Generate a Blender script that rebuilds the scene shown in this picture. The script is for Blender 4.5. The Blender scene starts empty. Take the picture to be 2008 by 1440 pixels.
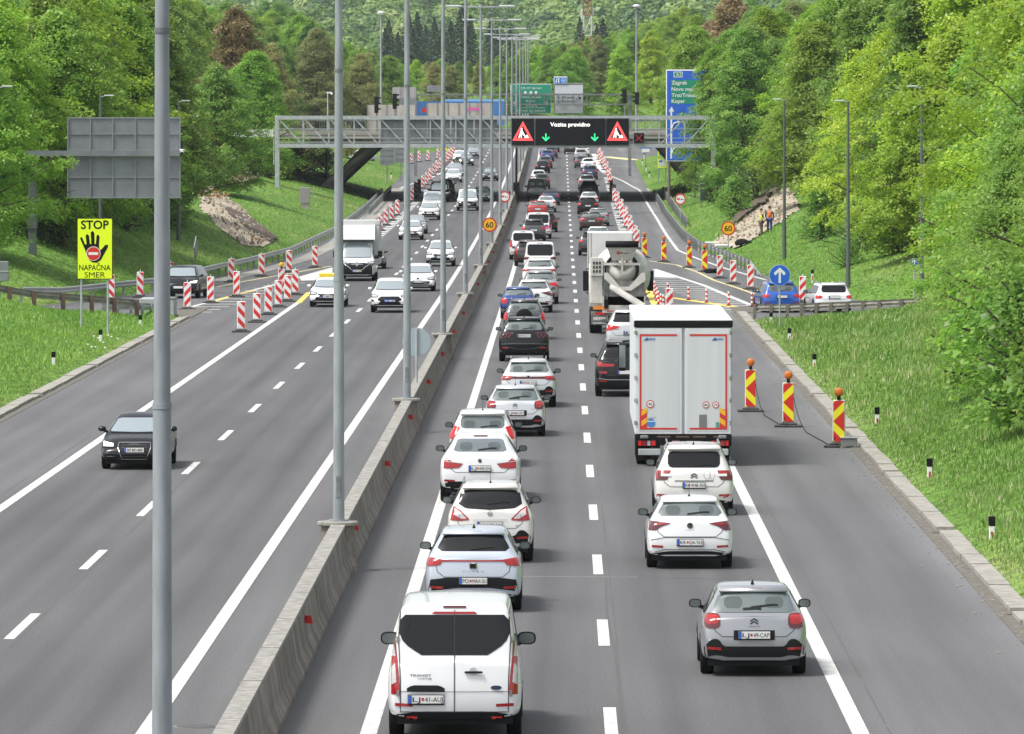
import bpy, bmesh, math, random
import numpy as np
from mathutils import Vector, Matrix
from mathutils.bvhtree import BVHTree
random.seed(7); rng = np.random.default_rng(7)
R = math.radians
SC = bpy.context.scene
COL = SC.collection
# ---------------------------------------------------------------- camera
F, X0, Y0, EYE = 12783.0, 1100.0, 237.0, 9.2      # focal length in photo pixels, vanishing point, eye height
cam = bpy.data.objects.new('camera', bpy.data.cameras.new('camera'))
COL.objects.link(cam); SC.camera = cam
cam.location = (0, 0, EYE); cam.rotation_euler = (R(90), 0, 0)
cam.data.sensor_width = 36; cam.data.lens = F/2008*36
cam.data.shift_x = (1004-X0)/2008; cam.data.shift_y = (Y0-720)/2008
cam.data.clip_start = 1; cam.data.clip_end = 12000
# ---------------------------------------------------------------- light
SUN_EL, SUN_AZ = 60, -118                             # sun high, from the left
w = bpy.data.worlds.new('World'); SC.world = w; w.use_nodes = True
nt = w.node_tree; nt.nodes.clear()
sky = nt.nodes.new('ShaderNodeTexSky'); sky.sky_type = 'NISHITA'; sky.sun_disc = False
sky.sun_elevation = R(SUN_EL); sky.sun_rotation = R(SUN_AZ)
sky.air_density = 1.0; sky.dust_density = 3.0
hs = nt.nodes.new('ShaderNodeHueSaturation'); hs.inputs['Saturation'].default_value = 0.28
bg = nt.nodes.new('ShaderNodeBackground'); bg.inputs['Strength'].default_value = 0.15
wo = nt.nodes.new('ShaderNodeOutputWorld')
nt.links.new(sky.outputs[0], hs.inputs['Color']); nt.links.new(hs.outputs[0], bg.inputs['Color']); nt.links.new(bg.outputs[0], wo.inputs[0])
sl = bpy.data.lights.new('sun', 'SUN'); sl.energy = 2.3; sl.angle = R(14); sl.color = (1, .96, .9)
so = bpy.data.objects.new('sun', sl); COL.objects.link(so)
so.rotation_euler = (R(90-SUN_EL), 0, R(-SUN_AZ-180))
so.location = (0, 0, 60)
SC.view_settings.view_transform = 'Standard'; SC.view_settings.look = 'None'
SC.view_settings.exposure = 0.6; SC.view_settings.gamma = 1.0
SC.cycles.max_bounces = 6; SC.cycles.diffuse_bounces = 3; SC.cycles.glossy_bounces = 3
SC.cycles.transmission_bounces = 3; SC.cycles.volume_bounces = 0; SC.cycles.transparent_max_bounces = 8
SC.cycles.use_denoising = True
# ---------------------------------------------------------------- where things are
KR = 3.2e-5; ZC0, ZC1 = 900.0, 1010.0
def rise(z):
    if z < 322: return 0.0
    if z < ZC0: return .5*KR*(z-322)**2
    g = KR*(ZC0-322); r0 = .5*KR*(ZC0-322)**2
    t = min(z, ZC1)-ZC0
    return r0 + g*t*(1-.5*t/(ZC1-ZC0))
def zof(y):                                           # photo row -> distance on the road
    lo, hi = 60.0, ZC0+60
    for _ in range(50):
        m = .5*(lo+hi)
        if Y0+F*(EYE-rise(m))/m > y: lo = m
        else: hi = m
    return .5*(lo+hi)
def G(x, y):                                          # photo pixel -> road point (X, Z)
    z = zof(y); return ((x-X0)*z/F, z)
def P(x, y, z):                                       # photo pixel at a known distance -> X, Z, height
    return Vector(((x-X0)*z/F, z, EYE-(y-Y0)*z/F))
# ---------------------------------------------------------------- materials
MATS = {}
def mat(name, col=(.5, .5, .5), rough=.6, metal=0.0, emit=None, es=1.0, coat=0.0, noise=0.0, nscale=6.0, spec=None, bump=0.0, col2=None, stretch=None):
    if name in MATS: return MATS[name]
    m = bpy.data.materials.new(name); m.use_nodes = True; MATS[name] = m
    n = m.node_tree.nodes; l = m.node_tree.links; b = n['Principled BSDF']
    b.inputs['Base Color'].default_value = (*col, 1); b.inputs['Roughness'].default_value = rough
    b.inputs['Metallic'].default_value = metal
    if coat: b.inputs['Coat Weight'].default_value = coat; b.inputs['Coat Roughness'].default_value = .04
    if spec is not None: b.inputs['Specular IOR Level'].default_value = spec
    if emit: b.inputs['Emission Color'].default_value = (*emit, 1); b.inputs['Emission Strength'].default_value = es
    if noise or bump:
        tc = n.new('ShaderNodeTexCoord'); mp = n.new('ShaderNodeMapping'); l.new(tc.outputs['Object'], mp.inputs[0])
        if stretch: mp.inputs['Scale'].default_value = stretch
        tx = n.new('ShaderNodeTexNoise'); tx.inputs['Scale'].default_value = nscale; tx.inputs['Detail'].default_value = 6
        l.new(mp.outputs[0], tx.inputs['Vector'])
        if noise:
            cr = n.new('ShaderNodeValToRGB'); cr.color_ramp.elements[0].position = .3; cr.color_ramp.elements[1].position = .7
            a = tuple(c*(1-noise) for c in col); c2 = col2 or tuple(min(1, c*(1+noise)) for c in col)
            cr.color_ramp.elements[0].color = (*a, 1); cr.color_ramp.elements[1].color = (*c2, 1)
            l.new(tx.outputs['Fac'], cr.inputs[0]); l.new(cr.outputs[0], b.inputs['Base Color'])
        if bump:
            bp = n.new('ShaderNodeBump'); bp.inputs['Strength'].default_value = bump; l.new(tx.outputs['Fac'], bp.inputs['Height']); l.new(bp.outputs[0], b.inputs['Normal'])
    return m
# ---------------------------------------------------------------- mesh building
class MB:
    def __init__(s): s.v = []; s.f = []; s.m = []; s.mats = []; s.mi = 0; s.sm = []; s.smooth = False
    def use(s, m, smooth=False):
        if m not in s.mats: s.mats.append(m)
        s.mi = s.mats.index(m); s.smooth = smooth; return s
    def add(s, vs, fs):
        o = len(s.v); s.v += [tuple(v) for v in vs]
        for f in fs: s.f.append(tuple(i+o for i in f)); s.m.append(s.mi); s.sm.append(s.smooth)
        return s
    def box(s, x0, x1, y0, y1, z0, z1, ch=0.0):
        if ch:
            c = ch
            def ring(z, i): return [(x0+c*i+c, y0+c*i, z), (x1-c*i-c, y0+c*i, z), (x1-c*i, y0+c*i+c, z), (x1-c*i, y1-c*i-c, z), (x1-c*i-c, y1-c*i, z), (x0+c*i+c, y1-c*i, z), (x0+c*i, y1-c*i-c, z), (x0+c*i, y0+c*i+c, z)]
            rs = [ring(z0, 1), ring(z0+c, 0), ring(z1-c, 0), ring(z1, 1)]
            vs = sum(rs, []); fs = [tuple(range(7, -1, -1)), tuple(range(24, 32))]
            for k in range(3):
                for i in range(8): j = (i+1) % 8; fs.append((k*8+i, k*8+j, k*8+8+j, k*8+8+i))
            return s.add(vs, fs)
        vs = [(x, y, z) for z in (z0, z1) for y in (y0, y1) for x in (x0, x1)]
        return s.add(vs, [(0, 2, 3, 1), (4, 5, 7, 6), (0, 1, 5, 4), (2, 6, 7, 3), (0, 4, 6, 2), (1, 3, 7, 5)])
    def tube(s, p, q, r0, r1=None, n=10, caps=True):
        p = Vector(p); q = Vector(q); r1 = r0 if r1 is None else r1
        d = (q-p).normalized(); a = d.orthogonal().normalized(); b = d.cross(a)
        vs = []
        for c, r in ((p, r0), (q, r1)):
            for i in range(n):
                t = 2*math.pi*i/n; vs.append(c+a*math.cos(t)*r+b*math.sin(t)*r)
        fs = [(i, (i+1) % n, n+(i+1) % n, n+i) for i in range(n)]
        s.add(vs, fs)
        if caps: sm = s.smooth; s.smooth = False; s.add(vs, [tuple(range(n-1, -1, -1)), tuple(range(n, 2*n))]); s.smooth = sm
        return s
    def bar(s, p, q, w, h=None):                       # rectangular bar, h upward
        p = Vector(p); q = Vector(q); h = h or w; d = (q-p).normalized()
        up = Vector((0, 0, 1)) if abs(d.z) < .95 else Vector((0, 1, 0))
        a = d.cross(up).normalized()*w/2; b = a.cross(d).normalized()*h/2
        vs = [c+i*a+j*b for c in (p, q) for i, j in ((-1, -1), (1, -1), (1, 1), (-1, 1))]
        return s.add(vs, [(0, 1, 2, 3)[::-1], (4, 5, 6, 7), (0, 1, 5, 4), (1, 2, 6, 5), (2, 3, 7, 6), (3, 0, 4, 7)])
    def lathe(s, prof, c=(0, 0, 0), ax='z', n=20):
        vs = []
        for r, h in prof:
            for i in range(n):
                t = 2*math.pi*i/n; a, b = r*math.cos(t), r*math.sin(t)
                v = (a, b, h) if ax == 'z' else ((h, a, b) if ax == 'x' else (a, h, b))
                vs.append((v[0]+c[0], v[1]+c[1], v[2]+c[2]))
        fs = []
        for k in range(len(prof)-1):
            for i in range(n): j = (i+1) % n; fs.append((k*n+i, k*n+j, k*n+n+j, k*n+n+i))
        fs += [tuple(range(n-1, -1, -1)), tuple(range((len(prof)-1)*n, len(prof)*n))]
        return s.add(vs, fs)
    def prism(s, pts, y0, y1):                         # pts (x,z) outline extruded along y
        n = len(pts); vs = [(x, y0, z) for x, z in pts]+[(x, y1, z) for x, z in pts]
        return s.add(vs, [tuple(range(n)), tuple(range(2*n-1, n-1, -1))]+[(i, n+i, n+(i+1) % n, (i+1) % n) for i in range(n)])
    def ball(s, c, rx, ry=None, rz=None, n=10):
        ry = ry or rx; rz = rz or rx; vs = []; fs = []; k = n//2
        for i in range(k+1):
            ph = math.pi*i/k
            for j in range(n):
                t = 2*math.pi*j/n; vs.append((c[0]+rx*math.sin(ph)*math.cos(t), c[1]+ry*math.sin(ph)*math.sin(t), c[2]+rz*math.cos(ph)))
        for i in range(k):
            for j in range(n): fs.append((i*n+j, (i+1)*n+j, (i+1)*n+(j+1) % n, i*n+(j+1) % n))
        return s.add(vs, fs)
    def build(s, name, parent=None, loc=None):
        me = bpy.data.meshes.new(name); me.from_pydata(s.v, [], s.f); me.update()
        for m in s.mats: me.materials.append(m)
        me.polygons.foreach_set('material_index', s.m); me.polygons.foreach_set('use_smooth', s.sm)
        bm = bmesh.new(); bm.from_mesh(me); bmesh.ops.recalc_face_normals(bm, faces=bm.faces); bm.to_mesh(me); bm.free()
        o = bpy.data.objects.new(name, me); COL.objects.link(o)
        if parent: o.parent = parent
        if loc: o.location = loc
        return o
def tag(o, label, cat=None, group=None, kind=None):
    if label: o['label'] = label
    if cat: o['category'] = cat
    if group: o['group'] = group
    if kind: o['kind'] = kind
    return o
def thing(name, label, cat, loc=(0, 0, 0), rz=0.0, group=None):
    o = bpy.data.objects.new(name, None); COL.objects.link(o); o.location = loc; o.rotation_euler = (0, 0, rz); o.empty_display_size = .3
    return tag(o, label, cat, group)
def kids(o): return [c for c in bpy.data.objects if c.parent == o]
def dup(o, tree, loc=None, rz=None, label=None, scale=None):
    """copy thing o; tree = [(part, [sub-parts])]"""
    c = o.copy(); COL.objects.link(c)
    if loc is not None: c.location = loc
    if rz is not None: c.rotation_euler = (0, 0, rz)
    if label: c['label'] = label
    if scale: c.scale = scale
    for p, subs in tree:
        q = p.copy(); COL.objects.link(q); q.parent = c
        for u in subs: v = u.copy(); COL.objects.link(v); v.parent = q
    return c
def treeof(o):
    bpy.context.view_layer.update()
    return [(p, list(p.children)) for p in o.children]
_T = {}
def textmesh(txt, font_bold=.0, sx=1.0):
    """outline of a word as 2-D verts and faces, cap height 1, left at 0"""
    k = (txt, font_bold)
    if k not in _T:
        cu = bpy.data.curves.new('lettering', 'FONT'); cu.body = txt; cu.size = 1; cu.offset = font_bold; cu.resolution_u = 3
        o = bpy.data.objects.new('lettering', cu); COL.objects.link(o)
        dg = bpy.context.evaluated_depsgraph_get(); me = bpy.data.meshes.new_from_object(o.evaluated_get(dg))
        v = [tuple(p.co) for p in me.vertices]; f = [tuple(p.vertices) for p in me.polygons]
        bpy.data.objects.remove(o); bpy.data.meshes.remove(me); bpy.data.curves.remove(cu)
        xs = [p[0] for p in v] or [0, 1]
        _T[k] = (v, f, min(xs), max(xs))
    return _T[k]
def text(mb, txt, cx, z, h, y, w=None, bold=.02, align='c', flip=False):
    """letters facing -y, cap height h, bottom at z; w squeezes to a width"""
    v, f, a, b = textmesh(txt, bold); s = h/.72; sx = s if w is None else w/(b-a)
    x0 = {'c': cx-sx*(b-a)/2, 'l': cx, 'r': cx-sx*(b-a)}[align]
    k = -1 if flip else 1
    mb.add([(cx+k*((x0+(p[0]-a)*sx)-cx), y, z+p[1]*s) for p in v], f)
# ---------------------------------------------------------------- ground: asphalt outline in X, Z
XL, XR = -17.35, 8.4
out_r = [(XR, 70), (XR, 300), G(1463, 609), (9.3, 301), (12, 297), (16, 293), (24, 287), (62, 272),
         (62, 292), (26, 303), (19, 313), (15.5, 328), (13.4, 350), (12.2, 376)]
out_r += [G(*p) for p in [(1471, 534), (1427, 516), (1369, 493), (1340, 470), (1309, 430), (1282, 390), (1264, 367.5), (1251, 343), (1245, 328), (1241, 318), (1246, 313)]]
out_r += [(15.5, 868), (34, 880), (36, 895), (14, 910), (12, 990)]
out_l = [(XL, 70), (XL, 300), G(373, 621), (-17.9, 306), (-21, 300), (-26, 296), (-62, 280),
         (-62, 310), (-29, 319), (-25.2, 326)]
out_l += [G(*p) for p in [(303, 574), (401, 550), (488, 530), (571, 508), (655, 466), (700, 432), (728, 408), (752, 383), (770.5, 366), (793, 345), (809, 328), (800, 321)]]
out_l += [(-24, 812), (-60, 826), (-60, 850), (-20, 856), (-14.5, 900), (-13, 990)]
POLY = np.array(out_r + out_l[::-1])
def sdist(px, pz):
    """+ outside the asphalt, - inside"""
    d = np.full(px.shape, 1e9); ins = np.zeros(px.shape, bool); n = len(POLY)
    for i in range(n):
        a = POLY[i]; b = POLY[(i+1) % n]; ab = b-a
        t = np.clip(((px-a[0])*ab[0]+(pz-a[1])*ab[1])/(ab@ab), 0, 1)
        d = np.minimum(d, np.hypot(px-a[0]-t*ab[0], pz-a[1]-t*ab[1]))
        c = ((a[1] > pz) != (b[1] > pz)) & (px < (b[0]-a[0])*(pz-a[1])/(b[1]-a[1]+1e-12)+a[0])
        ins ^= c
    return np.where(ins, -d, d)
vrise = np.vectorize(rise)
def smooth(a, b, t): t = np.clip((t-a)/(b-a), 0, 1); return t*t*(3-2*t)
def terr(px, pz):
    px = np.asarray(px, float); pz = np.asarray(pz, float); d = sdist(px, pz)
    near_r = (px > 7) & (pz < 303)
    near_l = (px < -16) & (pz < 322)
    k = np.full(px.shape, .30)
    k = np.where(near_r, np.interp(pz, [0, 180, 250, 290, 300], [.44, .36, .26, .15, .12]), k)
    k = np.where(near_l & (pz < 309), np.interp(pz, [0, 180, 250, 290, 305], [.42, .40, .30, .17, .15]), k)
    far = (pz > 300)
    k = np.where(far & (px < 0), np.interp(pz, [300, 360, 430, 520, 700, 900], [.42, .46, .48, .36, .26, .2]), k)
    k = np.where(far & (px > 0), np.interp(pz, [300, 350, 400, 520, 700, 900], [.22, .30, .40, .36, .28, .2]), k)
    cap = np.where(pz > 300, 7.0, 9.0)
    dd = np.maximum(d-.25, 0)
    h = cap*(1-np.exp(-k*dd/cap))
    h = h + np.where(d > 4, .12*np.sin(px*.9+pz*.13)+.15*np.sin(pz*.31+px*.2), 0)*smooth(4, 8, d)
    h = np.where(d < .25, np.maximum((d-.25)*.6, -.35), h)
    back = smooth(980, 1400, pz)*7+smooth(1500, 2500, pz)*24+np.maximum(pz-2400, 0)*.035
    return vrise(pz)+h+back
def ground(x, z): return float(terr(np.array([x]), np.array([z]))[0])
def hit(x, y, z0=100, z1=1000):
    """photo pixel -> first point of the ground it sees"""
    zs = np.arange(z0, z1, 1.0); xs = (x-X0)*zs/F; ray = EYE-(y-Y0)*zs/F
    g = np.maximum(terr(xs, zs), vrise(zs)); b = np.argmax(g >= ray)
    return Vector((xs[b], zs[b], g[b]))
def gridmesh(name, xs, zs, hf, m, keep=None):
    gx, gz = np.meshgrid(xs, zs); h = hf(gx.ravel(), gz.ravel())
    co = np.stack([gx.ravel(), gz.ravel(), h], 1).astype(np.float32)
    nx, nz = len(xs), len(zs); i = np.arange((nz-1)*(nx-1)); r = i//(nx-1); c = i % (nx-1); a = r*nx+c
    q = np.stack([a, a+1, a+nx+1, a+nx], 1).astype(np.int32)
    if keep is not None: q = q[keep(gx.ravel(), gz.ravel())[q].any(1)]
    me = bpy.data.meshes.new(name); me.vertices.add(len(co)); me.vertices.foreach_set('co', co.ravel())
    me.loops.add(q.size); me.loops.foreach_set('vertex_index', q.ravel())
    me.polygons.add(len(q)); me.polygons.foreach_set('loop_start', np.arange(0, q.size, 4, dtype=np.int32)); me.polygons.foreach_set('loop_total', np.full(len(q), 4, np.int32))
    me.update(); me.validate(); me.materials.append(m); me.polygons.foreach_set('use_smooth', np.ones(len(me.polygons), bool))
    o = bpy.data.objects.new(name, me); COL.objects.link(o); return o
# grass and earth of the banks
def grass_mat():
    m = bpy.data.materials.new('grass_ground'); m.use_nodes = True; n = m.node_tree.nodes; l = m.node_tree.links; b = n['Principled BSDF']
    b.inputs['Roughness'].default_value = .9; b.inputs['Specular IOR Level'].default_value = .15
    tc = n.new('ShaderNodeTexCoord')
    def nz(sc, det, st=None):
        t = n.new('ShaderNodeTexNoise'); t.inputs['Scale'].default_value = sc; t.inputs['Detail'].default_value = det
        mp = n.new('ShaderNodeMapping'); l.new(tc.outputs['Object'], mp.inputs[0]); l.new(mp.outputs[0], t.inputs['Vector'])
        if st: mp.inputs['Scale'].default_value = st
        return t
    def ramp(src, stops):
        r = n.new('ShaderNodeValToRGB'); e = r.color_ramp.elements
        e[0].position, e[0].color = stops[0][0], (*stops[0][1], 1); e[1].position, e[1].color = stops[-1][0], (*stops[-1][1], 1)
        for p, c in stops[1:-1]: x = e.new(p); x.color = (*c, 1)
        l.new(src, r.inputs[0]); return r
    big = nz(.12, 3, (1, .35, 1)); fine = nz(3.5, 8, (1, .45, 1))
    c1 = ramp(big.outputs['Fac'], [(.3, (.09, .185, .032)), (.5, (.125, .235, .042)), (.7, (.19, .255, .075))])
    c2 = ramp(fine.outputs['Fac'], [(.35, (.45, .45, .4)), (.65, (1.25, 1.25, 1.15))])
    mx = n.new('ShaderNodeMixRGB'); mx.blend_type = 'MULTIPLY'; mx.inputs[0].default_value = 1
    l.new(c1.outputs[0], mx.inputs[1]); l.new(c2.outputs[0], mx.inputs[2])
    l.new(mx.outputs[0], b.inputs['Base Color'])
    bp = n.new('ShaderNodeBump'); bp.inputs['Strength'].default_value = .7; bp.inputs['Distance'].default_value = .15; l.new(fine.outputs['Fac'], bp.inputs['Height']); l.new(bp.outputs[0], b.inputs['Normal'])
    return m
GRASSM = grass_mat()
xs = np.unique(np.concatenate([np.arange(-64, -16, .6), np.arange(-22, -16, .25), np.arange(-16, 8, 4.0), np.arange(8, 15, .25), np.arange(15, 64, .6)]))
zs = np.concatenate([np.arange(80, 280, 3), np.arange(280, 420, 1.0), np.arange(420, 1000, 2.5)])
o = gridmesh('ground_banks', xs, zs, terr, GRASSM, keep=lambda x, z: sdist(x, z) > -2.5); tag(o, None, kind='structure')
o = gridmesh('ground_far', np.arange(-400, 401, 20.0), np.concatenate([np.arange(996, 1400, 20), np.arange(1400, 4200, 60)]), lambda x, z: terr(np.clip(x, -60, 60)*1.0, z)-.2+.02*np.abs(x), GRASSM); tag(o, None, kind='structure')
def grx(x, z):
    return terr(np.clip(x, -64, 63.5), z)
for nm, a, b_ in (('ground_left', -400, -63.4), ('ground_right', 62.8, 400)):
    o = gridmesh(nm, np.linspace(a, b_, 30), np.arange(80, 1000, 12.0), lambda x, z: terr(np.where(x < 0, -63.8, 63.4), z)-.02, GRASSM); tag(o, None, kind='structure')
# asphalt
def asphalt_mat():
    m = bpy.data.materials.new('asphalt'); m.use_nodes = True; n = m.node_tree.nodes; l = m.node_tree.links; b = n['Principled BSDF']
    b.inputs['Roughness'].default_value = .78; b.inputs['Specular IOR Level'].default_value = .35
    tc = n.new('ShaderNodeTexCoord'); sp = n.new('ShaderNodeSeparateXYZ'); l.new(tc.outputs['Object'], sp.inputs[0])
    def nz(sc, det, st):
        t = n.new('ShaderNodeTexNoise'); t.inputs['Scale'].default_value = sc; t.inputs['Detail'].default_value = det
        mp = n.new('ShaderNodeMapping'); mp.inputs['Scale'].default_value = st; l.new(tc.outputs['Object'], mp.inputs[0]); l.new(mp.outputs[0], t.inputs['Vector']); return t
    def math_(op, a, b2=None, c=None):
        t = n.new('ShaderNodeMath'); t.operation = op
        for i, v in enumerate((a, b2, c)):
            if v is None: continue
            if isinstance(v, (int, float)): t.inputs[i].default_value = v
            else: l.new(v, t.inputs[i])
        return t.outputs[0]
    grain = nz(22, 3, (1, .5, 1)); blot = nz(.45, 5, (1, .12, 1)); streak = nz(1.6, 4, (1, .012, 1)); big = nz(.05, 2, (1, .6, 1))
    # wheel tracks across the lanes, rubbed darker and smoother
    lanes = [(-8.05, .9), (-11.6, .9), (-1.07, .9), (2.62, .9)]
    acc = None
    for c, hw in lanes:
        for s in (-1, 1):
            d = math_('ABSOLUTE', math_('SUBTRACT', sp.outputs['X'], c+s*hw*.85)); g = math_('MAXIMUM', math_('SUBTRACT', 1, math_('DIVIDE', d, .55)), 0)
            acc = g if acc is None else math_('ADD', acc, g)
    for c, hw in lanes:
        d = math_('ABSOLUTE', math_('SUBTRACT', sp.outputs['X'], c)); g = math_('MULTIPLY', math_('MAXIMUM', math_('SUBTRACT', 1, math_('DIVIDE', d, .4)), 0), .55); acc = math_('ADD', acc, g)
    base = math_('ADD', .103, math_('MULTIPLY', acc, -.022))
    # hard shoulders, older and lighter
    sh = math_('GREATER_THAN', sp.outputs['X'], 4.65); sl_ = math_('LESS_THAN', sp.outputs['X'], -13.5)
    med = math_('MULTIPLY', math_('GREATER_THAN', sp.outputs['X'], -6.1), math_('LESS_THAN', sp.outputs['X'], -3.0))
    base = math_('ADD', base, math_('MULTIPLY', math_('ADD', sh, sl_), .012)); base = math_('ADD', base, math_('MULTIPLY', med, .012))
    v = math_('MULTIPLY', base, math_('ADD', .46, math_('MULTIPLY', grain.outputs['Fac'], 1.08)))
    v = math_('MULTIPLY', v, math_('ADD', .72, math_('MULTIPLY', blot.outputs['Fac'], .56)))
    v = math_('MULTIPLY', v, math_('ADD', .66, math_('MULTIPLY', streak.outputs['Fac'], .68)))
    v = math_('MULTIPLY', v, math_('ADD', .88, math_('MULTIPLY', big.outputs['Fac'], .24)))
    # dust gathered along the kerbs
    ed = math_('MAXIMUM', math_('SUBTRACT', 1, math_('DIVIDE', math_('ABSOLUTE', math_('SUBTRACT', sp.outputs['X'], 8.2)), 1.0)), 0)
    ed = math_('MULTIPLY', ed, math_('MULTIPLY', blot.outputs['Fac'], .09)); v = math_('ADD', v, ed)
    cb = n.new('ShaderNodeCombineColor'); l.new(v, cb.inputs[0]); l.new(v, cb.inputs[1]); l.new(math_('MULTIPLY', v, 1.03), cb.inputs[2]); l.new(cb.outputs[0], b.inputs['Base Color'])
    bp = n.new('ShaderNodeBump'); bp.inputs['Strength'].default_value = .25; bp.inputs['Distance'].default_value = .02; l.new(grain.outputs['Fac'], bp.inputs['Height']); l.new(bp.outputs[0], b.inputs['Normal'])
    return m
ASPH = asphalt_mat()
o = gridmesh('road', np.array([-64, -40, -26, -17.6, -10, 0, 8.6, 14, 24, 40, 64.0]), np.concatenate([np.arange(70, 320, 10), np.arange(320, 1012, 4.0)]), lambda x, z: vrise(z), ASPH); tag(o, None, kind='structure')
# ---------------------------------------------------------------- markings as thin sheets on the road
PAINT = mat('road_paint', (.56, .56, .545), .7, noise=.22, nscale=7, stretch=(1, .3, 1)); PAINTY = mat('road_paint_yellow', (.72, .52, .10), .6, noise=.15, nscale=5); PAINTF = mat('road_paint_pale_yellow', (.62, .55, .27), .6, noise=.15, nscale=5)
def strip(mb, x, z0, z1, wd, lift=.004):
    n = max(1, int((z1-z0)/8)) if z1 > 318 else 1; vs = []; fs = []
    for i in range(n+1):
        z = z0+(z1-z0)*i/n; h = rise(z)+lift; vs += [(x-wd/2, z, h), (x+wd/2, z, h)]
        if i: k = 2*i; fs.append((k-2, k-1, k+1, k))
    mb.add(vs, fs)
def pline(mb, pts, wd, lift=.005):
    """painted line through road points"""
    q = []
    for a, b in zip(pts[:-1], pts[1:]):
        n = max(1, int(abs(b[1]-a[1])/10))
        q += [(a[0]+(b[0]-a[0])*i/n, a[1]+(b[1]-a[1])*i/n) for i in range(n)]
    q.append(pts[-1]); vs = []; fs = []
    for i, p in enumerate(q):
        a = q[max(i-1, 0)]; b = q[min(i+1, len(q)-1)]; dx, dz = b[0]-a[0], b[1]-a[1]; L = math.hypot(dx, dz) or 1
        nx, nz = dz/L*wd/2, -dx/L*wd/2; h = rise(p[1])+lift
        vs += [(p[0]-nx, p[1]-nz, h), (p[0]+nx, p[1]+nz, h)]
        if i: k = 2*i; fs.append((k-2, k-1, k+1, k))
    mb.add(vs, fs)
def area(mb, px, lift=.005):
    vs = [(x, z, rise(z)+lift) for x, z in (G(*p) for p in px)]; mb.add(vs, [tuple(range(len(vs)))])
m = MB().use(PAINT)
strip(m, 4.5, 72, 320, .26); strip(m, -2.89, 72, 640, .25); strip(m, -2.89, 655, 905, .25)
strip(m, -6.26, 72, 905, .25); strip(m, -13.3, 72, 331, .26); pline(m, [(-13.4, 348), G(700, 500), G(738, 474)], .2)
for k in range(-1, 47): z = 102.2-6+18*k; strip(m, .76, z, z+6, .2)
zz = [zof(y) for y in (1228, 1098, 998, 920)]; zb = zz[0]-3
for k in range(-2, 46): z = zb+18*k; strip(m, -9.8, z, z+6, .19)
x_, z_ = G(1183, 346), G(1217, 456)                       # wide block markings beside the merging lanes
n = 36
for i in range(n): a = i/n; z = z_[1]+(x_[1]-z_[1])*a; strip(m, 4.85+.35*a, z, z+(x_[1]-z_[1])/n*.52, .62)
z0b, z1b = zof(474), zof(372); n = 34
for i in range(n): a = i/n; z = z0b+(z1b-z0b)*a; strip(m, -13.75-.1*a, z, z+(z1b-z0b)/n*.52, .7)
area(m, [(1283, 528), (1327, 545), (1283, 544)]); pline(m, [G(1283, 528), G(1380, 560), G(1471, 598)], .32)
for i in range(16):                                        # hatched island on the right
    y = 546+i*4.1; xa = 1283 if y < 560 else 1283+(y-560)*2.85; xb = 1330+(y-546)*2.75
    if y > 600: xa = 1283+(y-560)*2.85-10; xb = 1478
    a = G(xa, y); b = G(xb, y); pline(m, [a, b], .62)
pline(m, [G(*p) for p in [(1259, 381), (1272, 404), (1288.5, 430), (1307, 461), (1329, 491), (1369, 508), (1423, 527), (1501, 549)]], .22)
pline(m, [G(*p) for p in [(1259, 381), (1254, 373), (1237.5, 364.6), (1223, 356), (1200, 346)]], .25)
pline(m, [G(*p) for p in [(1164, 302), (1168, 312), (1172, 322), (1178, 333), (1189, 340.5)]], .6)
pline(m, [G(1198, 326), G(1238, 326.5)], 1.6)
area(m, [(585, 544), (652, 526), (652, 548), (592, 551)]); pline(m, [G(374, 602.5), G(460, 579), G(544, 557), G(590, 543), G(652, 525.5)], .25)
for i in range(13):                                        # hatched island on the left
    y = 550+i*5.2; xa = 374+(602.5-y)*3.25+4; xb = 615-(y-550)*3.2
    if y > 602: xa = 374-(y-602.5)*2.2
    pline(m, [G(xa, y), G(xb, y)], .6)
pline(m, [G(*p) for p in [(571, 512), (646, 476), (708, 430), (743, 403), (754, 391), (772, 376), (793, 366), (822, 356)]], .24); pline(m, [G(544, 520), G(500, 530)], .2)
area(m, [(886, 316), (893, 300), (903, 294), (903, 300), (893, 312), (890, 322)]) if False else None
pline(m, [G(838, 352), G(868, 338), G(888, 318), G(893, 304)], .3)
pline(m, [G(1480, 575), G(1505, 583), G(1540, 571)], .2) if False else None
strip(m, 6.3, 306, 307, 1.2)
o = m.build('road_markings'); tag(o, None, kind='structure')
m = MB().use(PAINTY)
pline(m, [G(1268.6, 556), G(1276, 580), G(1289, 606)], .38, .007); pline(m, [G(*p) for p in [(1283, 580), (1350, 589), (1420, 599), (1472, 608)]], .55, .008)
pline(m, [G(585, 594.5), G(606, 574)], .3, .008); pline(m, [G(422, 591), G(470, 576), G(500, 570)], .28, .008)
o = m.build('road_markings_yellow'); tag(o, None, kind='structure')
m = MB().use(PAINTF)
pline(m, [G(*p) for p in [(1272, 512), (1300, 516), (1327, 520), (1368, 534), (1400, 550), (1446, 565), (1480, 577)]], .2, .007)
pline(m, [G(*p) for p in [(426, 563), (480, 552), (544, 541), (600, 531), (650, 522)]], .2, .007)
pline(m, [G(*p) for p in [(1172, 304), (1175, 313), (1179, 323)]], .3, .007); pline(m, [G(1184, 307.5), G(1246, 314)], 2.2, .007)
pline(m, [G(890, 316), G(900, 300)], .5, .007)
o = m.build('road_markings_pale_yellow'); tag(o, None, kind='structure')
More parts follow.
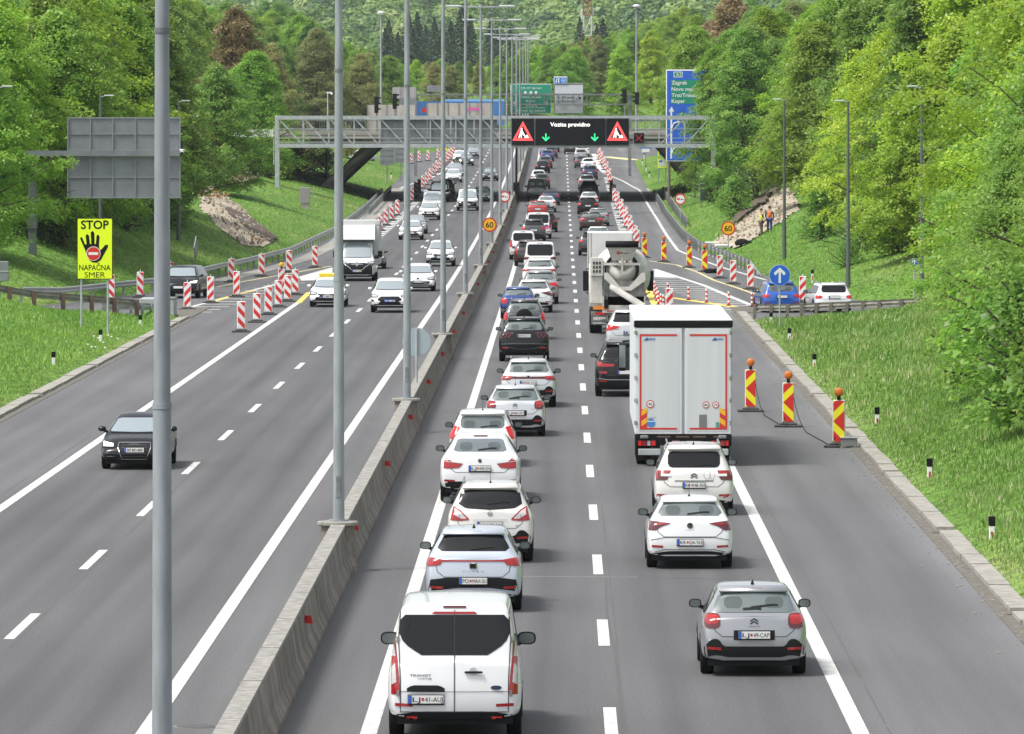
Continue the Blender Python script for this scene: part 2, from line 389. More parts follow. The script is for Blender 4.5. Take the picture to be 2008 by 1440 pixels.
# tar joints, patches and dust on the asphalt
m = MB().use(mat('tar_seam', (.05, .05, .052), .7)); m.use(mat('light_patch', (.19, .185, .175), .9, noise=.2, nscale=3))
for (x, y, x2) in ((1440, 842, 1560), (700, 1117, 775), (715, 829, 750), (868, 1130, 1250)):
    a = G(x, y); b = G(x2, y+(2 if x2 > 900 else 0)); pline(m, [a, b], .16, .0035)
o = m.build('road_patches'); tag(o, None, kind='structure')
m = MB().use(mat('crack_line', (.088, .086, .083), .8))
for p in ([(1188, 1135), (1190, 1200), (1208, 1290), (1214, 1380), (1222, 1440)], [(1440, 1136), (1250, 1133)]): pline(m, [G(*q) for q in p], .035, .003)
o = m.build('road_cracks'); tag(o, None, kind='structure')
m = MB().use(mat('lane_joint', (.088, .087, .086), .8))
for x in (.98, -9.62, 4.95, -13.75):
    z = 74.
    while z < 420: L_ = random.uniform(5, 22); strip(m, x+random.uniform(-.01, .01), z, min(z+L_, 420), .03, .0025); z += L_+random.uniform(0, 5)
o = m.build('road_joints'); tag(o, None, kind='structure')
# ---------------------------------------------------------------- kerbs
KERB = mat('kerb_concrete', (.30, .285, .25), .9, noise=.25, nscale=4)
KERBD = mat('kerb_grime', (.13, .12, .10), .95, noise=.4, nscale=5)
for side, lab in ((1, 'right'), (-1, 'left')):
    m = MB(); x = XR if side > 0 else XL; z = 74; zend = 312 if side > 0 else 304
    while z < zend:
        m.use(KERB); L = 24 if z < 200 else 26
        zz = z
        while zz < min(z+L-.9, zend):
            e = min(zz+2.95, z+L-.9, zend); a, b = sorted((x, x+side*.42)); j = random.uniform(-.02, .02); m.box(a+j, b+j, zz, e, -.05, .085+random.uniform(0, .02)); zz += 3
        m.use(KERBD); a, b = sorted((x-side*.1, x+side*1.2)); m.box(a, b, z+L-.85, min(z+L-.05, zend), -.05, .03)
        z += L
    m.use(KERBD); a, b = sorted((x-side*.28, x-side*.005)); m.box(a, b, 74, zend, -.05, .012)
    o = m.build('kerb'); tag(o, None, kind='structure')
# pale drainage slabs along the two ramps
def ribbon(name, pts, w0, w1, lift, m, n_=None):
    mb = MB().use(m); q = []
    for a, b in zip(pts[:-1], pts[1:]):
        n = max(1, int(math.hypot(b[0]-a[0], b[1]-a[1])/3)); q += [(a[0]+(b[0]-a[0])*i/n, a[1]+(b[1]-a[1])*i/n) for i in range(n)]
    q.append(pts[-1]); vs = []; fs = []
    for i, p in enumerate(q):
        a = q[max(i-1, 0)]; b = q[min(i+1, len(q)-1)]; dx, dz = b[0]-a[0], b[1]-a[1]; L = math.hypot(dx, dz); nx, nz = dz/L, -dx/L
        for k, hh in ((w0, lift), (w1, lift)): vs.append((p[0]+nx*k, p[1]+nz*k, rise(p[1])+hh))
        if i: k = 2*i; fs.append((k-2, k-1, k+1, k))
    mb.add(vs, fs); return mb.build(name)
SLAB = mat('drain_slab', (.27, .26, .235), .9, noise=.3, nscale=1.2)
rr = [G(*p) for p in [(1264, 370), (1282, 395), (1309, 434), (1340, 472), (1369, 495), (1427, 519), (1495, 541)]]
tag(ribbon('drain_channel', rr, -1.5, -.1, .02, SLAB), None, kind='structure')
ll = [G(*p) for p in [(401, 552), (488, 532), (571, 510), (655, 470), (700, 436), (728, 412), (752, 388), (768, 370)]]
tag(ribbon('drain_channel', ll, .1, 1.3, .02, SLAB), None, kind='structure')
# ---------------------------------------------------------------- bare earth cuttings in the banks
def patch_on_ground(name, px, m, lift=.02, step=.8, rough=.09):
    pts = np.array([tuple(hit(*p))[:2] for p in px]); x0, z0 = pts.min(0); x1, z1 = pts.max(0)
    nx = max(8, int((x1-x0)/.25)); nz = max(10, int((z1-z0)/step)); gx = np.linspace(x0, x1, nx); gz = np.linspace(z0, z1, nz)
    def ins(x, z):
        r = np.zeros(x.shape, bool); n = len(pts)
        for i in range(n):
            a = pts[i]; b = pts[(i+1) % n]; r ^= ((a[1] > z) != (b[1] > z)) & (x < (b[0]-a[0])*(z-a[1])/(b[1]-a[1]+1e-12)+a[0])
        return r
    rs = np.random.default_rng(3)
    return gridmesh(name, gx, gz, lambda x, z: terr(x, z)+lift+rs.uniform(0, rough, x.shape), m, keep=lambda x, z: ins(x, z))
EARTH = mat('gravelly_earth', (.34, .28, .21), .95, noise=.3, nscale=3.5, bump=.3, col2=(.50, .43, .34)); SOIL = mat('dark_soil', (.09, .065, .045), .95, noise=.4, nscale=3)
# ================================================================ median barrier
GALV = mat('galvanised_steel', (.40, .425, .44), .5, .25, noise=.15, nscale=3); GALVD = mat('weathered_steel', (.20, .21, .21), .6, .3, noise=.3, nscale=4)
POLEM = mat('grey_pole_paint', (.29, .315, .33), .55, .15, noise=.22, nscale=5, stretch=(1, 1, .22)); DARKPOLE = mat('dark_pole_paint', (.11, .125, .13), .5, .2)
BLACK = mat('black_plastic', (.007, .0075, .008), .5, spec=.18); RUB = mat('rubber', (.010, .010, .010), .85, spec=.15); WHITE = mat('white_sheet', (.78, .78, .77), .45); RED = mat('red_sheet', (.62, .025, .02), .4); YEL = mat('yellow_sheet', (.85, .78, .02), .4); LAMPG = mat('lamp_glass', (.75, .78, .8), .2)
ORANGE = mat('orange_lens', (.62, .16, .02), .25); BLUE = mat('blue_sheet', (.015, .12, .60), .4); REDL = mat('reflector_red', (.5, .02, .02), .3)
def conc(name, c, stain=.5, sx=3.0):
    m = mat(name, c, .9, noise=stain, nscale=1.6, stretch=(sx, .8, .25)); return m
def barrier_mat():
    m = bpy.data.materials.new('stained_concrete'); m.use_nodes = True; n = m.node_tree.nodes; l = m.node_tree.links; b = n['Principled BSDF']; b.inputs['Roughness'].default_value = .92
    tc = n.new('ShaderNodeTexCoord')
    def nz(sc, st, lo, hi, ca, cb, rot=(0, 0, 0)):
        mp = n.new('ShaderNodeMapping'); mp.inputs['Scale'].default_value = st; mp.inputs['Rotation'].default_value = rot; l.new(tc.outputs['Object'], mp.inputs[0])
        t = n.new('ShaderNodeTexNoise'); t.inputs['Scale'].default_value = sc; t.inputs['Detail'].default_value = 7; l.new(mp.outputs[0], t.inputs['Vector'])
        r = n.new('ShaderNodeValToRGB'); r.color_ramp.elements[0].position = lo; r.color_ramp.elements[1].position = hi
        r.color_ramp.elements[0].color = (*ca, 1); r.color_ramp.elements[1].color = (*cb, 1); l.new(t.outputs['Fac'], r.inputs[0]); return r.outputs[0]
    def mul(a, b2):
        x = n.new('ShaderNodeMixRGB'); x.blend_type = 'MULTIPLY'; x.inputs[0].default_value = 1; l.new(a, x.inputs[1]); l.new(b2, x.inputs[2]); return x.outputs[0]
    base = nz(.9, (1, 1, 1), .3, .7, (.20, .18, .155), (.31, .285, .25))
    run = nz(1.5, (.3, .75, .35), .40, .62, (.62, .60, .57), (1, 1, 1), (R(8), 0, 0))
    fine = nz(14, (1, 1, .6), .3, .7, (.78, .78, .78), (1.1, 1.1, 1.1))
    l.new(mul(mul(base, run), fine), b.inputs['Base Color']); return m
BARM = barrier_mat(); CAPM = mat('barrier_cap', (.27, .26, .235), .9, noise=.35, nscale=5)
bx = -4.54
bar = thing('concrete_barrier', 'long stained concrete median barrier between the two carriageways', 'barrier')
prof = [(.31, 0), (.31, .10), (.20, .33), (.12, .86), (.12, .9)]
def panel(z0, z1):
    m = MB().use(BARM); r0, r1 = rise(z0), rise(z1); g = .045; n = 1
    pts = [(x, h) for x, h in prof]+[(-x, h) for x, h in prof[::-1]]
    vs = [(bx+x, z0+g, h+r0) for x, h in pts]+[(bx+x, z1-g, h+r1) for x, h in pts]; k = len(pts)
    m.add(vs, [(i, i+1, k+i+1, k+i) for i in range(k-1)]+[tuple(range(k)), tuple(range(2*k-1, k-1, -1))])
    m.use(CAPM); c = .145
    vs = [(bx+s*c, z, h+r) for z, r in ((z0+g, r0), (z1-g, r1)) for s in (-1, 1) for h in (.902, .97)]
    m.add(vs, [(0, 1, 3, 2), (4, 6, 7, 5), (1, 5, 7, 3), (0, 4, 5, 1), (2, 3, 7, 6), (0, 2, 6, 4)]); m.build('panel', bar)
z = 71.8
while z < 556: panel(z, z+6); z += 6
while z < 900: panel(z, z+18.5); z += 18.5
POLEZ = [74.2+59*i for i in range(15)]
for z in POLEZ:
    m = MB().use(BARM); m.lathe([(.42, -.1), (.42, .12), (.36, .3), (.34, .93)], n=18); m.use(CAPM).lathe([(.40, .931), (.42, .95), (.42, 1.0), (.40, 1.02)], n=18)
    m.build('pole_pedestal', bar, (bx-.02, z, rise(z)))
for i in range(26):
    z = 111.5+25.4*i; m = MB().use(REDL); m.add([(bx+.155, z-.02, .74), (bx+.20, z-.02, .60), (bx+.30, z-.02, .60), (bx+.27, z-.02, .74)], [(0, 1, 2, 3)]); m.use(REDL).box(bx+.15, bx+.19, z-.02, z+.04, .60, .72)
    m.build('reflector', bar, (0, 0, rise(z)))
# ================================================================ median lamp posts
lp = thing('street_lamp', '', 'lamp post', (bx, POLEZ[0], 0), group='double-armed lamp posts on the concrete median')
m = MB().use(POLEM, True); m.tube((0, 0, .98), (0, 0, 6.0), .118, .105, 20).tube((0, 0, 5.96), (0, 0, 15.6), .098, .062, 20); m.use(POLEM); m.tube((0, 0, 5.92), (0, 0, 5.98), .112, .112, 20); m.tube((0, 0, 1.0), (0, 0, 1.05), .2, .2, 16)
m.use(GALVD).box(-.05, .05, -.128, -.10, 1.5, 1.95, .01); m.use(GALVD).tube((0, 0, 10.2), (0, 0, 10.26), .092, .092, 20); a1 = m.build('pole', lp)
m = MB().use(GALV); m.bar((-1.1, 0, 15.62), (1.1, 0, 15.62), .09); m.tube((0, 0, 15.55), (0, 0, 15.75), .08, n=10); a2 = m.build('cross_arm', lp)
heads = []
for s in (-1, 1):
    m = MB().use(mat('lamp_housing', (.55, .57, .58), .4)); x0, x1 = sorted((s*1.05, s*1.95)); m.box(x0, x1, -.16, .16, 15.6, 15.70, .03); m.use(LAMPG).box(x0+.1, x1-.1, -.12, .12, 15.585, 15.599)
    heads.append(m.build('lamp_head', lp))
posl = ['thick foreground grey lamp post rising past the lower edge of the picture, left', 'tall grey lamp post on a round pedestal, second nearest on the median', 'grey median lamp post standing beside the back of the round sign', 'grey median lamp post before the white boxy suv, fourth nearest', 'fifth nearest of the grey lamp posts on the median', 'sixth nearest median lamp post, nearest whose double lamps show', 'median lamp post rising behind the round 60 sign', 'median lamp post just beyond the round 60 sign', 'median lamp post at the round no overtaking sign']
for i, z in enumerate(POLEZ):
    l_ = posl[i] if i < len(posl) else 'slender double-armed median lamp post beyond the no overtaking sign, one of the far row'
    if i == 0: lp['label'] = l_
    else: dup(lp, [(a1, []), (a2, [])]+[(h, []) for h in heads], (bx, z, rise(z)), label=l_)
# ================================================================ slim ramp lamps
def ramp_lamp(px, ytop, base, Z, side, label, h=None, bz=None):
    p = P(px, ytop, Z); g = ground(p.x, Z) if bz is None else bz; H = p.z-g
    t = thing('ramp_lamp', label, 'lamp post', (p.x, Z, g), group='slim dark lamp posts along the ramps')
    m = MB().use(DARKPOLE, True); m.tube((0, 0, -.3), (0, 0, 2.2), .13, .12, 12).tube((0, 0, 2.2), (0, 0, H), .10, .06, 12); m.build('pole', t)
    m = MB().use(GALV); m.bar((0, 0, H), (side*.35, 0, H+.06), .06); a, b = sorted((side*.2, side*.72)); m.use(mat('lamp_housing')).box(a, b, -.13, .13, H+.03, H+.10, .02); m.build('lamp_head', t)
    return t
ramp_lamp(1538, 197, 530, 395, -1, 'dark lamp post behind the blue arrow sign, right bank')
ramp_lamp(1663, 200, 560, 345, -1, 'dark lamp post beside the white estate car behind the guardrail')
ramp_lamp(1807, 172, 560, 318, -1, 'lamp post half hidden among the trees at the right edge')
ramp_lamp(197, 190, 565, 350, 1, 'lamp post behind the large grey sign back, above its left part')
ramp_lamp(350, 200, 520, 400, 1, 'lamp post at the right edge of the large grey sign back')
ramp_lamp(-4, 172, 560, 322, 1, 'lamp post at the left picture edge with only its head showing')
ramp_lamp(491, 130, 230, 700, 1, 'slim lamp post before the dark trees left of the gantry')
ramp_lamp(660, 192, 300, 760, 1, 'small distant lamp left of the second nearest median lamp post')
# ================================================================ guard rails
RAILM = mat('rail_steel', (.40, .41, .40), .5, .35, noise=.18, nscale=5)
RAILO = mat('old_rail_steel', (.26, .245, .22), .7, .2, noise=.3, nscale=4)
def wbeam(mb, pts, y0=.45, dep=.045, face=1):
    """corrugated beam through 3-D base points"""
    pr = [(0, 0), (.055, .035), (.055, .10), (.0, .14), (.0, .17), (.055, .21), (.055, .275), (0, .31)]
    vs = []; fs = []
    for i, p in enumerate(pts):
        a = pts[max(i-1, 0)]; b = pts[min(i+1, len(pts)-1)]; d = Vector((b[0]-a[0], b[1]-a[1], 0)).normalized(); nrm = Vector((d.y, -d.x, 0))*face
        for s, h in pr+[(q-.012, hh) for q, hh in pr[::-1]]: vs.append((p[0]+nrm.x*s, p[1]+nrm.y*s, p[2]+y0+h))
    k = 2*len(pr)
    for i in range(len(pts)-1):
        for j in range(k): jj = (j+1) % k; fs.append((i*k+j, i*k+jj, i*k+k+jj, i*k+k+j))
    mb.add(vs, fs)
def densify(pts, st):
    q = []
    for a, b in zip(pts[:-1], pts[1:]):
        a = Vector(a); b = Vector(b); n = max(1, round((b-a).length/st)); q += [a.lerp(b, i/n) for i in range(n)]
    return q+[Vector(pts[-1])]
def guardrail(label, pts, face, st=4.0, mt=RAILM, postm=GALVD, pw=.12, two=True, y0=.45):
    t = thing('guardrail', label, 'guardrail', tuple(pts[0]))
    o = Vector(pts[0]); q = [p-o for p in densify(pts, st)]
    m = MB().use(mt, True); wbeam(m, q, y0, face=face); m.build('beam', t)
    m0 = MB().use(postm); m0.box(-pw/2, pw/2, -.05, .05, -.6, y0+.30); base = None
    for i, p in enumerate(q[:100]):
        a = q[max(i-1, 0)]; b = q[min(i+1, len(q)-1)]; d = Vector((b.x-a.x, b.y-a.y, 0)).normalized(); nrm = Vector((d.y, -d.x, 0))*face
        if base is None: base = m0.build('post', t); c = base
        else: c = base.copy(); COL.objects.link(c); c.parent = t
        c.location = (p.x-nrm.x*.09, p.y-nrm.y*.09, p.z)
    return t
def onroad(px, dx=0): 
    r = []
    for p in px: x, z = G(*p); r.append((x+dx, z, rise(z)))
    return r
guardrail('pale steel guardrail curving along the right ramp below the bank', onroad([(1284, 386), (1309, 430), (1340, 470), (1369, 493), (1427, 516), (1471, 534)])+[(11.7, 382, -.55)], -1)
def para(px, dx, dh): return [(x+dx, z, r+dh) for x, z, r in onroad(px)]
guardrail('second upper guardrail behind the right ramp rail, under the overpass', para([(1284, 386), (1309, 430), (1325, 452)], .9, .25), -1)
guardrail('long steel guardrail sweeping along the left exit ramp', [(-26.5, 321, .25), (-25.0, 326.5, .1)]+onroad([(303, 573), (401, 549), (488, 529), (571, 507), (655, 465), (700, 431), (728, 407), (750, 384)]), 1)
guardrail('short inner guardrail beside the left ramp under the overpass', para([(715, 422), (735, 402), (758, 380)], .5, .05), 1)
def onbank(pts, dz=0): return [(x, z, ground(x, z)+dz) for x, z in pts]
guardrail('weathered guardrail seen from behind on top of the right grass wedge', [(9.0, 300, .0)]+onbank([(10.4, 297), (12.2, 293), (14.2, 289.5), (16, 287), (19, 284)], -.05), -1, 1.33, RAILO, mat('rail_post', (.17, .15, .13), .8, noise=.3, nscale=6), .15)
guardrail('rusty guardrail along the crest of the left grass wedge', onbank([(-19.4, 297), (-21.2, 293.5), (-23.5, 290), (-26.5, 287)], -.0), 1, 1.7, RAILO, mat('rust_post', (.12, .075, .06), .9), .2)
guardrail('short steel guardrail joining the grey concrete block, left wedge', [(-18.9, 301, .0), (-19.8, 299, .1), (-20.9, 297.5, .1)], 1, 1.0)
t = thing('concrete_block', 'pale grey crash cushion block beside the black suv on the left', 'crash cushion', (-18.3, 303.5, 0)); m = MB().use(mat('cushion_grey', (.33, .35, .36), .6, noise=.15, nscale=3)); m.box(-1.25, -.55, -1.2, 1.5, -.1, .95, .03); m.build('rear_box', t); m = MB().use(mat('cushion_grey')); m.box(-.52, .35, -1.0, 1.3, -.1, .92, .03); m.use(GALVD).box(-.55, .38, -1.02, 1.32, .921, .97); m.build('front_box', t)
# ================================================================ delineator posts
dl = None; DLT = None
def delineator(p, label, red=False):
    global dl, DLT
    if dl is None:
        dl = thing('delineator_post', label, 'delineator', p, group='white delineator posts along the verges'); m = MB().use(WHITE); m.box(-.06, .06, -.05, .05, -.2, .72, .01); a = m.build('post', dl)
        m = MB().use(BLACK); m.box(-.075, .075, -.06, .06, .721, .93, .015); b = m.build('black_cap', dl); m = MB().use(REDL); m.box(-.025, .025, -.06, -.052, .35, .6); c = m.build('reflector', dl); DLT = [(a, []), (b, []), (c, [])]; return
    dup(dl, DLT if red else DLT[:2], p, label=label)
dlist = [(1945, 1062, 'nearest', 'white delineator post with red strip, nearest on the right bank', 1), (1823, 937, '', 'second nearest delineator post on the right grass bank', 1), (1720, 832, '', 'third nearest delineator post on the right grass bank', 1), (1597, 722, '', 'delineator post sunk in grass beside the chevron beacons', 1), (1548, 668, '', 'delineator post below the weathered guardrail, right bank', 1), (1512, 634, '', 'delineator post just below the blue arrow sign', 1),
         (105, 718, '', 'black-capped delineator nearest on the left grass wedge', 0), (197, 672, '', 'black-capped delineator below the yellow stop sign', 0), (275, 640, '', 'black-capped delineator near the tip of the left wedge', 0), (1593, 556, '', 'small delineator between the two cars on the right ramp', 1), (767, 352, '', 'delineator on the grass left of the far left ramp', 0), (1263, 312, '', 'farthest of the delineators on the right verge beyond the overpass', 0), (1260, 325, '', 'second farthest delineator on the right verge beyond the overpass', 0), (1267, 338, '', 'third farthest delineator on the right verge beyond the overpass', 0), (1273, 350, '', 'delineator near the end of the right guardrail under the overpass', 0)]
for x, y, _, l_, r_ in dlist:
    q = hit(x, y, 110 if y > 600 else (330 if y > 500 else 560), 900); q.z -= .45 if y > 600 else .2; delineator(q, l_, r_)
# ================================================================ wrong-way sign
def signbase(name, label, cat, p, rz=0, group=None): return thing(name, label, cat, p, rz, group)
Zs = 272.; s = Zs/F; c = P(186, 488, Zs); g = ground(c.x, Zs)
t = thing('wrong_way_sign', 'bright yellow sign reading STOP NAPAČNA SMER with a black hand', 'road sign', (c.x, Zs, g))
W, H = 70*s, 120*s; zc = c.z-g
m = MB().use(BLACK); m.box(-W/2, W/2, 0, .04, zc-H/2, zc+H/2, .01); m.use(mat('fluorescent_yellow', (.78, .95, .01), .4)).box(-W/2+.03, W/2-.03, -.006, -.001, zc-H/2+.03, zc+H/2-.03); pl = m.build('sign_plate', t)
m = MB().use(BLACK); text(m, 'STOP', 0, zc+.325*H, .36, -.012, W*.78, .022); text(m, 'NAPAČNA', 0, zc-.352*H, .235, -.012, W*.88, .008); text(m, 'SMER', 0, zc-.47*H, .235, -.012, W*.58, .0); m.build('lettering', pl)
m = MB().use(BLACK)
def finger(x0, z0, x1, z1, w): m.tube((x0, -.0125, z0), (x1, -.0125, z1), w, w*.8, 8); m.ball((x1, -.0125, z1), w*.82, .01, w*.82, 8)
m2 = MB().use(BLACK); u = W/200
def hz(y): return zc+(245-y)*H/345                       # traced in sheet units
hand = [(.16, .13), (.16, .10)]
pp = [(-.42, .19), (-.36, .21), (-.27, .06), (-.235, .07), (-.255, .24), (-.215, .27), (-.165, .235), (-.135, .07), (-.10, .075), (-.115, .30), (-.06, .33), (-.015, .29), (-.01, .075), (.025, .07), (.05, .24), (.095, .26), (.13, .22), (.115, .02), (.135, -.05), (.20, -.02), (.29, .055), (.37, .06), (.365, .01), (.26, -.12), (.17, -.235), (.06, -.29), (-.06, -.285), (-.16, -.235), (-.225, -.15), (-.28, -.03)]
m2.add([(a*W, -.0125, zc+b*H*.84+.015*H) for a, b in pp], [tuple(range(len(pp)))]); m2.build('hand_symbol', pl)
m = MB().use(WHITE); zc2 = zc-.08*H; m.lathe([(.30, -.016), (.30, -.0155)], (-.06, 0, zc2), 'y', 28); m.use(RED).lathe([(.275, -.021), (.275, -.0205)], (-.06, 0, zc2), 'y', 28); m.use(WHITE).box(-.26, .14, -.026, -.025, zc2-.055, zc2+.055); m.build('no_entry_disc', pl)
for x in (-W*.38, W*.36):
    m = MB().use(GALV); m.tube((x, .08, -.6), (x, .08, zc+H*.45), .045, n=10); m.build('post', t)
# big grey sign back on a cantilever
Zb = 345.; sb = Zb/F; p0 = P(133, 389, Zb); p1 = P(353, 231, Zb); px_ = P(64, 548, Zb); g = ground(px_.x, Zb)
t = thing('gantry_sign', 'large grey back of a two-tier road sign above the left bank', 'road sign', (px_.x, Zb, g))
def L(v): return (v[0]-px_.x, v[1]-Zb, v[2]-g)
a = L(p0); b = L(p1); BACK = mat('sign_back', (.22, .235, .25), .5, .35, noise=.15, nscale=1.2); zm = L(P(0, 307, Zb))[2]
for lo, hi, nm in ((a[2], zm-.02, 'lower_panel'), (zm+.3, b[2], 'upper_panel')):
    m = MB().use(BACK); n = 5; wd = (b[0]-a[0])/n
    for i in range(n): m.box(a[0]+i*wd, a[0]+(i+1)*wd-.015, .05, .09, lo, hi)
    m.use(mat('sign_frame', (.27, .29, .30), .5, .4))
    for i in range(n+1): x = a[0]+i*wd; m.box(x-.03, x+.03, -.03, .049, lo, hi)
    zh = (lo+hi)/2; m.box(a[0], b[0], -.01, .047, zh-.02, zh+.02); m.box(a[0], b[0], -.01, .048, hi-.05, hi+.02); m.box(a[0], b[0], -.01, .048, lo-.0, lo+.05); m.build(nm, t)
m = MB().use(BACK); m.box(-.3, b[0], -.28, -.06, zm+.02, zm+.30); m.use(GALVD).box(-.3, b[0], -.281, -.059, zm+.285, zm+.31); m.build('cantilever_arm', t)
m = MB().use(DARKPOLE); m.box(-.2, .2, -.2, .2, -.5, zm+.3, .03); m.box(-.24, .24, -.26, .2, 1.35, 2.1, .02); m.build('mast', t)
t = thing('security_camera', 'white dome camera at the right edge of the grey sign back', 'camera', P(357, 298, Zb-.3)); m = MB().use(WHITE, True); m.ball((0, 0, 0), .12); m.box(-.12, .12, -.1, .1, .02, .14); m.build('housing', t); m = MB().use(BLACK, True); m.ball((0, -.05, -.05), .085); m.build('lens', t)
z2 = 283.; q = P(8, 532, z2); t = thing('reversed_sign', 'small grey rectangular sign back at the left picture edge', 'road sign', (q.x, z2, q.z)); m = MB().use(BACK); m.box(-.45, .2, 0, .04, -.44, .43, .02); m.use(GALV).box(-.45, .2, -.02, -.001, -.03, .02); m.build('plate', t); m = MB().use(GALVD); m.tube((-.25, .08, -1.6), (-.25, .08, .3), .04); m.build('post', t)
# ================================================================ round signs
def disc_sign(label, px, py, Z, r, draw, base=None, pr=.03, name='round_sign', cat='road sign', back=False):
    p = P(px, py, Z); g = ground(p.x, Z) if base is None else base
    t = thing(name, label, cat, (p.x, Z, g)); h = p.z-g
    m = MB().use(GALV); m.lathe([(r, 0), (r, .03)], (0, 0, h), 'y', 40); pl = m.build('sign_plate', t)
    draw(h, r, pl)
    m = MB().use(GALV); m.tube((0, .07 if not back else -.04, -.3), (0, .07 if not back else -.04, h+r*.9), pr+.008); m.build('post', t); return t
def ring(mb, r, h, y, m, n=40): mb.use(m).lathe([(r, y-.001), (r, y)], (0, 0, h), 'y', n)
AMB = mat('amber_sheet', (.90, .50, .02), .4)
def d60(h, r, pl):
    m = MB(); ring(m, r*.985, h, -.004, RED); ring(m, r*.80, h, -.008, AMB); m.build('sign_face', pl)
    m = MB().use(BLACK); text(m, '60', 0, h-r*.40, r*.8, -.014, r*1.05, .015); m.build('lettering', pl)
def truckcar(m, x, h, k, c1, c2):
    m.use(c1); m.box(x-k*.95, x-k*.12, -.013, -.012, h-k*.05, h+k*.32); m.box(x-k*.85, x-k*.12, -.013, -.012, h-k*.22, h-k*.09)
    m.use(c2); m.box(x+k*.10, x+k*.68, -.013, -.012, h-k*.15, h+k*.05); m.box(x+k*.72, x+k*.95, -.013, -.012, h-k*.15, h-k*.0); m.lathe([(k*.08, -.014), (k*.08, -.013)], (x+k*.25, 0, h-k*.2), 'y', 12); m.lathe([(k*.08, -.014), (k*.08, -.013)], (x+k*.8, 0, h-k*.2), 'y', 12)
def dnot(h, r, pl):
    m = MB(); ring(m, r*.985, h, -.004, RED); ring(m, r*.74, h, -.008, WHITE); m.build('sign_face', pl)
    m = MB(); truckcar(m, 0, h, r*.62, RED, BLACK); m.build('truck_symbol', pl)
def darr(h, r, pl):
    m = MB(); ring(m, r*.99, h, -.004, WHITE); ring(m, r*.96, h, -.008, BLUE); m.build('sign_face', pl)
    m = MB().use(WHITE); w = r*.1; m.box(-w, w, -.013, -.012, h-r*.72, h+r*.55)
    for s in (-1, 1): m.add([(0, -.014, h+r*.72), (0, -.014, h+r*.42), (s*r*.40, -.014, h-r*.02), (s*r*.52, -.014, h+r*.10), (s*r*.52, -.014, h+r*.26)], [(0, 1, 2, 3, 4)])
    m.build('arrow', pl)
def dback(h, r, pl):
    m = MB().use(mat('plate_back', (.36, .43, .46), .5, .2)); m.lathe([(r*.99, -.012), (r*.99, -.002)], (0, 0, h), 'y', 40); m.use(GALV).box(-.06, .06, -.03, -.013, h-r, h+r*.98); m.build('plate_back', pl)
Zq = 205.; disc_sign('grey back of a round sign on the median barrier', 817, 671, Zq, .45, dback, .97, back=True)
disc_sign('orange round 60 speed limit sign on the median barrier', 960, 441, 414., .46, d60, .97+rise(414))
disc_sign('round no overtaking sign for lorries on the median barrier', 990, 386, 529., .46, dnot, .97+rise(529))
disc_sign('orange round 60 sign beside the earth cutting on the right', 1428, 448, 415., .46, d60)
disc_sign('round no overtaking sign on the right grass bank', 1334, 391, 529., .47, dnot)
disc_sign('blue round sign with a white straight-ahead arrow', 1529, 540, 285., .465, darr)
disc_sign('small blue round sign half hidden by the big right tree', 1793, 515, 300., .20, darr)
q = hit(1384, 405, 430, 700); t = thing('reversed_sign', 'narrow grey sign seen edge-on on the right bank', 'road sign', q, R(60)); m = MB().use(BACK); m.box(-1.0, 1.0, 0, .05, .5, 2.9); m.build('plate', t); m = MB().use(GALVD); m.tube((-.6, .1, -.3), (-.6, .1, 2.6), .05).tube((.6, .1, -.3), (.6, .1, 2.6), .05); m.build('posts', t)
q = hit(598, 410, 400, 700); t = thing('control_cabinet', 'grey roadside control cabinet on the left grass bank', 'cabinet', q); m = MB().use(mat('cabinet_grey', (.27, .25, .26), .6)); m.box(-.42, .42, -.2, .3, .45, 1.75, .02); m.build('cabinet_body', t); m = MB().use(mat('kerb_concrete')); m.box(-.3, .35, -.15, .25, -.3, .44); m.build('plinth', t); m = MB().use(GALV); m.tube((.7, 0, -.3), (.7, 0, 1.9), .03); m.build('pole', t)
q = hit(385, 540, 330, 460); t = thing('reversed_sign', 'slim diamond sign seen edge-on by the left ramp guardrail', 'road sign', (q.x, q.y, q.z), R(75)); m = MB().use(BACK); m.add([(0, 0, 2.2), (.42, 0, 1.55), (0, 0, .9), (-.42, 0, 1.55), (0, .04, 2.2), (.42, .04, 1.55), (0, .04, .9), (-.42, .04, 1.55)], [(0, 1, 2, 3), (7, 6, 5, 4), (0, 4, 5, 1), (1, 5, 6, 2), (2, 6, 7, 3), (3, 7, 4, 0)]); m.build('plate', t); m = MB().use(GALVD); m.tube((0, .08, -.3), (0, .08, 2.0), .035); m.build('post', t)
# ================================================================ message gantry
ZG = 575.; sg = ZG/F
def gx(x): return (x-X0)*sg
def gz_(y): return EYE-(y-Y0)*sg
t = thing('sign_gantry', 'long grey lattice gantry carrying message screens over both carriageways', 'gantry', (0, ZG, 0))
xa, xb = gx(545), gx(1392); zt, zb_ = gz_(231), gz_(286)
m = MB().use(GALV)
for y in (-.6, .6):
    for z in (zt, zb_): m.box(xa, xb, y-.13, y+.13, z-.17, z+.17)
m.build('chords', t)
m = MB().use(GALV); n = 17; dx = (xb-xa)/n
for i in range(n+1):
    x = xa+i*dx
    for y in (-.6, .6): m.bar((x, y, zb_), (x, y, zt), .1)
    if i < n:
        s = 1 if x < gx(1060) else -1
        for y in (-.6, .6): m.bar((x if s > 0 else x+dx, y, zt), (x+dx if s > 0 else x, y, zb_), .1)
    m.bar((x, -.6, zt), (x, .6, zt), .08); m.bar((x, -.6, zb_), (x, .6, zb_), .08)
m.build('lattice', t)
m = MB().use(GALV)
for y, w_ in ((253, .05), (271, .05), (279, .06)): m.box(xa, xb, -.72, -.66, gz_(y)-w_/2, gz_(y)+w_/2)
m.build('handrail', t)
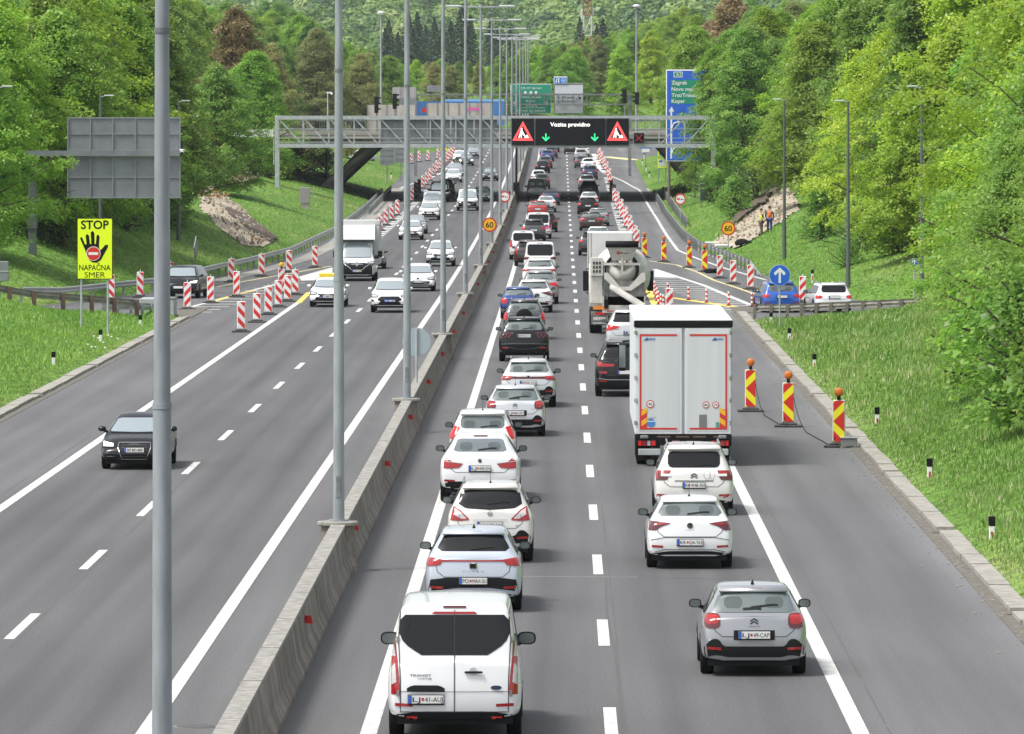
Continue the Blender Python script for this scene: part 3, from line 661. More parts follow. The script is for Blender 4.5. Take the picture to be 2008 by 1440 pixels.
for x in (xa-.05, xb+.3):
    g = ground(x, ZG); m = MB().use(GALV); m.box(x-.2, x+.2, -.3, .3, g-.5, zt+.17, .02); m.build('leg', t)
m = MB().use(BACK); x0, x1 = gx(746), gx(976); nn = 5; wd = (x1-x0)/nn
for i in range(nn):
    a = x0+i*wd; m.use(BACK).box(a+.03, a+wd-.08, .75, 1.1, gz_(281), gz_(233)); m.use(GALVD).box(a+wd*.48, a+wd*.5, .73, .749, gz_(281), gz_(233))
m.build('screen_back', t)
DOT = mat('screen_black', (.006, .007, .009), .7, spec=.15); REDE = mat('red_led', (.5, .02, .02), .4, emit=(1, .09, .09), es=1.0); GRE = mat('green_led', (.02, .4, .1), .4, emit=(.03, .85, .28), es=1.0); WHE = mat('white_led', (.5, .5, .5), .4, emit=(1, .97, .9), es=1.1)
def vms(name, xl, xr, yt, yb, yy=-.95): 
    m = MB().use(DOT); m.box(gx(xl), gx(xr), yy, -.72, gz_(yb), gz_(yt), .02); m.use(GALVD).box(gx(xl)-.05, gx(xr)+.05, yy+.1, -.73, gz_(yb)-.06, gz_(yt)+.06); return m.build(name, t)
for xl in (1003.5, 1188.5):
    sc = vms('warning_screen', xl, xl+44, 233, 284.5); cx = gx(xl+22); m = MB().use(REDE)
    A, Bp, Cp = (cx, gz_(238)), (cx-gx(X0+20.5), gz_(276)), (cx+gx(X0+20.5), gz_(276))
    a, b, c = (cx, gz_(247)), (cx-gx(X0+13), gz_(271.5)), (cx+gx(X0+13), gz_(271.5))
    vs = [(x, -.965, z) for x, z in (A, Bp, Cp, a, b, c)]; m.add(vs, [(0, 1, 4, 3), (1, 2, 5, 4), (2, 0, 3, 5)]); m.build('triangle', sc)
    m = MB().use(WHE); k = sg
    def bx_(x0, x1, y0, y1): m.box(cx+x0*k, cx+x1*k, -.97, -.966, gz_(y1), gz_(y0))
    m.add([(cx+a*k, -.97, gz_(b)) for a, b in ((-4, 256), (-1, 256), (2, 262), (6, 268), (5, 269.5), (0, 264.5), (-2, 262), (-2, 270.5), (-4, 270.5), (-4, 265), (-7, 270.5), (-9, 270.5), (-6, 262))], [tuple(range(13))])
    m.add([(cx+a*k, -.97, gz_(b)) for a, b in ((2, 270.5), (5, 268), (7.5, 264.5), (9, 265), (11.5, 270.5))], [tuple(range(5))]); bx_(-4, -1, 251.5, 255)
    m.build('digging_figure', sc)
sc = vms('message_screen', 1050, 1186.5, 233, 284.5); m = MB().use(WHE); text(m, 'Vozite previdno', gx(1118), gz_(248.2), 8.2*sg, -.965, 78*sg, .012); m.build('lettering', sc)
for x in (1070.5, 1166):
    m = MB().use(GRE); k = sg; m.box(gx(x-1.1), gx(x+1.1), -.97, -.966, gz_(275), gz_(262))
    for s in (-1, 1): m.add([(gx(x), -.975, gz_(277.5)), (gx(x), -.975, gz_(273.5)), (gx(x+s*5.8), -.975, gz_(268)), (gx(x+s*7.4), -.975, gz_(270))], [(0, 1, 2, 3)])
    m.build('green_arrow', sc)
sc = vms('lane_signal', 1243, 1262, 261.5, 280.5); m = MB().use(REDE)
for s in (-1, 1): m.bar((gx(1252.5-s*6.5), -.97, gz_(264.5)), (gx(1252.5+s*6.5), -.97, gz_(277.5)), .14, .012)
m.build('red_cross', sc)
# ================================================================ big blue sign on the right
ZB = 598.; k = ZB/F
def bx2(x): return (x-X0)*k
def bz2(y): return EYE-(y-Y0)*k
g = ground(bx2(1340), ZB); t = thing('direction_sign', 'tall blue direction sign starting Zagreb, half behind the trees', 'road sign', (bx2(1306), ZB, g)); ox, oz = bx2(1306), g
def q(x, y, yy=-.01): return (bx2(x)-ox, yy, bz2(y)-oz)
m = MB().use(WHITE); a = q(1306, 317); b = q(1392, 137); m.box(a[0], b[0], 0, .08, a[2], b[2], .04); m.use(BLUE).box(a[0]+.09, b[0]-.09, -.008, -.001, a[2]+.09, b[2]-.09); pl = m.build('sign_plate', t)
GREEN = mat('green_sheet', (.005, .25, .15), .45)
m = MB().use(GREEN); a = q(1316, 204); b = q(1382, 157); m.box(a[0], b[0], -.014, -.010, a[2], b[2]); m.build('green_field', pl)
m = MB().use(WHITE); a = q(1321, 152); b = q(1338.5, 141); m.box(a[0], b[0], -.014, -.010, a[2], b[2], .001); m.use(GREEN).box(a[0]+.06, b[0]-.06, -.018, -.015, a[2]+.06, b[2]-.06); m.use(WHITE); c = q(1330, 149.5); text(m, 'A1', c[0], c[2], 6*k, -.022, 9*k, .01)
for yy, wd in ((166, 'Zagreb'), (178.5, 'Novo mesto'), (190.5, 'Trst/Trieste'), (202, 'Koper')): c = q(1317, yy); text(m, wd, c[0], c[2], 7.5*k, -.022, None, .015, 'l')
m.build('lettering', pl)
m = MB().use(WHITE); a = q(1314.5, 311.5); b = q(1318, 219); m.box(a[0], b[0], -.014, -.010, a[2], b[2])
m.add([q(1311.5, 219, -.0145), q(1322, 219, -.0145), q(1316.8, 209, -.0145)], [(0, 1, 2)])
for yb in (301, 252):
    pts = [(1318, yb), (1318.5, yb-4), (1321, yb-9), (1325, yb-11.5), (1330, yb-12.5)]
    for u, v in zip(pts[:-1], pts[1:]): a = q(*u, -.012); b = q(*v, -.012); m.bar(a, b, .11, .004) if False else m.tube(a, b, .055, n=6)
    m.add([q(1329, yb-16, -.0145), q(1329, yb-8, -.0145), q(1335.5, yb-12, -.0145)], [(0, 1, 2)])
m.build('arrows', pl)
for x in (1312, 1362):
    m = MB().use(mat('brown_post', (.16, .13, .12), .7)); u = q(x, 317); m.tube((u[0], .12, -1.5), (u[0], .12, u[2]+1), .13); m.build('post', t)
# yellow round-arrow board and small blue board beyond the overpass
Z3 = 690.; k3 = Z3/F; p = P(1299, 311, Z3); g = ground(p.x, Z3); t = thing('yellow_board', 'yellow board with a blue disc near the right overpass pier', 'road sign', (p.x, Z3, g)); h = p.z-g
m = MB().use(mat('fluorescent_yellow')); m.box(-.5, .45, 0, .04, h-1.0, h+1.0); pl = m.build('sign_plate', t); m = MB().use(BLUE); m.lathe([(.36, -.006), (.36, -.002)], (0, 0, h+.5), 'y', 24); m.use(WHITE).box(-.42, .4, -.006, -.002, h-.85, h-.05); m.use(WHITE).box(-.04, .04, -.012, -.007, h+.3, h+.7); m.use(BLUE).box(-.35, .0, -.012, -.007, h-.4, h-.2); m.build('symbols', pl)
for x in (-.4, .35): m = MB().use(GALVD); m.tube((x, .06, -.5), (x, .06, h), .04); m.build('post', t)
p = P(1266, 290, 760.); g = ground(p.x, 760); t = thing('blue_board', 'small blue and white board low under the gantry, right', 'road sign', (p.x, 760, g)); h = p.z-g; m = MB().use(BLUE); m.box(-.75, .75, 0, .04, h-.1, h+.6); m.use(WHITE).box(-.45, .45, 0, .04, h-.5, h-.12); m.use(WHITE).box(-.35, .4, -.006, -.002, h+.15, h+.35); m.build('sign_plate', t); m = MB().use(GALVD); m.tube((0, .06, -.5), (0, .06, h), .04); m.build('post', t)
for (x, y, w_, h_, zz, lab) in ((759, 306, .75, 1.0, 700, 'grey sign back on posts beyond the overpass, left'), (786, 304, .7, .9, 720, 'second grey sign back beyond the overpass, left')):
    p = P(x, y, zz); g = ground(p.x, zz); t = thing('reversed_sign', lab, 'road sign', (p.x, zz, g)); h = max(p.z-g, 1.2); m = MB().use(BACK); m.box(-w_, w_, 0, .05, h-h_, h+h_); m.use(GALVD)
    for i in range(3): m.box(-w_, w_, -.03, -.001, h-h_+.4+i*.6, h-h_+.44+i*.6)
    m.build('plate', t); m = MB().use(GALVD); m.tube((0, .08, -.5), (0, .08, h), .05); m.build('post', t)
# ================================================================ overpass
Z4, Z5 = 621., 668.; k4 = Z4/F
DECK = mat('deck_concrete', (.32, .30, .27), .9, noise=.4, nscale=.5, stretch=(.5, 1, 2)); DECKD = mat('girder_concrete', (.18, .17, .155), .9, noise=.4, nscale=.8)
t = thing('overpass', 'concrete road overpass on slanted legs behind the message gantry', 'bridge', (0, Z4, 0)); DH = 7.85
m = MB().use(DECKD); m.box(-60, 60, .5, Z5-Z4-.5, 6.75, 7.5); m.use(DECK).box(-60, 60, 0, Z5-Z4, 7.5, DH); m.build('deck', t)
for y in (0.0, Z5-Z4-.35):
    m = MB().use(DECK); m.box(-60, 60, y-.05, y+.35, DH+.001, DH+.32); m.build('parapet', t)
    m = MB().use(GALVD); m.bar((-60, y+.15, DH+1.35), (60, y+.15, DH+1.35), .08); m.bar((-60, y+.15, DH+.45), (60, y+.15, DH+.45), .05)
    for i in range(480): x = -60+i*.25; m.tube((x, y+.15, DH+.3), (x, y+.15, DH+1.35), .016 if i % 8 else .04, n=4, caps=False)
    m.build('railing', t)
for s in (-1, 1):
    for y in (9, 36):
        xt, xb2 = s*-1, 0
        X1, X2 = (-18.4, -22.9) if s < 0 else (10.0, 13.6)
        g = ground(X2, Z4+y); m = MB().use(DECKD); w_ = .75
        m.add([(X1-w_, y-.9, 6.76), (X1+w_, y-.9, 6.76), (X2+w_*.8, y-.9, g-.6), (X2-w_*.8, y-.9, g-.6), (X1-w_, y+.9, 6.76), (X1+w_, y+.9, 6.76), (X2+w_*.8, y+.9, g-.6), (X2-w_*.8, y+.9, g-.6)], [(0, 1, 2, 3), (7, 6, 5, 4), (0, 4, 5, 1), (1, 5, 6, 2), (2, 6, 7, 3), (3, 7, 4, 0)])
        m.use(DECK).add([(X1-w_*.5, y-.92, 6.5), (X1+w_*.4, y-.92, 6.5), (X2+w_*.4, y-.92, g), (X2-w_*.5, y-.92, g)], [(0, 1, 2, 3)])
        m.build('slanted_leg', t)
def onb(x, Z): return ((x-X0)*Z/F, Z, DH)
def bh(y, Z): return EYE-(y-Y0)*Z/F-DH
for x, y, lab, Z in ((747, 25, 'tall mushroom lamp post on the overpass, left side', 660.), (1248, 12, 'tall mushroom lamp post on the overpass, right side', 625.)):
    t = thing('high_mast_lamp', lab, 'lamp post', onb(x, Z)); h = bh(y, Z); m = MB().use(POLEM, True); m.tube((0, 0, 0), (0, 0, h), .13, .08, 10); m.build('pole', t); m = MB().use(mat('lamp_housing')); m.lathe([(.06, h-.15), (.38, h-.06), (.38, h+.02), (.2, h+.16)], n=12); m.box(-.4, .4, -.2, .2, h-.02, h+.06); m.build('lamp_head', t)
for x, y0, y1, lab, Z, face in ((738, 190, 222, 'traffic signal left of the high mast on the overpass', 628., 1), (774, 184, 214, 'traffic signal left of the grey box sign on the overpass', 628., 1), (1225, 175, 203, 'left traffic signal of the pair at the right of the overpass', 628., -1), (1249, 181, 205, 'right traffic signal on the high mast at the right', 624.3, -1)):
    t = thing('traffic_light', lab, 'traffic light', onb(x, Z)); a, b = bh(y1, Z), bh(y0, Z); m = MB().use(BLACK); m.box(-.2, .2, -.15, .15, a, b, .03)
    m.build('signal_head', t); m = MB().use(BLACK)
    for i in range(3): zz = a+(b-a)*(i+.6)/3; s_ = face; u0, u1 = sorted((s_*.18, s_*.5)) if False else sorted((-s_*.18, -s_*.42)); m.box(min(s_*.2, s_*.42), max(s_*.2, s_*.42), -.13, .13, zz, zz+.16)
    m.build('visors', t); m = MB().use(GALVD); m.tube((0, 0, 0), (0, 0, a), .06, n=8); m.build('post', t)
t = thing('camera_pole', 'slim pole with a white camera behind the gantry, left', 'camera pole', (-22.9, 640, 3)); m = MB().use(GALV); m.tube((0, 0, 0), (0, 0, bh(183, 640)+DH-3), .06); m.build('pole', t); m = MB().use(WHITE); hh = bh(183, 640)+DH-3; m.box(-.1, .35, -.1, .1, hh, hh+.12); m.ball((.38, 0, hh-.05), .13); m.build('camera_head', t)
# walls and loads on the overpass
WALLC = mat('wall_concrete', (.36, .34, .30), .9, noise=.3, nscale=.8, stretch=(1, 1, .4)); PINK = mat('pink_spray', (.62, .05, .33), .6); Z6 = 656.
t = thing('graffiti_wall', 'pale concrete panel wall with pink graffiti on the overpass', 'wall', (0, Z6, DH)); k6 = Z6/F
def wx(x): return (x-X0)*k6
def wz(y): return EYE-(y-Y0)*k6-DH
for xa_, xb_, yt in ((837, 962, 202.5),):
    n = 6; wd = (wx(xb_)-wx(xa_))/n
    for i in range(n): m = MB().use(WALLC); x = wx(xa_)+i*wd; m.box(x+.03, x+wd-.03, 0, .2, 0, wz(yt)); m.use(GALVD).box(x-.05, x+.05, -.05, -.001, 0, wz(yt)); m.build('panel', t)
m = MB().use(PINK); text(m, 'SAVADO', wx(930), wz(217), 6*k6, -.06, 34*k6, .05); m.build('graffiti', t)
t = thing('grey_wall', 'low grey panel wall behind the left traffic signals', 'wall', (0, Z6-2, DH)); n = 5; wd = (wx(815)-wx(722))/n
for i in range(n): m = MB().use(WALLC); x = wx(722)+i*wd; m.box(x+.03, x+wd-.03, 0, .2, 0, wz(206)); m.use(GALVD).box(x-.05, x+.04, -.05, -.001, 0, wz(206)); m.build('panel', t)
t = thing('reversed_sign', 'weathered grey box sign back above the low grey wall', 'road sign', (0, Z6+3, DH)); m = MB().use(mat('stained_grey', (.30, .28, .29), .7, noise=.5, nscale=.9, stretch=(3, 1, .3))); m.box(wx(768), wx(815), 0, .3, wz(193), wz(171)); m.use(BACK).box(wx(781), wx(815), -.02, .3, 0, wz(193)-.01); m.build('plate', t); m = MB().use(BACK); m.box(wx(836), wx(862), 0, .3, wz(180), wz(167)); m.build('top_box', t)
BLP = mat('blue_truck_paint', (.05, .17, .42), .4); t = thing('blue_trailer', 'long bright blue trailer behind the graffiti wall', 'trailer', (0, Z6+5.5, DH)); m = MB().use(BLP); m.box(wx(815), wx(988), 0, 2.5, .9, wz(199)); m.use(mat('pale_blue_tarp', (.20, .42, .72), .5)).box(wx(865), wx(988), 0, 2.5, wz(199)+.01, wz(194.5)); m.build('box_body', t); m = MB().use(RUB)
for x in (wx(830), wx(975)): m.lathe([(.45, 0), (.45, .3)], (x, 0, .45), 'y', 16)
m.build('wheels', t); m = MB().use(RED); m.add([(wx(824), -.02, wz(217)), (wx(829), -.02, wz(210)), (wx(834), -.02, wz(213)), (wx(836), -.02, wz(220)), (wx(828), -.02, wz(221))], [(0, 1, 2, 3, 4)]); m.build('red_emblem', t)
# second gantry with the green and white signs
Z7 = 745.; k7 = Z7/F
def sx(x): return (x-X0)*k7
def sz(y): return EYE-(y-Y0)*k7
t = thing('far_gantry', 'distant lattice gantry holding the green and white signs', 'gantry', (0, Z7, 0)); m = MB().use(GALVD)
for y in (0, 1.0):
    m.box(sx(812), sx(1238), y-.1, y+.1, sz(187), sz(184)); m.box(sx(812), sx(1238), y-.1, y+.1, sz(206), sz(204))
    for i in range(16): x = sx(815)+i*(sx(1235)-sx(815))/15; m.bar((x, y, sz(205)), (x, y, sz(186)), .1); m.bar((x, y, sz(205)), (x+(sx(1235)-sx(815))/30, y, sz(186)), .08)
m.build('truss', t)
for x in (sx(815), sx(1235)): g = ground(x, Z7); m = MB().use(GALVD); m.box(x-.18, x+.18, .2, .6, g-.5, sz(184)); m.build('leg', t)
FGREEN = mat('motorway_green', (.01, .27, .17), .45)
m = MB().use(WHITE); m.box(sx(1001), sx(1081), 1.3, 1.4, sz(223), sz(164.5), .04); m.use(FGREEN).box(sx(1002), sx(1080), 1.29, 1.299, sz(222), sz(165.5)); pl = m.build('green_sign', t)
m = MB().use(WHITE); yy = 1.28
for x, wd in ((1026, 'E70'), (1037, 'E57'), (1048, 'E61'), (1058, 'A1')): text(m, wd, sx(x), sz(175), 4*k7, yy, 8*k7, .0)
for x in (1030, 1041, 1051): m.lathe([(2.8*k7, yy-.001), (2.8*k7, yy)], (sx(x), 0, sz(181.5)), 'y', 16)
text(m, 'Novo mesto', sx(1042), sz(192.5), 4.5*k7, yy, 38*k7, .01); text(m, 'Koper', sx(1041), sz(200.5), 4.5*k7, yy, 19*k7, .01); text(m, 'Kranj', sx(1042), sz(209), 4.5*k7, yy, 22*k7, .01); text(m, 'vzhod, Lj.-zahod', sx(1041), sz(219), 4.5*k7, yy, 56*k7, .01); m.box(sx(1016), sx(1068), yy, yy+.005, sz(212), sz(211.3))
for x in (1009, 1072): m.box(sx(x-.8), sx(x+.8), yy, yy+.005, sz(208), sz(202)); m.add([(sx(x-3.5), yy, sz(203)), (sx(x+3.5), yy, sz(203)), (sx(x), yy, sz(198))], [(0, 1, 2)])
m.build('lettering', pl)
PALEG = mat('pale_grey_sheet', (.58, .60, .64), .5); m = MB().use(GALVD); m.box(sx(1086.5), sx(1144), 1.3, 1.4, sz(223), sz(163), .03); m.use(PALEG).box(sx(1088), sx(1143), 1.29, 1.299, sz(222), sz(167)); pl = m.build('white_sign', t)
m = MB().use(BLACK); text(m, 'Lj.-Kozeze', sx(1092), sz(193), 4.4*k7, 1.28, 35*k7, .01, 'l'); text(m, 'Lj.-Podutik', sx(1092), sz(201), 4.4*k7, 1.28, 36*k7, .01, 'l'); m.bar((sx(1131), 1.28, sz(197)), (sx(1137), 1.28, sz(192.5)), .1, .004); m.add([(sx(1140), 1.28, sz(190)), (sx(1133.5), 1.28, sz(191.5)), (sx(1138), 1.28, sz(196))], [(0, 1, 2)]); m.build('lettering', pl)
m = MB().use(WHITE); m.box(sx(1086), sx(1112.5), 1.2, 1.3, sz(165), sz(150.5), .03); m.use(mat('exit_blue', (.03, .20, .62), .45)).box(sx(1087), sx(1111.5), 1.19, 1.199, sz(164), sz(152)); m.use(WHITE); yy = 1.18; m.add([(sx(a), yy, sz(b)) for a, b in ((1089, 162.5), (1091.5, 162.5), (1093, 154), (1091.5, 154))], [(0, 1, 2, 3)]); m.add([(sx(a), yy, sz(b)) for a, b in ((1094.5, 162.5), (1097, 162.5), (1096, 156), (1099, 154), (1094, 154))], [(0, 1, 2, 3, 4)])
for r_, m_ in ((4.6, WHITE), (3.8, MATS['exit_blue']), (1.5, WHITE)): m.use(m_).lathe([(r_*k7, yy-.006+r_*.001), (r_*k7, yy-.005+r_*.001)], (sx(1105.5), 0, sz(158)), 'y', 20)
m.build('exit_plate', t)
# white slatted fence on the left skyline of the bank
Z8 = 560.; p = P(498, 262, Z8); t = thing('white_fence', 'white slatted fence on top of the left bank', 'fence', (p.x, Z8, p.z-1.2)); m = MB().use(WHITE)
for i in range(26): m.box(-1.7+i*.13, -1.62+i*.13, 0, .04, .9, 1.55)
m.box(-1.75, 1.75, .04, .08, 1.0, 1.06); m.box(-1.75, 1.75, .04, .08, 1.4, 1.46); m.build('slats', t)
for x in (-1.7, 1.7): m = MB().use(GALV); m.box(x-.04, x+.04, .08, .16, -1.5, 1.8); m.build('post', t)
# lattice mast far away on the hill
Z9 = 1640.; k9 = Z9/F; p = P(1152, 62, Z9); t = thing('radio_mast', 'red and white lattice mast on the hazy hill', 'mast', (p.x, Z9, p.z-6)); RW = (mat('mast_red', (.30, .07, .05), .7), mat('mast_white', (.55, .55, .55), .7))
for i in range(10):
    m = MB().use(RW[i % 2]); z = i*5.0; w_ = .95
    for a, b in ((-1, -1), (1, -1), (1, 1), (-1, 1)): m.bar((a*w_, b*w_, z), (a*w_, b*w_, z+5), .3)
    for a, b, c, d in ((-1, -1, 1, -1), (1, -1, 1, 1), (1, 1, -1, 1), (-1, 1, -1, -1)): m.bar((a*w_, b*w_, z), (c*w_, d*w_, z+5), .2); m.bar((a*w_, b*w_, z), (c*w_, d*w_, z), .22)
    m.build('lattice_section', t)
for z in (5, 9, 14): m = MB().use(RW[1]); m.box(-1.7, -1.1, -.4, .4, z, z+2.6, .1); m.build('antenna', t); m = MB().use(RW[1]); m.box(1.1, 1.7, -.4, .4, z+1, z+3, .1); m.build('antenna', t)
# earth cuttings
o = patch_on_ground('earth_cutting', [(398, 362), (425, 372), (470, 410), (532, 470), (520, 485), (480, 484), (440, 455), (398, 412)], EARTH); tag(o, None, kind='structure')
o = patch_on_ground('earth_cutting', [(440, 408), (452, 412), (500, 440), (538, 468), (530, 478), (498, 458), (455, 425)], SOIL, .16, 1, .05); tag(o, None, kind='structure')
o = patch_on_ground('earth_cutting', [(1530, 355), (1560, 395), (1562, 415), (1515, 445), (1450, 488), (1395, 482), (1440, 450), (1500, 395)], EARTH, .04, .8, .12); tag(o, None, kind='structure')
o = patch_on_ground('earth_cutting', [(1532, 352), (1500, 385), (1445, 432), (1438, 448), (1500, 402), (1538, 366)], SOIL, .35, 1, .1); tag(o, None, kind='structure')
o = patch_on_ground('earth_cutting', [(400, 290), (470, 262), (515, 300), (500, 360), (440, 372), (395, 345)], mat('dry_brush', (.30, .22, .15), .95, noise=.5, nscale=1.5), .1, 2, .3); tag(o, None, kind='structure')

def rubble(px, n, sd):
    pts = [hit(*p) for p in px]; r2 = random.Random(sd); m = MB(); cs = (EARTH, mat('pale_stone', (.42, .38, .32), .9), mat('brown_clod', (.20, .14, .09), .95))
    for i in range(n):
        a, b, c = r2.sample(pts, 3); u, v = r2.random(), r2.random()
        if u+v > 1: u, v = 1-u, 1-v
        x = a.x+u*(b.x-a.x)+v*(c.x-a.x); z = a.y+u*(b.y-a.y)+v*(c.y-a.y); g = ground(x, z); s = r2.uniform(.025, .085); m.use(r2.choice(cs)); m.box(x-s, x+s, z-s, z+s, g, g+.15+s*1.3, s*.35)
    o = m.build('rubble'); tag(o, None, kind='stuff')
rubble([(398, 362), (425, 372), (470, 410), (532, 470), (520, 485), (480, 484), (440, 455), (398, 412)], 420, 1)
rubble([(1530, 355), (1560, 395), (1562, 415), (1515, 445), (1450, 488), (1395, 482), (1440, 450), (1500, 395)], 480, 2)
# ================================================================ vehicles
GLASS = mat('car_glass_dark', (.006, .007, .008), .05, spec=.42); GLASSL = mat('car_glass_light', (.10, .125, .125), .03, spec=1.0, coat=1.0); GLASSW = mat('windscreen', (.26, .31, .33), .03, spec=1.0, coat=1.0)  # windscreen base colour is paled to stand in for reflected sky
TLR = mat('tail_lens', (.32, .012, .012), .12, coat=.6); TLB = mat('brake_lit', (.42, .012, .014), .2, emit=(1, .05, .04), es=.10); TLD = mat('tail_lens_dark', (.10, .008, .01), .12, coat=.8); TLW = mat('lens_clear', (.50, .48, .48), .12, coat=.6)
HL = mat('headlight', (.42, .44, .46), .08, coat=1.0); HLE = mat('headlight_lit', (.8, .8, .75), .2, emit=(1, .97, .85), es=1.6)
PLATE = mat('plate_white', (.72, .72, .70), .4); PLB = mat('plate_blue', (.02, .10, .50), .4); CHROME = mat('chrome', (.6, .6, .6), .12, 1.0); TRIM = mat('dark_trim', (.011, .0115, .012), .6, spec=.2); SEAM = mat('seam', (.03, .03, .032), .8); RIM = mat('rim_alloy', (.30, .31, .32), .3, .7); MIRG = mat('mirror_glass', (.10, .12, .12), .04, spec=1)
def paint(name, c, metal=0.0, rough=.28): return mat('paint_'+name, c, rough, metal, coat=1.0)
WH = paint('white', (.76, .77, .78)); WH2 = paint('ivory', (.70, .69, .66)); SIL = paint('silver', (.34, .35, .37), .45); GRY = paint('grey', (.06, .065, .07), .3); BLK = mat('paint_black', (.006, .0065, .008), .22, 0, spec=.35, coat=.25); DBL = paint('dark_blue', (.015, .035, .10), .2); BLU = paint('blue', (.01, .045, .22), .2); BLU2 = paint('bright_blue', (.01, .10, .45), .2); REDP = paint('red', (.40, .02, .015)); BRN = paint('brown', (.055, .035, .03), .3); ICE = paint('ice_silver', (.50, .55, .62), .25); WGR = paint('white_grey', (.58, .60, .62), .2); LGR = paint('light_grey', (.30, .31, .32), .3)
def lerp(a, b, t): return a+(b-a)*t
def pw(pts, x):
    if x <= pts[0][0]: return pts[0][1]
    for (a, va), (b, vb) in zip(pts[:-1], pts[1:]):
        if x <= b: return va+(vb-va)*(x-a)/(b-a)
    return pts[-1][1]
def body_mesh(W, H, L, top, belt, wtop, z0=.26, ends=(.10, .12), rear_tuck=.10, nose=.12, sub=2):
    """top, belt, wtop: (y, value) profiles along the length; returns smooth verts and faces"""
    ys = sorted(set([0, .06, .22, L-.28, L-.08, L]+[p[0] for p in top]+[.9, L*.5, L-1.0])); hw = W/2; rings = []
    ys = [y for i, y in enumerate(ys) if i == 0 or y-ys[i-1] > .03]
    for y in ys:
        t = y/L; zt = pw(top, y); zb = min(pw(belt, y), zt-.07); wt = pw(wtop, y)*hw
        er = max(0, 1-y/.30); ef = max(0, 1-(L-y)/.42)
        wm = hw*(1-ends[0]*er**2-ends[1]*ef**2); wt = min(wt, wm*.93)*(1-.03*(er+ef))
        rows = [(wm*.88, z0), (wm*.97, z0+.05), (wm*1.0, z0+.22), (wm*1.0, lerp(z0, zb, .62)), (wm*.985, zb-.09), (wm*.955, zb), (lerp(wm*.94, wt, .5), lerp(zb, zt, .5)), (wt+.012, zt-.055), (wt*.90, zt-.012), (wt*.5, zt+.0)]
        r = []
        for k, (x, z) in enumerate(rows):
            f = (z-z0)/max(.2, (pw(top, 0)-z0)); yy = y
            if er: yy += er*rear_tuck*max(0, f-.45)*1.2 + er*.10*max(0, .14-f)*3
            if ef: f2 = (z-z0)/max(.2, pw(top, L)-z0); yy -= ef*nose*max(0, f2-.55)*1.3 + ef*.10*max(0, .14-f2)*3
            r.append((x, yy, z))
        full = r+[(0, r[-1][1], zt+.012)]+[(-x, yy, z) for x, yy, z in r[::-1]]; rings.append(full)
    n = len(rings[0]); vs = []; fs = []
    for rr_ in rings: vs += rr_
    for i in range(len(rings)-1):
        for j in range(n): jj = (j+1) % n; fs.append((i*n+j, i*n+jj, (i+1)*n+jj, (i+1)*n+j))
    for end, i, sgn in ((0, 0, -1), (1, len(rings)-1, 1)):      # bulged end faces
        R_ = rings[i]; half = n//2; cols = [[i*n+j for j in range(half)]]
        for fr in (.62, 0, -.62):
            c = []
            for j in range(half):
                a = R_[j]; o = len(vs); vs.append((a[0]*fr, a[1]+sgn*.07*(1-fr*fr)*(.6+.4*min(1, j/3)), a[2]+.01*(1-abs(fr)))); c.append(o)
            cols.append(c)
        cols.append([i*n+(n-1-j) for j in range(half)])
        for a, b in zip(cols[:-1], cols[1:]):
            for j in range(half-1): fs.append((a[j], b[j], b[j+1], a[j+1]) if end else (a[j], a[j+1], b[j+1], b[j]))
        top_c = i*n+half
        fs.append((cols[0][-1], cols[1][-1], cols[2][-1], top_c)); fs.append((top_c, cols[2][-1], cols[3][-1], cols[4][-1]))
    me = bpy.data.meshes.new('body'); me.from_pydata(vs, [], fs); bm = bmesh.new(); bm.from_mesh(me)
    bmesh.ops.remove_doubles(bm, verts=bm.verts, dist=.001); bmesh.ops.recalc_face_normals(bm, faces=bm.faces); bm.to_mesh(me); bm.free()
    o = bpy.data.objects.new('tmp', me); COL.objects.link(o); md = o.modifiers.new('s', 'SUBSURF'); md.levels = sub; md.render_levels = sub
    dg = bpy.context.evaluated_depsgraph_get(); m2 = bpy.data.meshes.new_from_object(o.evaluated_get(dg)); bpy.data.objects.remove(o); bpy.data.meshes.remove(me)
    m2.polygons.foreach_set('use_smooth', [True]*len(m2.polygons)); return m2
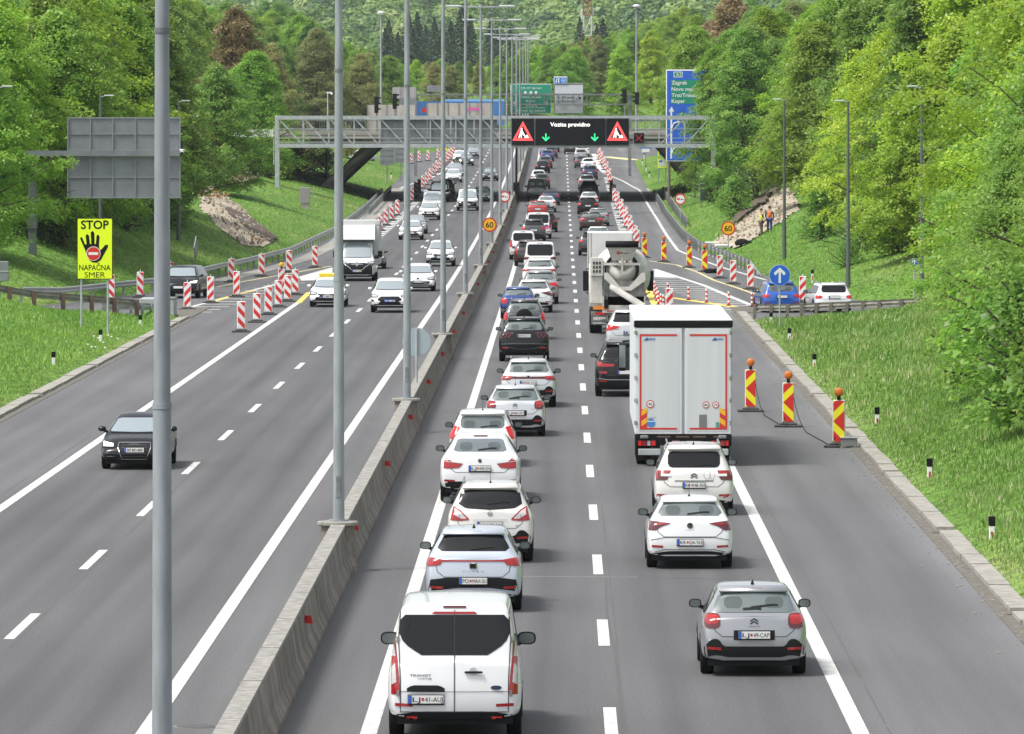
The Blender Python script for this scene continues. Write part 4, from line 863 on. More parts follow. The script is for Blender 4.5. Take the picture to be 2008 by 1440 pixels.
class Shell:
    def __init__(s, me):
        s.me = me; s.bvh = BVHTree.FromPolygons([tuple(v.co) for v in me.vertices], [tuple(p.vertices) for p in me.polygons])
    def pt(s, a, z, side, off):
        """side r rear, f front, x+ / x- flanks, t top"""
        if side == 'r': o, d = Vector((a, -3, z)), Vector((0, 1, 0))
        elif side == 'f': o, d = Vector((a, 30, z)), Vector((0, -1, 0))
        elif side == '+': o, d = Vector((5, a, z)), Vector((-1, 0, 0))
        elif side == '-': o, d = Vector((-5, a, z)), Vector((1, 0, 0))
        else: o, d = Vector((a, z, 6)), Vector((0, 0, -1))
        h = s.bvh.ray_cast(o, d)
        if h[0] is None: return None
        n = h[1] if h[1].dot(d) < 0 else -h[1]
        return h[0]+n*off
    def patch(s, mb, m, top, bot, side='r', off=.006, nx=14, nz=6, mirror=False):
        for mir in ((1, -1) if mirror else (1,)):
            mb.use(m, True); vs = []; nn = nz+1
            for i in range(nx+1):
                t = i/nx; a = chain(top, t); b = chain(bot, t)
                for j in range(nn):
                    u = j/nz; p = s.pt(mir*lerp(a[0], b[0], u), lerp(a[1], b[1], u), side, off) if side in 'rft' else s.pt(lerp(a[0], b[0], u), lerp(a[1], b[1], u), side, off)
                    vs.append(p)
            idx = {}; out = []
            for k, v in enumerate(vs):
                if v is not None: idx[k] = len(out); out.append(v)
            fs = []
            for i in range(nx):
                for j in range(nz):
                    q = (i*nn+j, (i+1)*nn+j, (i+1)*nn+j+1, i*nn+j+1)
                    if all(k in idx for k in q):
                        P4 = [out[idx[k]] for k in q]
                        if max((P4[0]-P4[2]).length, (P4[1]-P4[3]).length) < .9: fs.append(tuple(idx[k] for k in q))
            mb.add(out, fs)
    def ribbon(s, mb, m, pts, w, side='r', off=.007, mirror=False, step=.08):
        for mir in ((1, -1) if mirror else (1,)):
            q = []
            for a, b in zip(pts[:-1], pts[1:]):
                n = max(1, int(math.hypot(b[0]-a[0], b[1]-a[1])/step)); q += [(lerp(a[0], b[0], i/n), lerp(a[1], b[1], i/n)) for i in range(n)]
            q.append(pts[-1]); vs = []; fs = []; mb.use(m)
            for i, p in enumerate(q):
                a = q[max(0, i-1)]; b = q[min(len(q)-1, i+1)]; dx, dz = b[0]-a[0], b[1]-a[1]; L = math.hypot(dx, dz) or 1; nx, nz = -dz/L*w/2, dx/L*w/2
                u = s.pt(mir*(p[0]+nx) if side in 'rft' else p[0]+nx, p[1]+nz, side, off); v = s.pt(mir*(p[0]-nx) if side in 'rft' else p[0]-nx, p[1]-nz, side, off)
                if u is None or v is None: continue
                vs += [u, v]
                if len(vs) > 2: k = len(vs); fs.append((k-4, k-3, k-1, k-2))
            mb.add(vs, fs)
    def poly(s, mb, m, pts, side='r', off=.008):
        """small flat convex-ish polygon laid on the shell"""
        mb.use(m); c = (sum(p[0] for p in pts)/len(pts), sum(p[1] for p in pts)/len(pts)); vs = [s.pt(*p, side, off) for p in [c]+list(pts)]
        if any(v is None for v in vs): return
        n = len(pts); mb.add(vs, [(0, 1+i, 1+(i+1) % n) for i in range(n)])
def chain(c, t):
    n = len(c)-1; L = [math.hypot(c[i+1][0]-c[i][0], c[i+1][1]-c[i][1])+1e-6 for i in range(n)]; S = sum(L); d = t*S
    for i in range(n):
        if d <= L[i] or i == n-1: u = d/L[i]; return (lerp(c[i][0], c[i+1][0], u), lerp(c[i][1], c[i+1][1], u))
        d -= L[i]
def rrect(x0, x1, z0, z1, r):
    k = r*.3
    return [(x0, z1-r), (x0+k, z1-k), (x0+r, z1), (x1-r, z1), (x1-k, z1-k), (x1, z1-r)], [(x0, z0+r), (x0+k, z0+k), (x0+r, z0), (x1-r, z0), (x1-k, z0+k), (x1, z0+r)]
_WH = {}
def wheels(t, W, L, wb, ro, r=.33, tw=.22, rim=RIM, dual=False, far=False):
    """four wheels as copies of one"""
    k = (round(r, 2), tw, rim.name, far)
    if k not in _WH:
        n = 14 if far else 26
        m = MB().use(RUB, True); m.lathe([(r*.62, -tw/2), (r*.93, -tw/2), (r, -tw/2+.03), (r, tw/2-.03), (r*.93, tw/2), (r*.62, tw/2)], ax='x', n=n); ty = m.me = None
        m2 = MB().use(rim); m2.lathe([(r*.62, -tw/2+.02), (r*.60, -tw/2+.03)], ax='x', n=n); m2.lathe([(r*.60, tw/2-.03), (r*.62, tw/2-.02)], ax='x', n=n)
        if not far:
            m2.use(BLACK)
            for s in (-1, 1):
                for i in range(5):
                    a = math.pi*2*i/5+.3; m2.add([(s*(tw/2-.015), r*.2*math.cos(a-.3), r*.2*math.sin(a-.3)), (s*(tw/2-.015), r*.55*math.cos(a-.42), r*.55*math.sin(a-.42)), (s*(tw/2-.015), r*.55*math.cos(a+.42), r*.55*math.sin(a+.42)), (s*(tw/2-.015), r*.2*math.cos(a+.3), r*.2*math.sin(a+.3))], [(0, 1, 2, 3)])
        _WH[k] = (m, m2)
    m, m2 = _WH[k]; first = None
    for y in (ro, ro+wb):
        for s in (-1, 1):
            loc = (s*(W/2-tw/2-.0), y, r)
            if first is None:
                a = m.build('wheel', t, loc); b = m2.build('rim', a); first = (a, b)
            else:
                a = first[0].copy(); COL.objects.link(a); a.parent = t; a.location = loc; b = first[1].copy(); COL.objects.link(b); b.parent = a
PLN = [0]
def plate(t, sh, txt, z, side, x=0, far=False, w=.52, blue=False):
    p = sh.pt(x, z, side, .012)
    if p is None: return
    s = -1 if side == 'r' else 1; y = min(p.y, (sh.pt(x, z-.05, side, .012) or p).y, (sh.pt(x, z+.05, side, .012) or p).y) if s < 0 else max(p.y, (sh.pt(x, z-.05, side, .012) or p).y, (sh.pt(x, z+.05, side, .012) or p).y)
    m = MB(); a, b = sorted((y, y+s*.012)); m.use(TRIM).box(x-w/2-.012, x+w/2+.012, a, b, z-.085, z+.07); a, b = sorted((y+s*.0125, y+s*.015)); m.use(PLATE).box(x-w/2, x+w/2, a, b, z-.06, z+.06)
    a, b = sorted((y+s*.0155, y+s*.017)); xb = (x-w/2+.002, x-w/2+.05) if s < 0 else (x+w/2-.05, x+w/2-.002); m.use(PLB).box(*xb, a, b, z-.058, z+.058)
    if blue: m.use(PLB).box(x-w/2, x+w/2, a-.001, b-.001, z+.03, z+.06).box(x-w/2, x+w/2, a-.001, b-.001, z-.06, z-.045)
    pl = m.build('license_plate', t)
    if txt and not far:
        m = MB().use(BLACK); yy = y+s*.019; parts = txt.split('*')
        cx = x+(.025 if s < 0 else -.025)
        if s < 0:
            if len(parts) == 2:
                text(m, parts[0], x-w/2+.062, z-.036, .072, yy, .115, .0, 'l'); text(m, parts[1], x+w/2-.012, z-.036, .072, yy, .262, .0, 'r'); m.use(REDL); q = x-w/2+.212; m.box(q-.018, q+.018, yy, yy+.001, z-.02, z+.022)
            else: text(m, txt, cx, z-.036, .072, yy, .42, .012)
        else:
            text(m, txt.replace('*', ' '), cx, z-.036, .072, yy, .40, .012, flip=True)
        m.build('lettering', pl)
def mirror(t, col, W, y, z, big=1.0, house=None):
    for s in (-1, 1):
        m = MB().use(house or col, True); w = .215*big; h = .15*big; cx = s*(W/2+.035*big+.01)
        n = 14; vs = []; fs = []
        for k, (sc, yy) in enumerate(((.0, .13), (.55, .115), (.9, .06), (1.0, .0), (.97, -.03))):
            for i in range(n):
                a = 2*math.pi*i/n; px = math.copysign(abs(math.cos(a))**.7, math.cos(a)); pz = math.copysign(abs(math.sin(a))**.7, math.sin(a)); vs.append((cx+px*w/2*sc, y+yy, z+pz*h/2*sc))
        for k in range(4):
            for i in range(n): j = (i+1) % n; fs.append((k*n+i, k*n+j, (k+1)*n+j, (k+1)*n+i))
        m.add(vs, fs); m.use(TRIM); m.add([(cx+ (v[0]-cx)*.999, y-.031, v[2]) for v in vs[-n:]], [tuple(range(n))])
        m.use(TRIM).bar((cx-s*w*.3, y+.02, z-h*.3), (s*(W/2-.10), y+.06, z-h*.55), .06)
        a = m.build('side_mirror', t)
        m = MB().use(MIRG); m.add([(cx+(v[0]-cx)*.84, y-.034, z+(v[2]-z)*.82) for v in vs[-n:]], [tuple(range(n))]); m.build('mirror_glass', a)
KIND = {
 # H, L, hood height, shoulder rear, roof start, roof end, windscreen base/top from the front, belt, roof half width ratio, clearance, wheel radius
 'hatch': dict(W=1.78, H=1.47, L=4.2, tail=1.0, zr=.62, zs=.16, hood=.93, wb=2.6, ro=.78, belt=.93, wt=.66, z0=.27, r=.32),
 'suv': dict(W=1.85, H=1.64, L=4.45, tail=1.10, zr=.52, zs=.12, hood=1.05, wb=2.67, ro=.86, belt=1.04, wt=.66, z0=.33, r=.36),
 'sedan': dict(W=1.82, H=1.44, L=4.7, tail=1.02, zr=1.55, zs=.62, hood=.90, wb=2.8, ro=1.0, belt=.93, wt=.62, z0=.26, r=.33),
 'coupesuv': dict(W=1.92, H=1.62, L=4.67, tail=1.12, zr=1.5, zs=.40, hood=1.05, wb=2.81, ro=.93, belt=1.06, wt=.62, z0=.34, r=.38),
 'van': dict(W=1.97, H=1.98, L=4.97, tail=1.15, zr=.14, zs=.05, hood=1.12, wb=3.0, ro=.95, belt=1.10, wt=.80, z0=.34, r=.34),
 'mpv': dict(W=1.84, H=1.63, L=4.6, tail=1.02, zr=.38, zs=.06, hood=.98, wb=2.84, ro=.85, belt=.98, wt=.68, z0=.28, r=.34),
 'smallvan': dict(W=1.80, H=1.83, L=4.5, tail=1.10, zr=.22, zs=.05, hood=1.05, wb=2.75, ro=.85, belt=1.05, wt=.74, z0=.30, r=.33),
}
BODY = {}
def shell_for(kind, W, H, L, sub):
    k = (kind, round(W, 2), round(H, 2), round(L, 2), sub)
    if k in BODY: return BODY[k]
    d = KIND[kind]; h = H; tl = d['tail']*H/d['H']; hood = d['hood']*H/d['H']; zs, zr = d['zs'], d['zr']
    van = kind in ('van', 'smallvan')
    wsb = L-(1.02 if not van else .82); wst = wsb-(.78 if not van else .72)
    if kind == 'sedan': top = [(0, tl-.02), (.10, tl), (zs, tl+.03), (lerp(zs, zr, .55), lerp(tl, h, .62)), (zr, h-.04), (zr+.35, h-.005)]
    else: top = [(0, tl-.02), (.05, tl), (zs, tl+.04), (lerp(zs, zr, .5), lerp(tl, h, .56)), (zr-.03, h-.06), (zr+.16, h-.025)]
    top += [(lerp(zr, wst, .6), h), (wst-.25, h-.03), (wst+.03, h-.09), (lerp(wst, wsb, .5), lerp(h-.06, hood, .46)), (wsb, hood+.03), (wsb+.12, hood), (L-.45, hood-.07), (L-.12, hood-.20), (L, hood-.30)]
    b = d['belt']*H/d['H']; belt = [(0, tl-.10), (.5, b+.03), (L*.5, b), (wsb, b-.04), (L, hood-.40)]
    wt = d['wt']; wtop = [(0, .84), (zs, .80), (lerp(zs, zr, .5), lerp(.76, wt, .5)), (zr, wt-.01), (L*.45, wt+.01), (wst, wt), (wsb-.1, .78), (wsb+.1, .80), (L-.3, .72), (L, .66)]
    if van: wtop = [(0, .86), (.08, .85), (zr, wt), (L*.45, wt+.02), (wst, wt-.02), (wsb, .78), (L, .7)]
    me = body_mesh(W, H, L, top, belt, wtop, d['z0'], sub=sub); me.materials.clear(); sh = Shell(me); sh.info = dict(tl=tl, hood=hood, wsb=wsb, wst=wst, zr=zr, zs=zs, b=b, top=top); BODY[k] = sh; return sh
def vehicle(name, label, cat, kind, X, Z, col, W=None, H=None, L=None, face='r', far=0, group=None, glass=None, plate_t='', tail='std', rz=0.0, roofcol=None, rear=None, front='std', opts=(), z=None, plx=0):
    """far 0 near .. 2 tiny.  face r: we see the rear, f: we see the front"""
    d = KIND[kind]; W = W or d['W']; H = H or d['H']; L = L or d['L']; sub = 2 if far < 2 else 1
    sh = shell_for(kind, W, H, L, sub); I = sh.info; hw = W/2; glass = glass or GLASS
    zr0 = rise(Z) if z is None else z
    if face == 'r': t = thing(name, label, cat, (X, Z, zr0), rz+math.atan(-(rise(Z+1)-rise(Z))*0), group)
    else: t = thing(name, label, cat, (X, Z+L*.5*2, zr0), math.pi+rz, group)
    me = sh.me.copy(); me.materials.append(col); o = bpy.data.objects.new('body', me); COL.objects.link(o); o.parent = t
    tl, hood, wsb, wst, zr_, zs, b = I['tl'], I['hood'], I['wsb'], I['wst'], I['zr'], I['zs'], I['b']; van = kind in ('van', 'smallvan')
    # rear window
    gt = H-.115 if kind != 'sedan' else H-.10; gb = tl+(.09 if kind not in ('van',) else .02); wtp = d['wt']*hw*.93; wbm = hw*(.74 if kind != 'sedan' else .68)
    nx = (16, 10, 6)[far]; nz = (7, 5, 3)[far]
    if kind in ('sedan',): gt = H-.10
    if rear and 'win' in rear: tp, bt = rear['win']
    else:
        tp = [(-wbm*.97, gb+.10), (-wtp*1.0, gt-.02), (-wtp*.9, gt), (wtp*.9, gt), (wtp*1.0, gt-.02), (wbm*.97, gb+.10)]
        bt = [(-wbm, gb+.05), (-wbm*.92, gb), (wbm*.92, gb), (wbm, gb+.05)]
        if van or kind == 'mpv': q = d['wt']*hw*.98; tp, bt = rrect(-q*.98, q*.98, gb, gt-.04, .09)
    if face == 'r' or far == 0: m = MB(); sh.patch(m, glass, tp, bt, 'r', .007, nx, nz); rw = m.build('rear_window', t)
    if face == 'r' and far == 0 and glass is GLASSL:
        for s_ in (-1, 1): m = MB(); a_, b_ = rrect(s_*.34-.15, s_*.34+.15, gb+.02, gb+.20, .05); sh.patch(m, mat('headrest_tint', (.06, .074, .075), .05, spec=.95), a_, b_, 'r', .0085, 5, 3); m.build('headrest', rw)
    # windscreen
    if face == 'f':
        wt_ = d['wt']*hw*.95; m = MB(); sh.patch(m, GLASSW if glass is not GLASSL else GLASSL, [(-hw*.77, hood+.09), (-wt_, H-.16), (-wt_*.93, H-.13), (wt_*.93, H-.13), (wt_, H-.16), (hw*.77, hood+.09)], [(-hw*.78, hood+.08), (-hw*.6, hood+.055), (hw*.6, hood+.055), (hw*.78, hood+.08)], 'f', .007, nx, nz); ws = m.build('windscreen', t)
        if far < 2: m = MB(); sh.ribbon(m, TRIM, [(-hw*.76, hood+.055), (0, hood+.04), (hw*.76, hood+.055)], .03, 'f', .009); m.build('wiper_cowl', t)
    # side windows
    ya, yb = zr_+.10, wst+.15
    if kind == 'van': ya = L*.45
    for s in '+-':
        m = MB(); sh.patch(m, GLASS, [(ya-.02, H-.20), (ya+.3, H-.15), (yb-.35, H-.15), (yb, H-.20), (wsb-.22, b+.08)], [(ya-.12 if kind not in ('van',) else ya, b+.10), (ya+.1, b+.05), (wsb-.30, b+.05), (wsb-.22, b+.06)], s, .006, (16, 8, 5)[far], 3)
        if far < 2: sh.ribbon(m, TRIM, [(.05, d['z0']+.06), (L-.1, d['z0']+.06)], .10, s, .005)
        for yc in (d['ro'], d['ro']+d['wb']*L/d['L']):
            rr = d['r']+.05; pts = [(yc+rr*math.cos(a), d['r']-.01+rr*math.sin(a)) for a in [math.pi*i/10 for i in range(11)]]
            pts = [(p[0], max(p[1], d['z0']+.02)) for p in pts]
            if far < 2: sh.patch(m, TRIM, pts[::-1], [(yc-rr, d['z0']+.01), (yc+rr, d['z0']+.01)], s, .006, 12, 4)
            if s == '-' and far == 0 and False: pass
        m.build('side_windows', t)
    # wheels
    wheels(t, W-.015, L, d['wb']*L/d['L'], d['ro'], d['r'], .22, far=far > 0)
    m = MB().use(TRIM); m.box(-hw*.86, hw*.86, .12, L-.15, d['z0']-.09, d['z0']+.02); m.build('underbody', t)
    if far < 2 or face == 'f': mirror(t, col, W, wsb-.42, b+.10, 1.0 if not van else 1.35, house=TRIM if 'darkmirror' in opts or van else None)
    z0 = d['z0']
    if face == 'r':
        # lamps
        T = {'std': ([(hw*.64, tl-.07), (hw*.80, tl-.04), (hw*.97, tl-.06)], [(hw*.66, tl-.17), (hw*.80, tl-.20), (hw*.96, tl-.22)]),
             'tall': ([(hw*.80, tl+.16), (hw*.93, tl+.12)], [(hw*.78, tl-.30), (hw*.95, tl-.30)]),
             'bar': ([(hw*.60, tl-.03), (hw*.97, tl-.02)], [(hw*.60, tl-.12), (hw*.96, tl-.17)]),
             'round': ([(hw*.62, tl-.13), (hw*.66, tl-.04), (hw*.86, tl-.03), (hw*.92, tl-.12)], [(hw*.62, tl-.20), (hw*.66, tl-.28), (hw*.86, tl-.29), (hw*.92, tl-.22)]),
             'wing': ([(hw*.40, tl-.08), (hw*.97, tl-.01)], [(hw*.52, tl-.14), (hw*.97, tl-.27)]),
             'vert': ([(hw*.82, tl+.34), (hw*.90, tl+.34)], [(hw*.80, tl-.30), (hw*.95, tl-.30)])}
        if tail in T:
            tp, bt = T[tail]
            for s in (1, -1):
                m = MB(); ln = TLB if ('brake' in opts or 'brake1' in opts) else (TLD if 'darklamp' in opts else TLR)
                if s == 1: sh.patch(m, ln if 'darklamp' not in opts else TLD, tp, bt, 'r', .010, (10, 7, 4)[far], 4)
                else: sh.patch(m, ln, [(-x, z) for x, z in tp], [(-x, z) for x, z in bt], 'r', .010, (10, 7, 4)[far], 4)
                if far == 0: zc = tp[0][1]-.10; sh.ribbon(m, TLR if ln is not TLR else TLD, [(s*lerp(tp[0][0], hw*.95, .1), zc), (s*hw*.92, zc-.02)], .02, 'r', .014)
                m.build('tail_light', t)
        if tail == 'bar' or 'lightbar' in opts: m = MB(); sh.patch(m, TLD if 'litbar' not in opts else TLR, [(-hw*.62, tl-.04), (hw*.62, tl-.04)], [(-hw*.62, tl-.11), (hw*.62, tl-.11)], 'r', .009, (14, 8, 5)[far], 2); m.build('light_bar', t)
        # lower bumper trim
        m = MB(); tz = z0+(.17 if kind in ('suv', 'coupesuv') else .09)
        if 'cladding' in opts: sh.patch(m, TRIM, [(-hw*.99, z0+.18), (-hw*.80, z0+.36), (-hw*.66, z0+.36), (-hw*.58, z0+.24), (hw*.58, z0+.24), (hw*.66, z0+.36), (hw*.80, z0+.36), (hw*.99, z0+.18)], [(-hw*.98, z0+.0), (hw*.98, z0+.0)], 'r', .008, 30, 4)
        else: sh.patch(m, TRIM, [(-hw*.97, tz-.04), (-hw*.5, tz+.02), (hw*.5, tz+.02), (hw*.97, tz-.04)], [(-hw*.95, z0-.0), (hw*.95, z0-.0)], 'r', .008, (18, 10, 6)[far], 3)
        m.build('bumper_trim', t)
        if far < 2:
            m = MB()
            for s in (1, -1): sh.ribbon(m, TLR, [(s*hw*.62, z0+.20), (s*hw*.88, z0+.21)], .045, 'r', .013)
            m.build('reflectors', t)
            m = MB(); sh.ribbon(m, SEAM, [(-hw*.80, tl-.04), (-hw*.74, z0+.50), (-hw*.60, z0+.40), (hw*.60, z0+.40), (hw*.74, z0+.50), (hw*.80, tl-.04)], .012, 'r', .006)
            if not rear or 'noseam' not in rear: m.build('tailgate_seam', t)
            if kind not in ('sedan', 'van') and 'nowiper' not in opts: m = MB(); sh.ribbon(m, TRIM, [(-.05, gb+.03), (.30, gb+.07), (.40, gb+.065)], .025, 'r', .02); m.build('wiper', t)
            m = MB(); sh.ribbon(m, TLD, [(-.17, H-.075), (.17, H-.075)], .03, 'r', .012); m.build('brake_light', t)
        if kind not in ('sedan', 'coupesuv', 'van', 'smallvan') and far < 2:
            m = MB().use(col, True); q = d['wt']*hw*.98; y_ = zr_; zz = H-.07
            m.add([(-q, y_-.16, zz-.015), (q, y_-.16, zz-.015), (q*.97, y_+.18, zz+.055), (-q*.97, y_+.18, zz+.055), (-q, y_-.15, zz-.04), (q, y_-.15, zz-.04), (q*.97, y_+.1, zz-.03), (-q*.97, y_+.1, zz-.03)], [(0, 1, 2, 3), (7, 6, 5, 4), (0, 4, 5, 1), (1, 5, 6, 2), (3, 7, 4, 0)]); m.build('spoiler', t)
        plate(t, sh, plate_t, (z0+.50 if not van else z0+.62) if not (rear and 'pz' in rear) else rear['pz'], 'r', plx, far > 1)
    else:
        G_ = {'std': ([(-hw*.50, z0+.40), (hw*.50, z0+.40)], [(-hw*.42, z0+.24), (hw*.42, z0+.24)])}
        hz = hood-.22
        m = MB(); sh.patch(m, TRIM, [(-hw*.97, z0+.10), (hw*.97, z0+.10)], [(-hw*.93, z0), (hw*.93, z0)], 'f', .008, 14, 2); m.build('bumper_trim', t)
        m = MB()
        if front == 'audi':
            sh.patch(m, TRIM, [(-.42, .60), (-.40, .70), (.40, .70), (.42, .60)], [(-.40, .55), (-.31, .30), (.31, .30), (.40, .55)], 'f', .010, 20, 8)
            for zz in (.64, .58, .50, .43, .36): sh.ribbon(m, GRY, [(-.33, zz), (.33, zz)], .012, 'f', .016)
            sh.ribbon(m, CHROME, [(-.43, .58), (-.41, .71), (.41, .71), (.43, .58), (.32, .29), (-.32, .29), (-.43, .58)], .018, 'f', .014)
        elif front == 'van':
            sh.patch(m, TRIM, [(-hw*.93, hz-.12), (-hw*.4, hz-.02), (hw*.4, hz-.02), (hw*.93, hz-.12)], [(-hw*.93, z0), (hw*.93, z0)], 'f', .010, 20, 8)
            sh.ribbon(m, CHROME, [(-hw*.7, hz-.10), (-hw*.45, hz-.25), (-hw*.30, hz-.42), (hw*.30, hz-.42), (hw*.45, hz-.25), (hw*.7, hz-.10)], .03, 'f', .016)
        elif front == 'oval':
            sh.patch(m, TRIM, [(-hw*.62, hz-.16), (-hw*.45, hz-.04), (hw*.45, hz-.04), (hw*.62, hz-.16)], [(-hw*.62, hz-.2), (-hw*.42, hz-.30), (hw*.42, hz-.30), (hw*.62, hz-.2)], 'f', .010, 18, 6); sh.patch(m, TRIM, [(-hw*.5, z0+.20), (hw*.5, z0+.20)], [(-hw*.62, z0+.08), (hw*.62, z0+.08)], 'f', .010, 12, 3)
            for s in (1, -1): sh.patch(m, TRIM, [(s*hw*.80, hz-.20), (s*hw*.93, hz-.16)], [(s*hw*.80, z0+.22), (s*hw*.93, z0+.2)], 'f', .010, 6, 4)
        elif front == 'bmw':
            for s in (1, -1): sh.patch(m, TRIM, [(s*.05, hz+.02), (s*.20, hz+.04), (s*.28, hz-.0)], [(s*.06, hz-.42), (s*.2, hz-.44), (s*.27, hz-.35)], 'f', .012, 8, 6)
            sh.patch(m, TRIM, [(-hw*.8, z0+.30), (hw*.8, z0+.30)], [(-hw*.7, z0+.08), (hw*.7, z0+.08)], 'f', .010, 14, 4)
        elif front == 'plain':
            sh.patch(m, TRIM, [(-hw*.74, z0+.28), (hw*.74, z0+.28)], [(-hw*.62, z0+.12), (hw*.62, z0+.12)], 'f', .010, 12, 3); sh.ribbon(m, CHROME if far == 0 else TRIM, [(-hw*.6, hz-.03), (0, hz-.06), (hw*.6, hz-.03)], .025, 'f', .012)
        else:
            sh.patch(m, TRIM, [(-hw*.60, hz-.05), (hw*.60, hz-.05)], [(-hw*.40, hz-.24), (hw*.40, hz-.24)], 'f', .010, (16, 10, 6)[far], 4); sh.patch(m, TRIM, [(-hw*.62, z0+.24), (hw*.62, z0+.24)], [(-hw*.70, z0+.08), (hw*.70, z0+.08)], 'f', .010, 10, 3)
            if far < 2: sh.ribbon(m, CHROME, [(-hw*.58, hz-.08), (-hw*.38, hz-.22), (hw*.38, hz-.22), (hw*.58, hz-.08)], .02, 'f', .014)
        m.build('grille', t)
        for s in (1, -1):
            m = MB(); lens = HLE if 'lit' in opts else HL
            sh.patch(m, TRIM, [(s*hw*.58, hz+.03), (s*hw*.97, hz+.09)], [(s*hw*.58, hz-.09), (s*hw*.96, hz-.10)], 'f', .008, 8, 3)
            sh.patch(m, lens, [(s*hw*.62, hz+.01), (s*hw*.93, hz+.06)], [(s*hw*.62, hz-.06), (s*hw*.92, hz-.06)], 'f', .012, 8, 3); m.build('headlight', t)
        plate(t, sh, plate_t, (z0+.26 if front != 'audi' else .53), 'f', plx, far > 0, blue='blueplate' in opts)
    if 'antenna' in opts: m = MB().use(BLACK); m.tube((0, zr_+.35, H-.02), (0, zr_+.33, H+.03), .03, .012, 8); m.tube((0, zr_+.33, H+.02), (0, zr_+.10, H+.26), .006, .004, 5); m.build('antenna', t)
    if 'fin' in opts: m = MB().use(BLACK if 'blackfin' in opts else col); y_ = zr_+.38; m.add([(-.03, y_-.05, H-.01), (.03, y_-.05, H-.01), (.025, y_+.18, H-.01), (-.025, y_+.18, H-.01), (0, y_-.03, H+.075)], [(0, 1, 4), (1, 2, 4), (2, 3, 4), (3, 0, 4)]); m.build('fin_antenna', t)
    if 'rails' in opts:
        for s in (-1, 1): m = MB().use(RIM); q = d['wt']*hw*.96; m.tube((s*q, zr_+.15, H+.0), (s*q*1.0, wst-.25, H+.02), .022, n=6); m.box(s*q-.02, s*q+.02, zr_+.12, zr_+.2, H-.08, H+.01); m.build('roof_rail', t)
    if roofcol: m = MB(); q = d['wt']*hw*.9; sh.patch(m, roofcol, [(-q, zr_+.25), (q, zr_+.25)], [(-q, wst-.15), (q, wst-.15)], 't', .006, 8, 8); m.build('roof_panel', t)
    t['_'] = 0; del t['_']
    t_sh[t.name] = sh; return t, sh
t_sh = {}
def chevrons(t, sh, z, s=1.0, side='r', m_=None):
    m = MB()
    for dz in (0, -.045*s): sh.ribbon(m, m_ or TRIM, [(-.065*s, z+dz-.045*s), (0, z+dz), (.065*s, z+dz-.045*s)], .02*s, side, .010, step=.03)
    m.build('chevron_badge', t)
def roundel(t, sh, z, r, cols, side='r'):
    m = MB(); p = sh.pt(0, z, side, .012); s = -1 if side == 'r' else 1
    for i, (f, c) in enumerate(cols): m.use(c).lathe([(r*f, p.y+s*(.004+.003*i)), (r*f, p.y+s*(.005+.003*i))], (0, 0, z), 'y', 24)
    return m, p.y+s*(.006+.003*len(cols)), s
def badge_text(t, sh, txt, x, z, h, w, mt=TRIM, name='badge_lettering', al='c', side='r'):
    p = sh.pt(x, z, side, .012); m = MB().use(mt); q = sh.pt(x, z+h, side, .012) or p; text(m, txt, x, z, h, 0, w, .01, al, flip=(side == 'f'))
    s = -1 if side == 'r' else 1
    nv = []
    for v in m.v: u = sh.pt(v[0], v[2], side, .010); nv.append(tuple(u) if u else (v[0], p.y, v[2]))
    m.v = nv; return m.build(name, t)
def RP(x, y): 
    X, Z = G(x, y); return X, Z
LL = 'cars queueing in the left lane of the right carriageway'; RL = 'vehicles queueing in the right lane of the right carriageway'; OC = 'oncoming cars on the left carriageway'
# ---- white panel van, nearest
X, Z = (891-X0)*96.6/F, 96.6
hv = .993
win = ([(-.82, 1.66), (-.80, 1.83), (-.74, 1.86), (.74, 1.86), (.80, 1.83), (.82, 1.66)], [(-.82, 1.60), (-.76, 1.45), (-.50, 1.27), (.50, 1.27), (.76, 1.45), (.82, 1.60)])
t, sh = vehicle('panel_van', 'white panel van with twin dark rear windows, nearest vehicle in the left lane', 'van', 'van', X, Z, WH, W=1.99, H=2.05, L=4.97, tail='none', rear=dict(win=win, pz=.63, noseam=1), plate_t='LJ*41-AUJ', plx=-.42, group=None)
for s in (1, -1):
    m = MB(); sh.patch(m, TLR, [(s*.885, 1.68), (s*.925, 1.66)], [(s*.80, .70), (s*.93, .70)], 'r', .012, 4, 16)
    sh.patch(m, TLW, [(s*.895, 1.58), (s*.915, 1.57)], [(s*.865, 1.25), (s*.91, 1.26)], 'r', .017, 3, 8); sh.patch(m, TLW, [(s*.87, 1.16), (s*.915, 1.10)], [(s*.855, .88), (s*.92, .84)], 'r', .017, 3, 6)
    sh.ribbon(m, TLR, [(s*.85, 1.04), (s*.92, 1.10)], .02, 'r', .02); sh.ribbon(m, TLR, [(s*.85, .93), (s*.92, .99)], .02, 'r', .02)
    m.build('tail_light', t)
m = MB(); sh.ribbon(m, SEAM, [(0, 1.93), (0, .42)], .014, 'r', .009); sh.ribbon(m, SEAM, [(-.80, 1.90), (-.83, 1.5), (-.80, .9), (-.80, .44), (.80, .44), (.80, .9), (.83, 1.5), (.80, 1.90)], .014, 'r', .008); sh.ribbon(m, SEAM, [(-.80, .74), (.80, .74)], .008, 'r', .007); m.build('rear_door_seams', t)
m = MB(); sh.patch(m, TRIM, [(-.70, .79), (-.62, .835), (-.22, .835), (-.14, .79)], [(-.70, .745), (-.14, .745)], 'r', .035, 10, 2); m.build('plate_handle', t)
m = MB(); p = sh.pt(.28, 1.03, 'r', .03); m.use(TRIM); m.box(.15, .42, p.y-.02, p.y+.02, 1.015, 1.045, .01); m.use(WGR).lathe([(.06, p.y+.012), (.06, p.y+.02)], (.28, 0, 1.04), 'y', 16); m.build('door_handle', t)
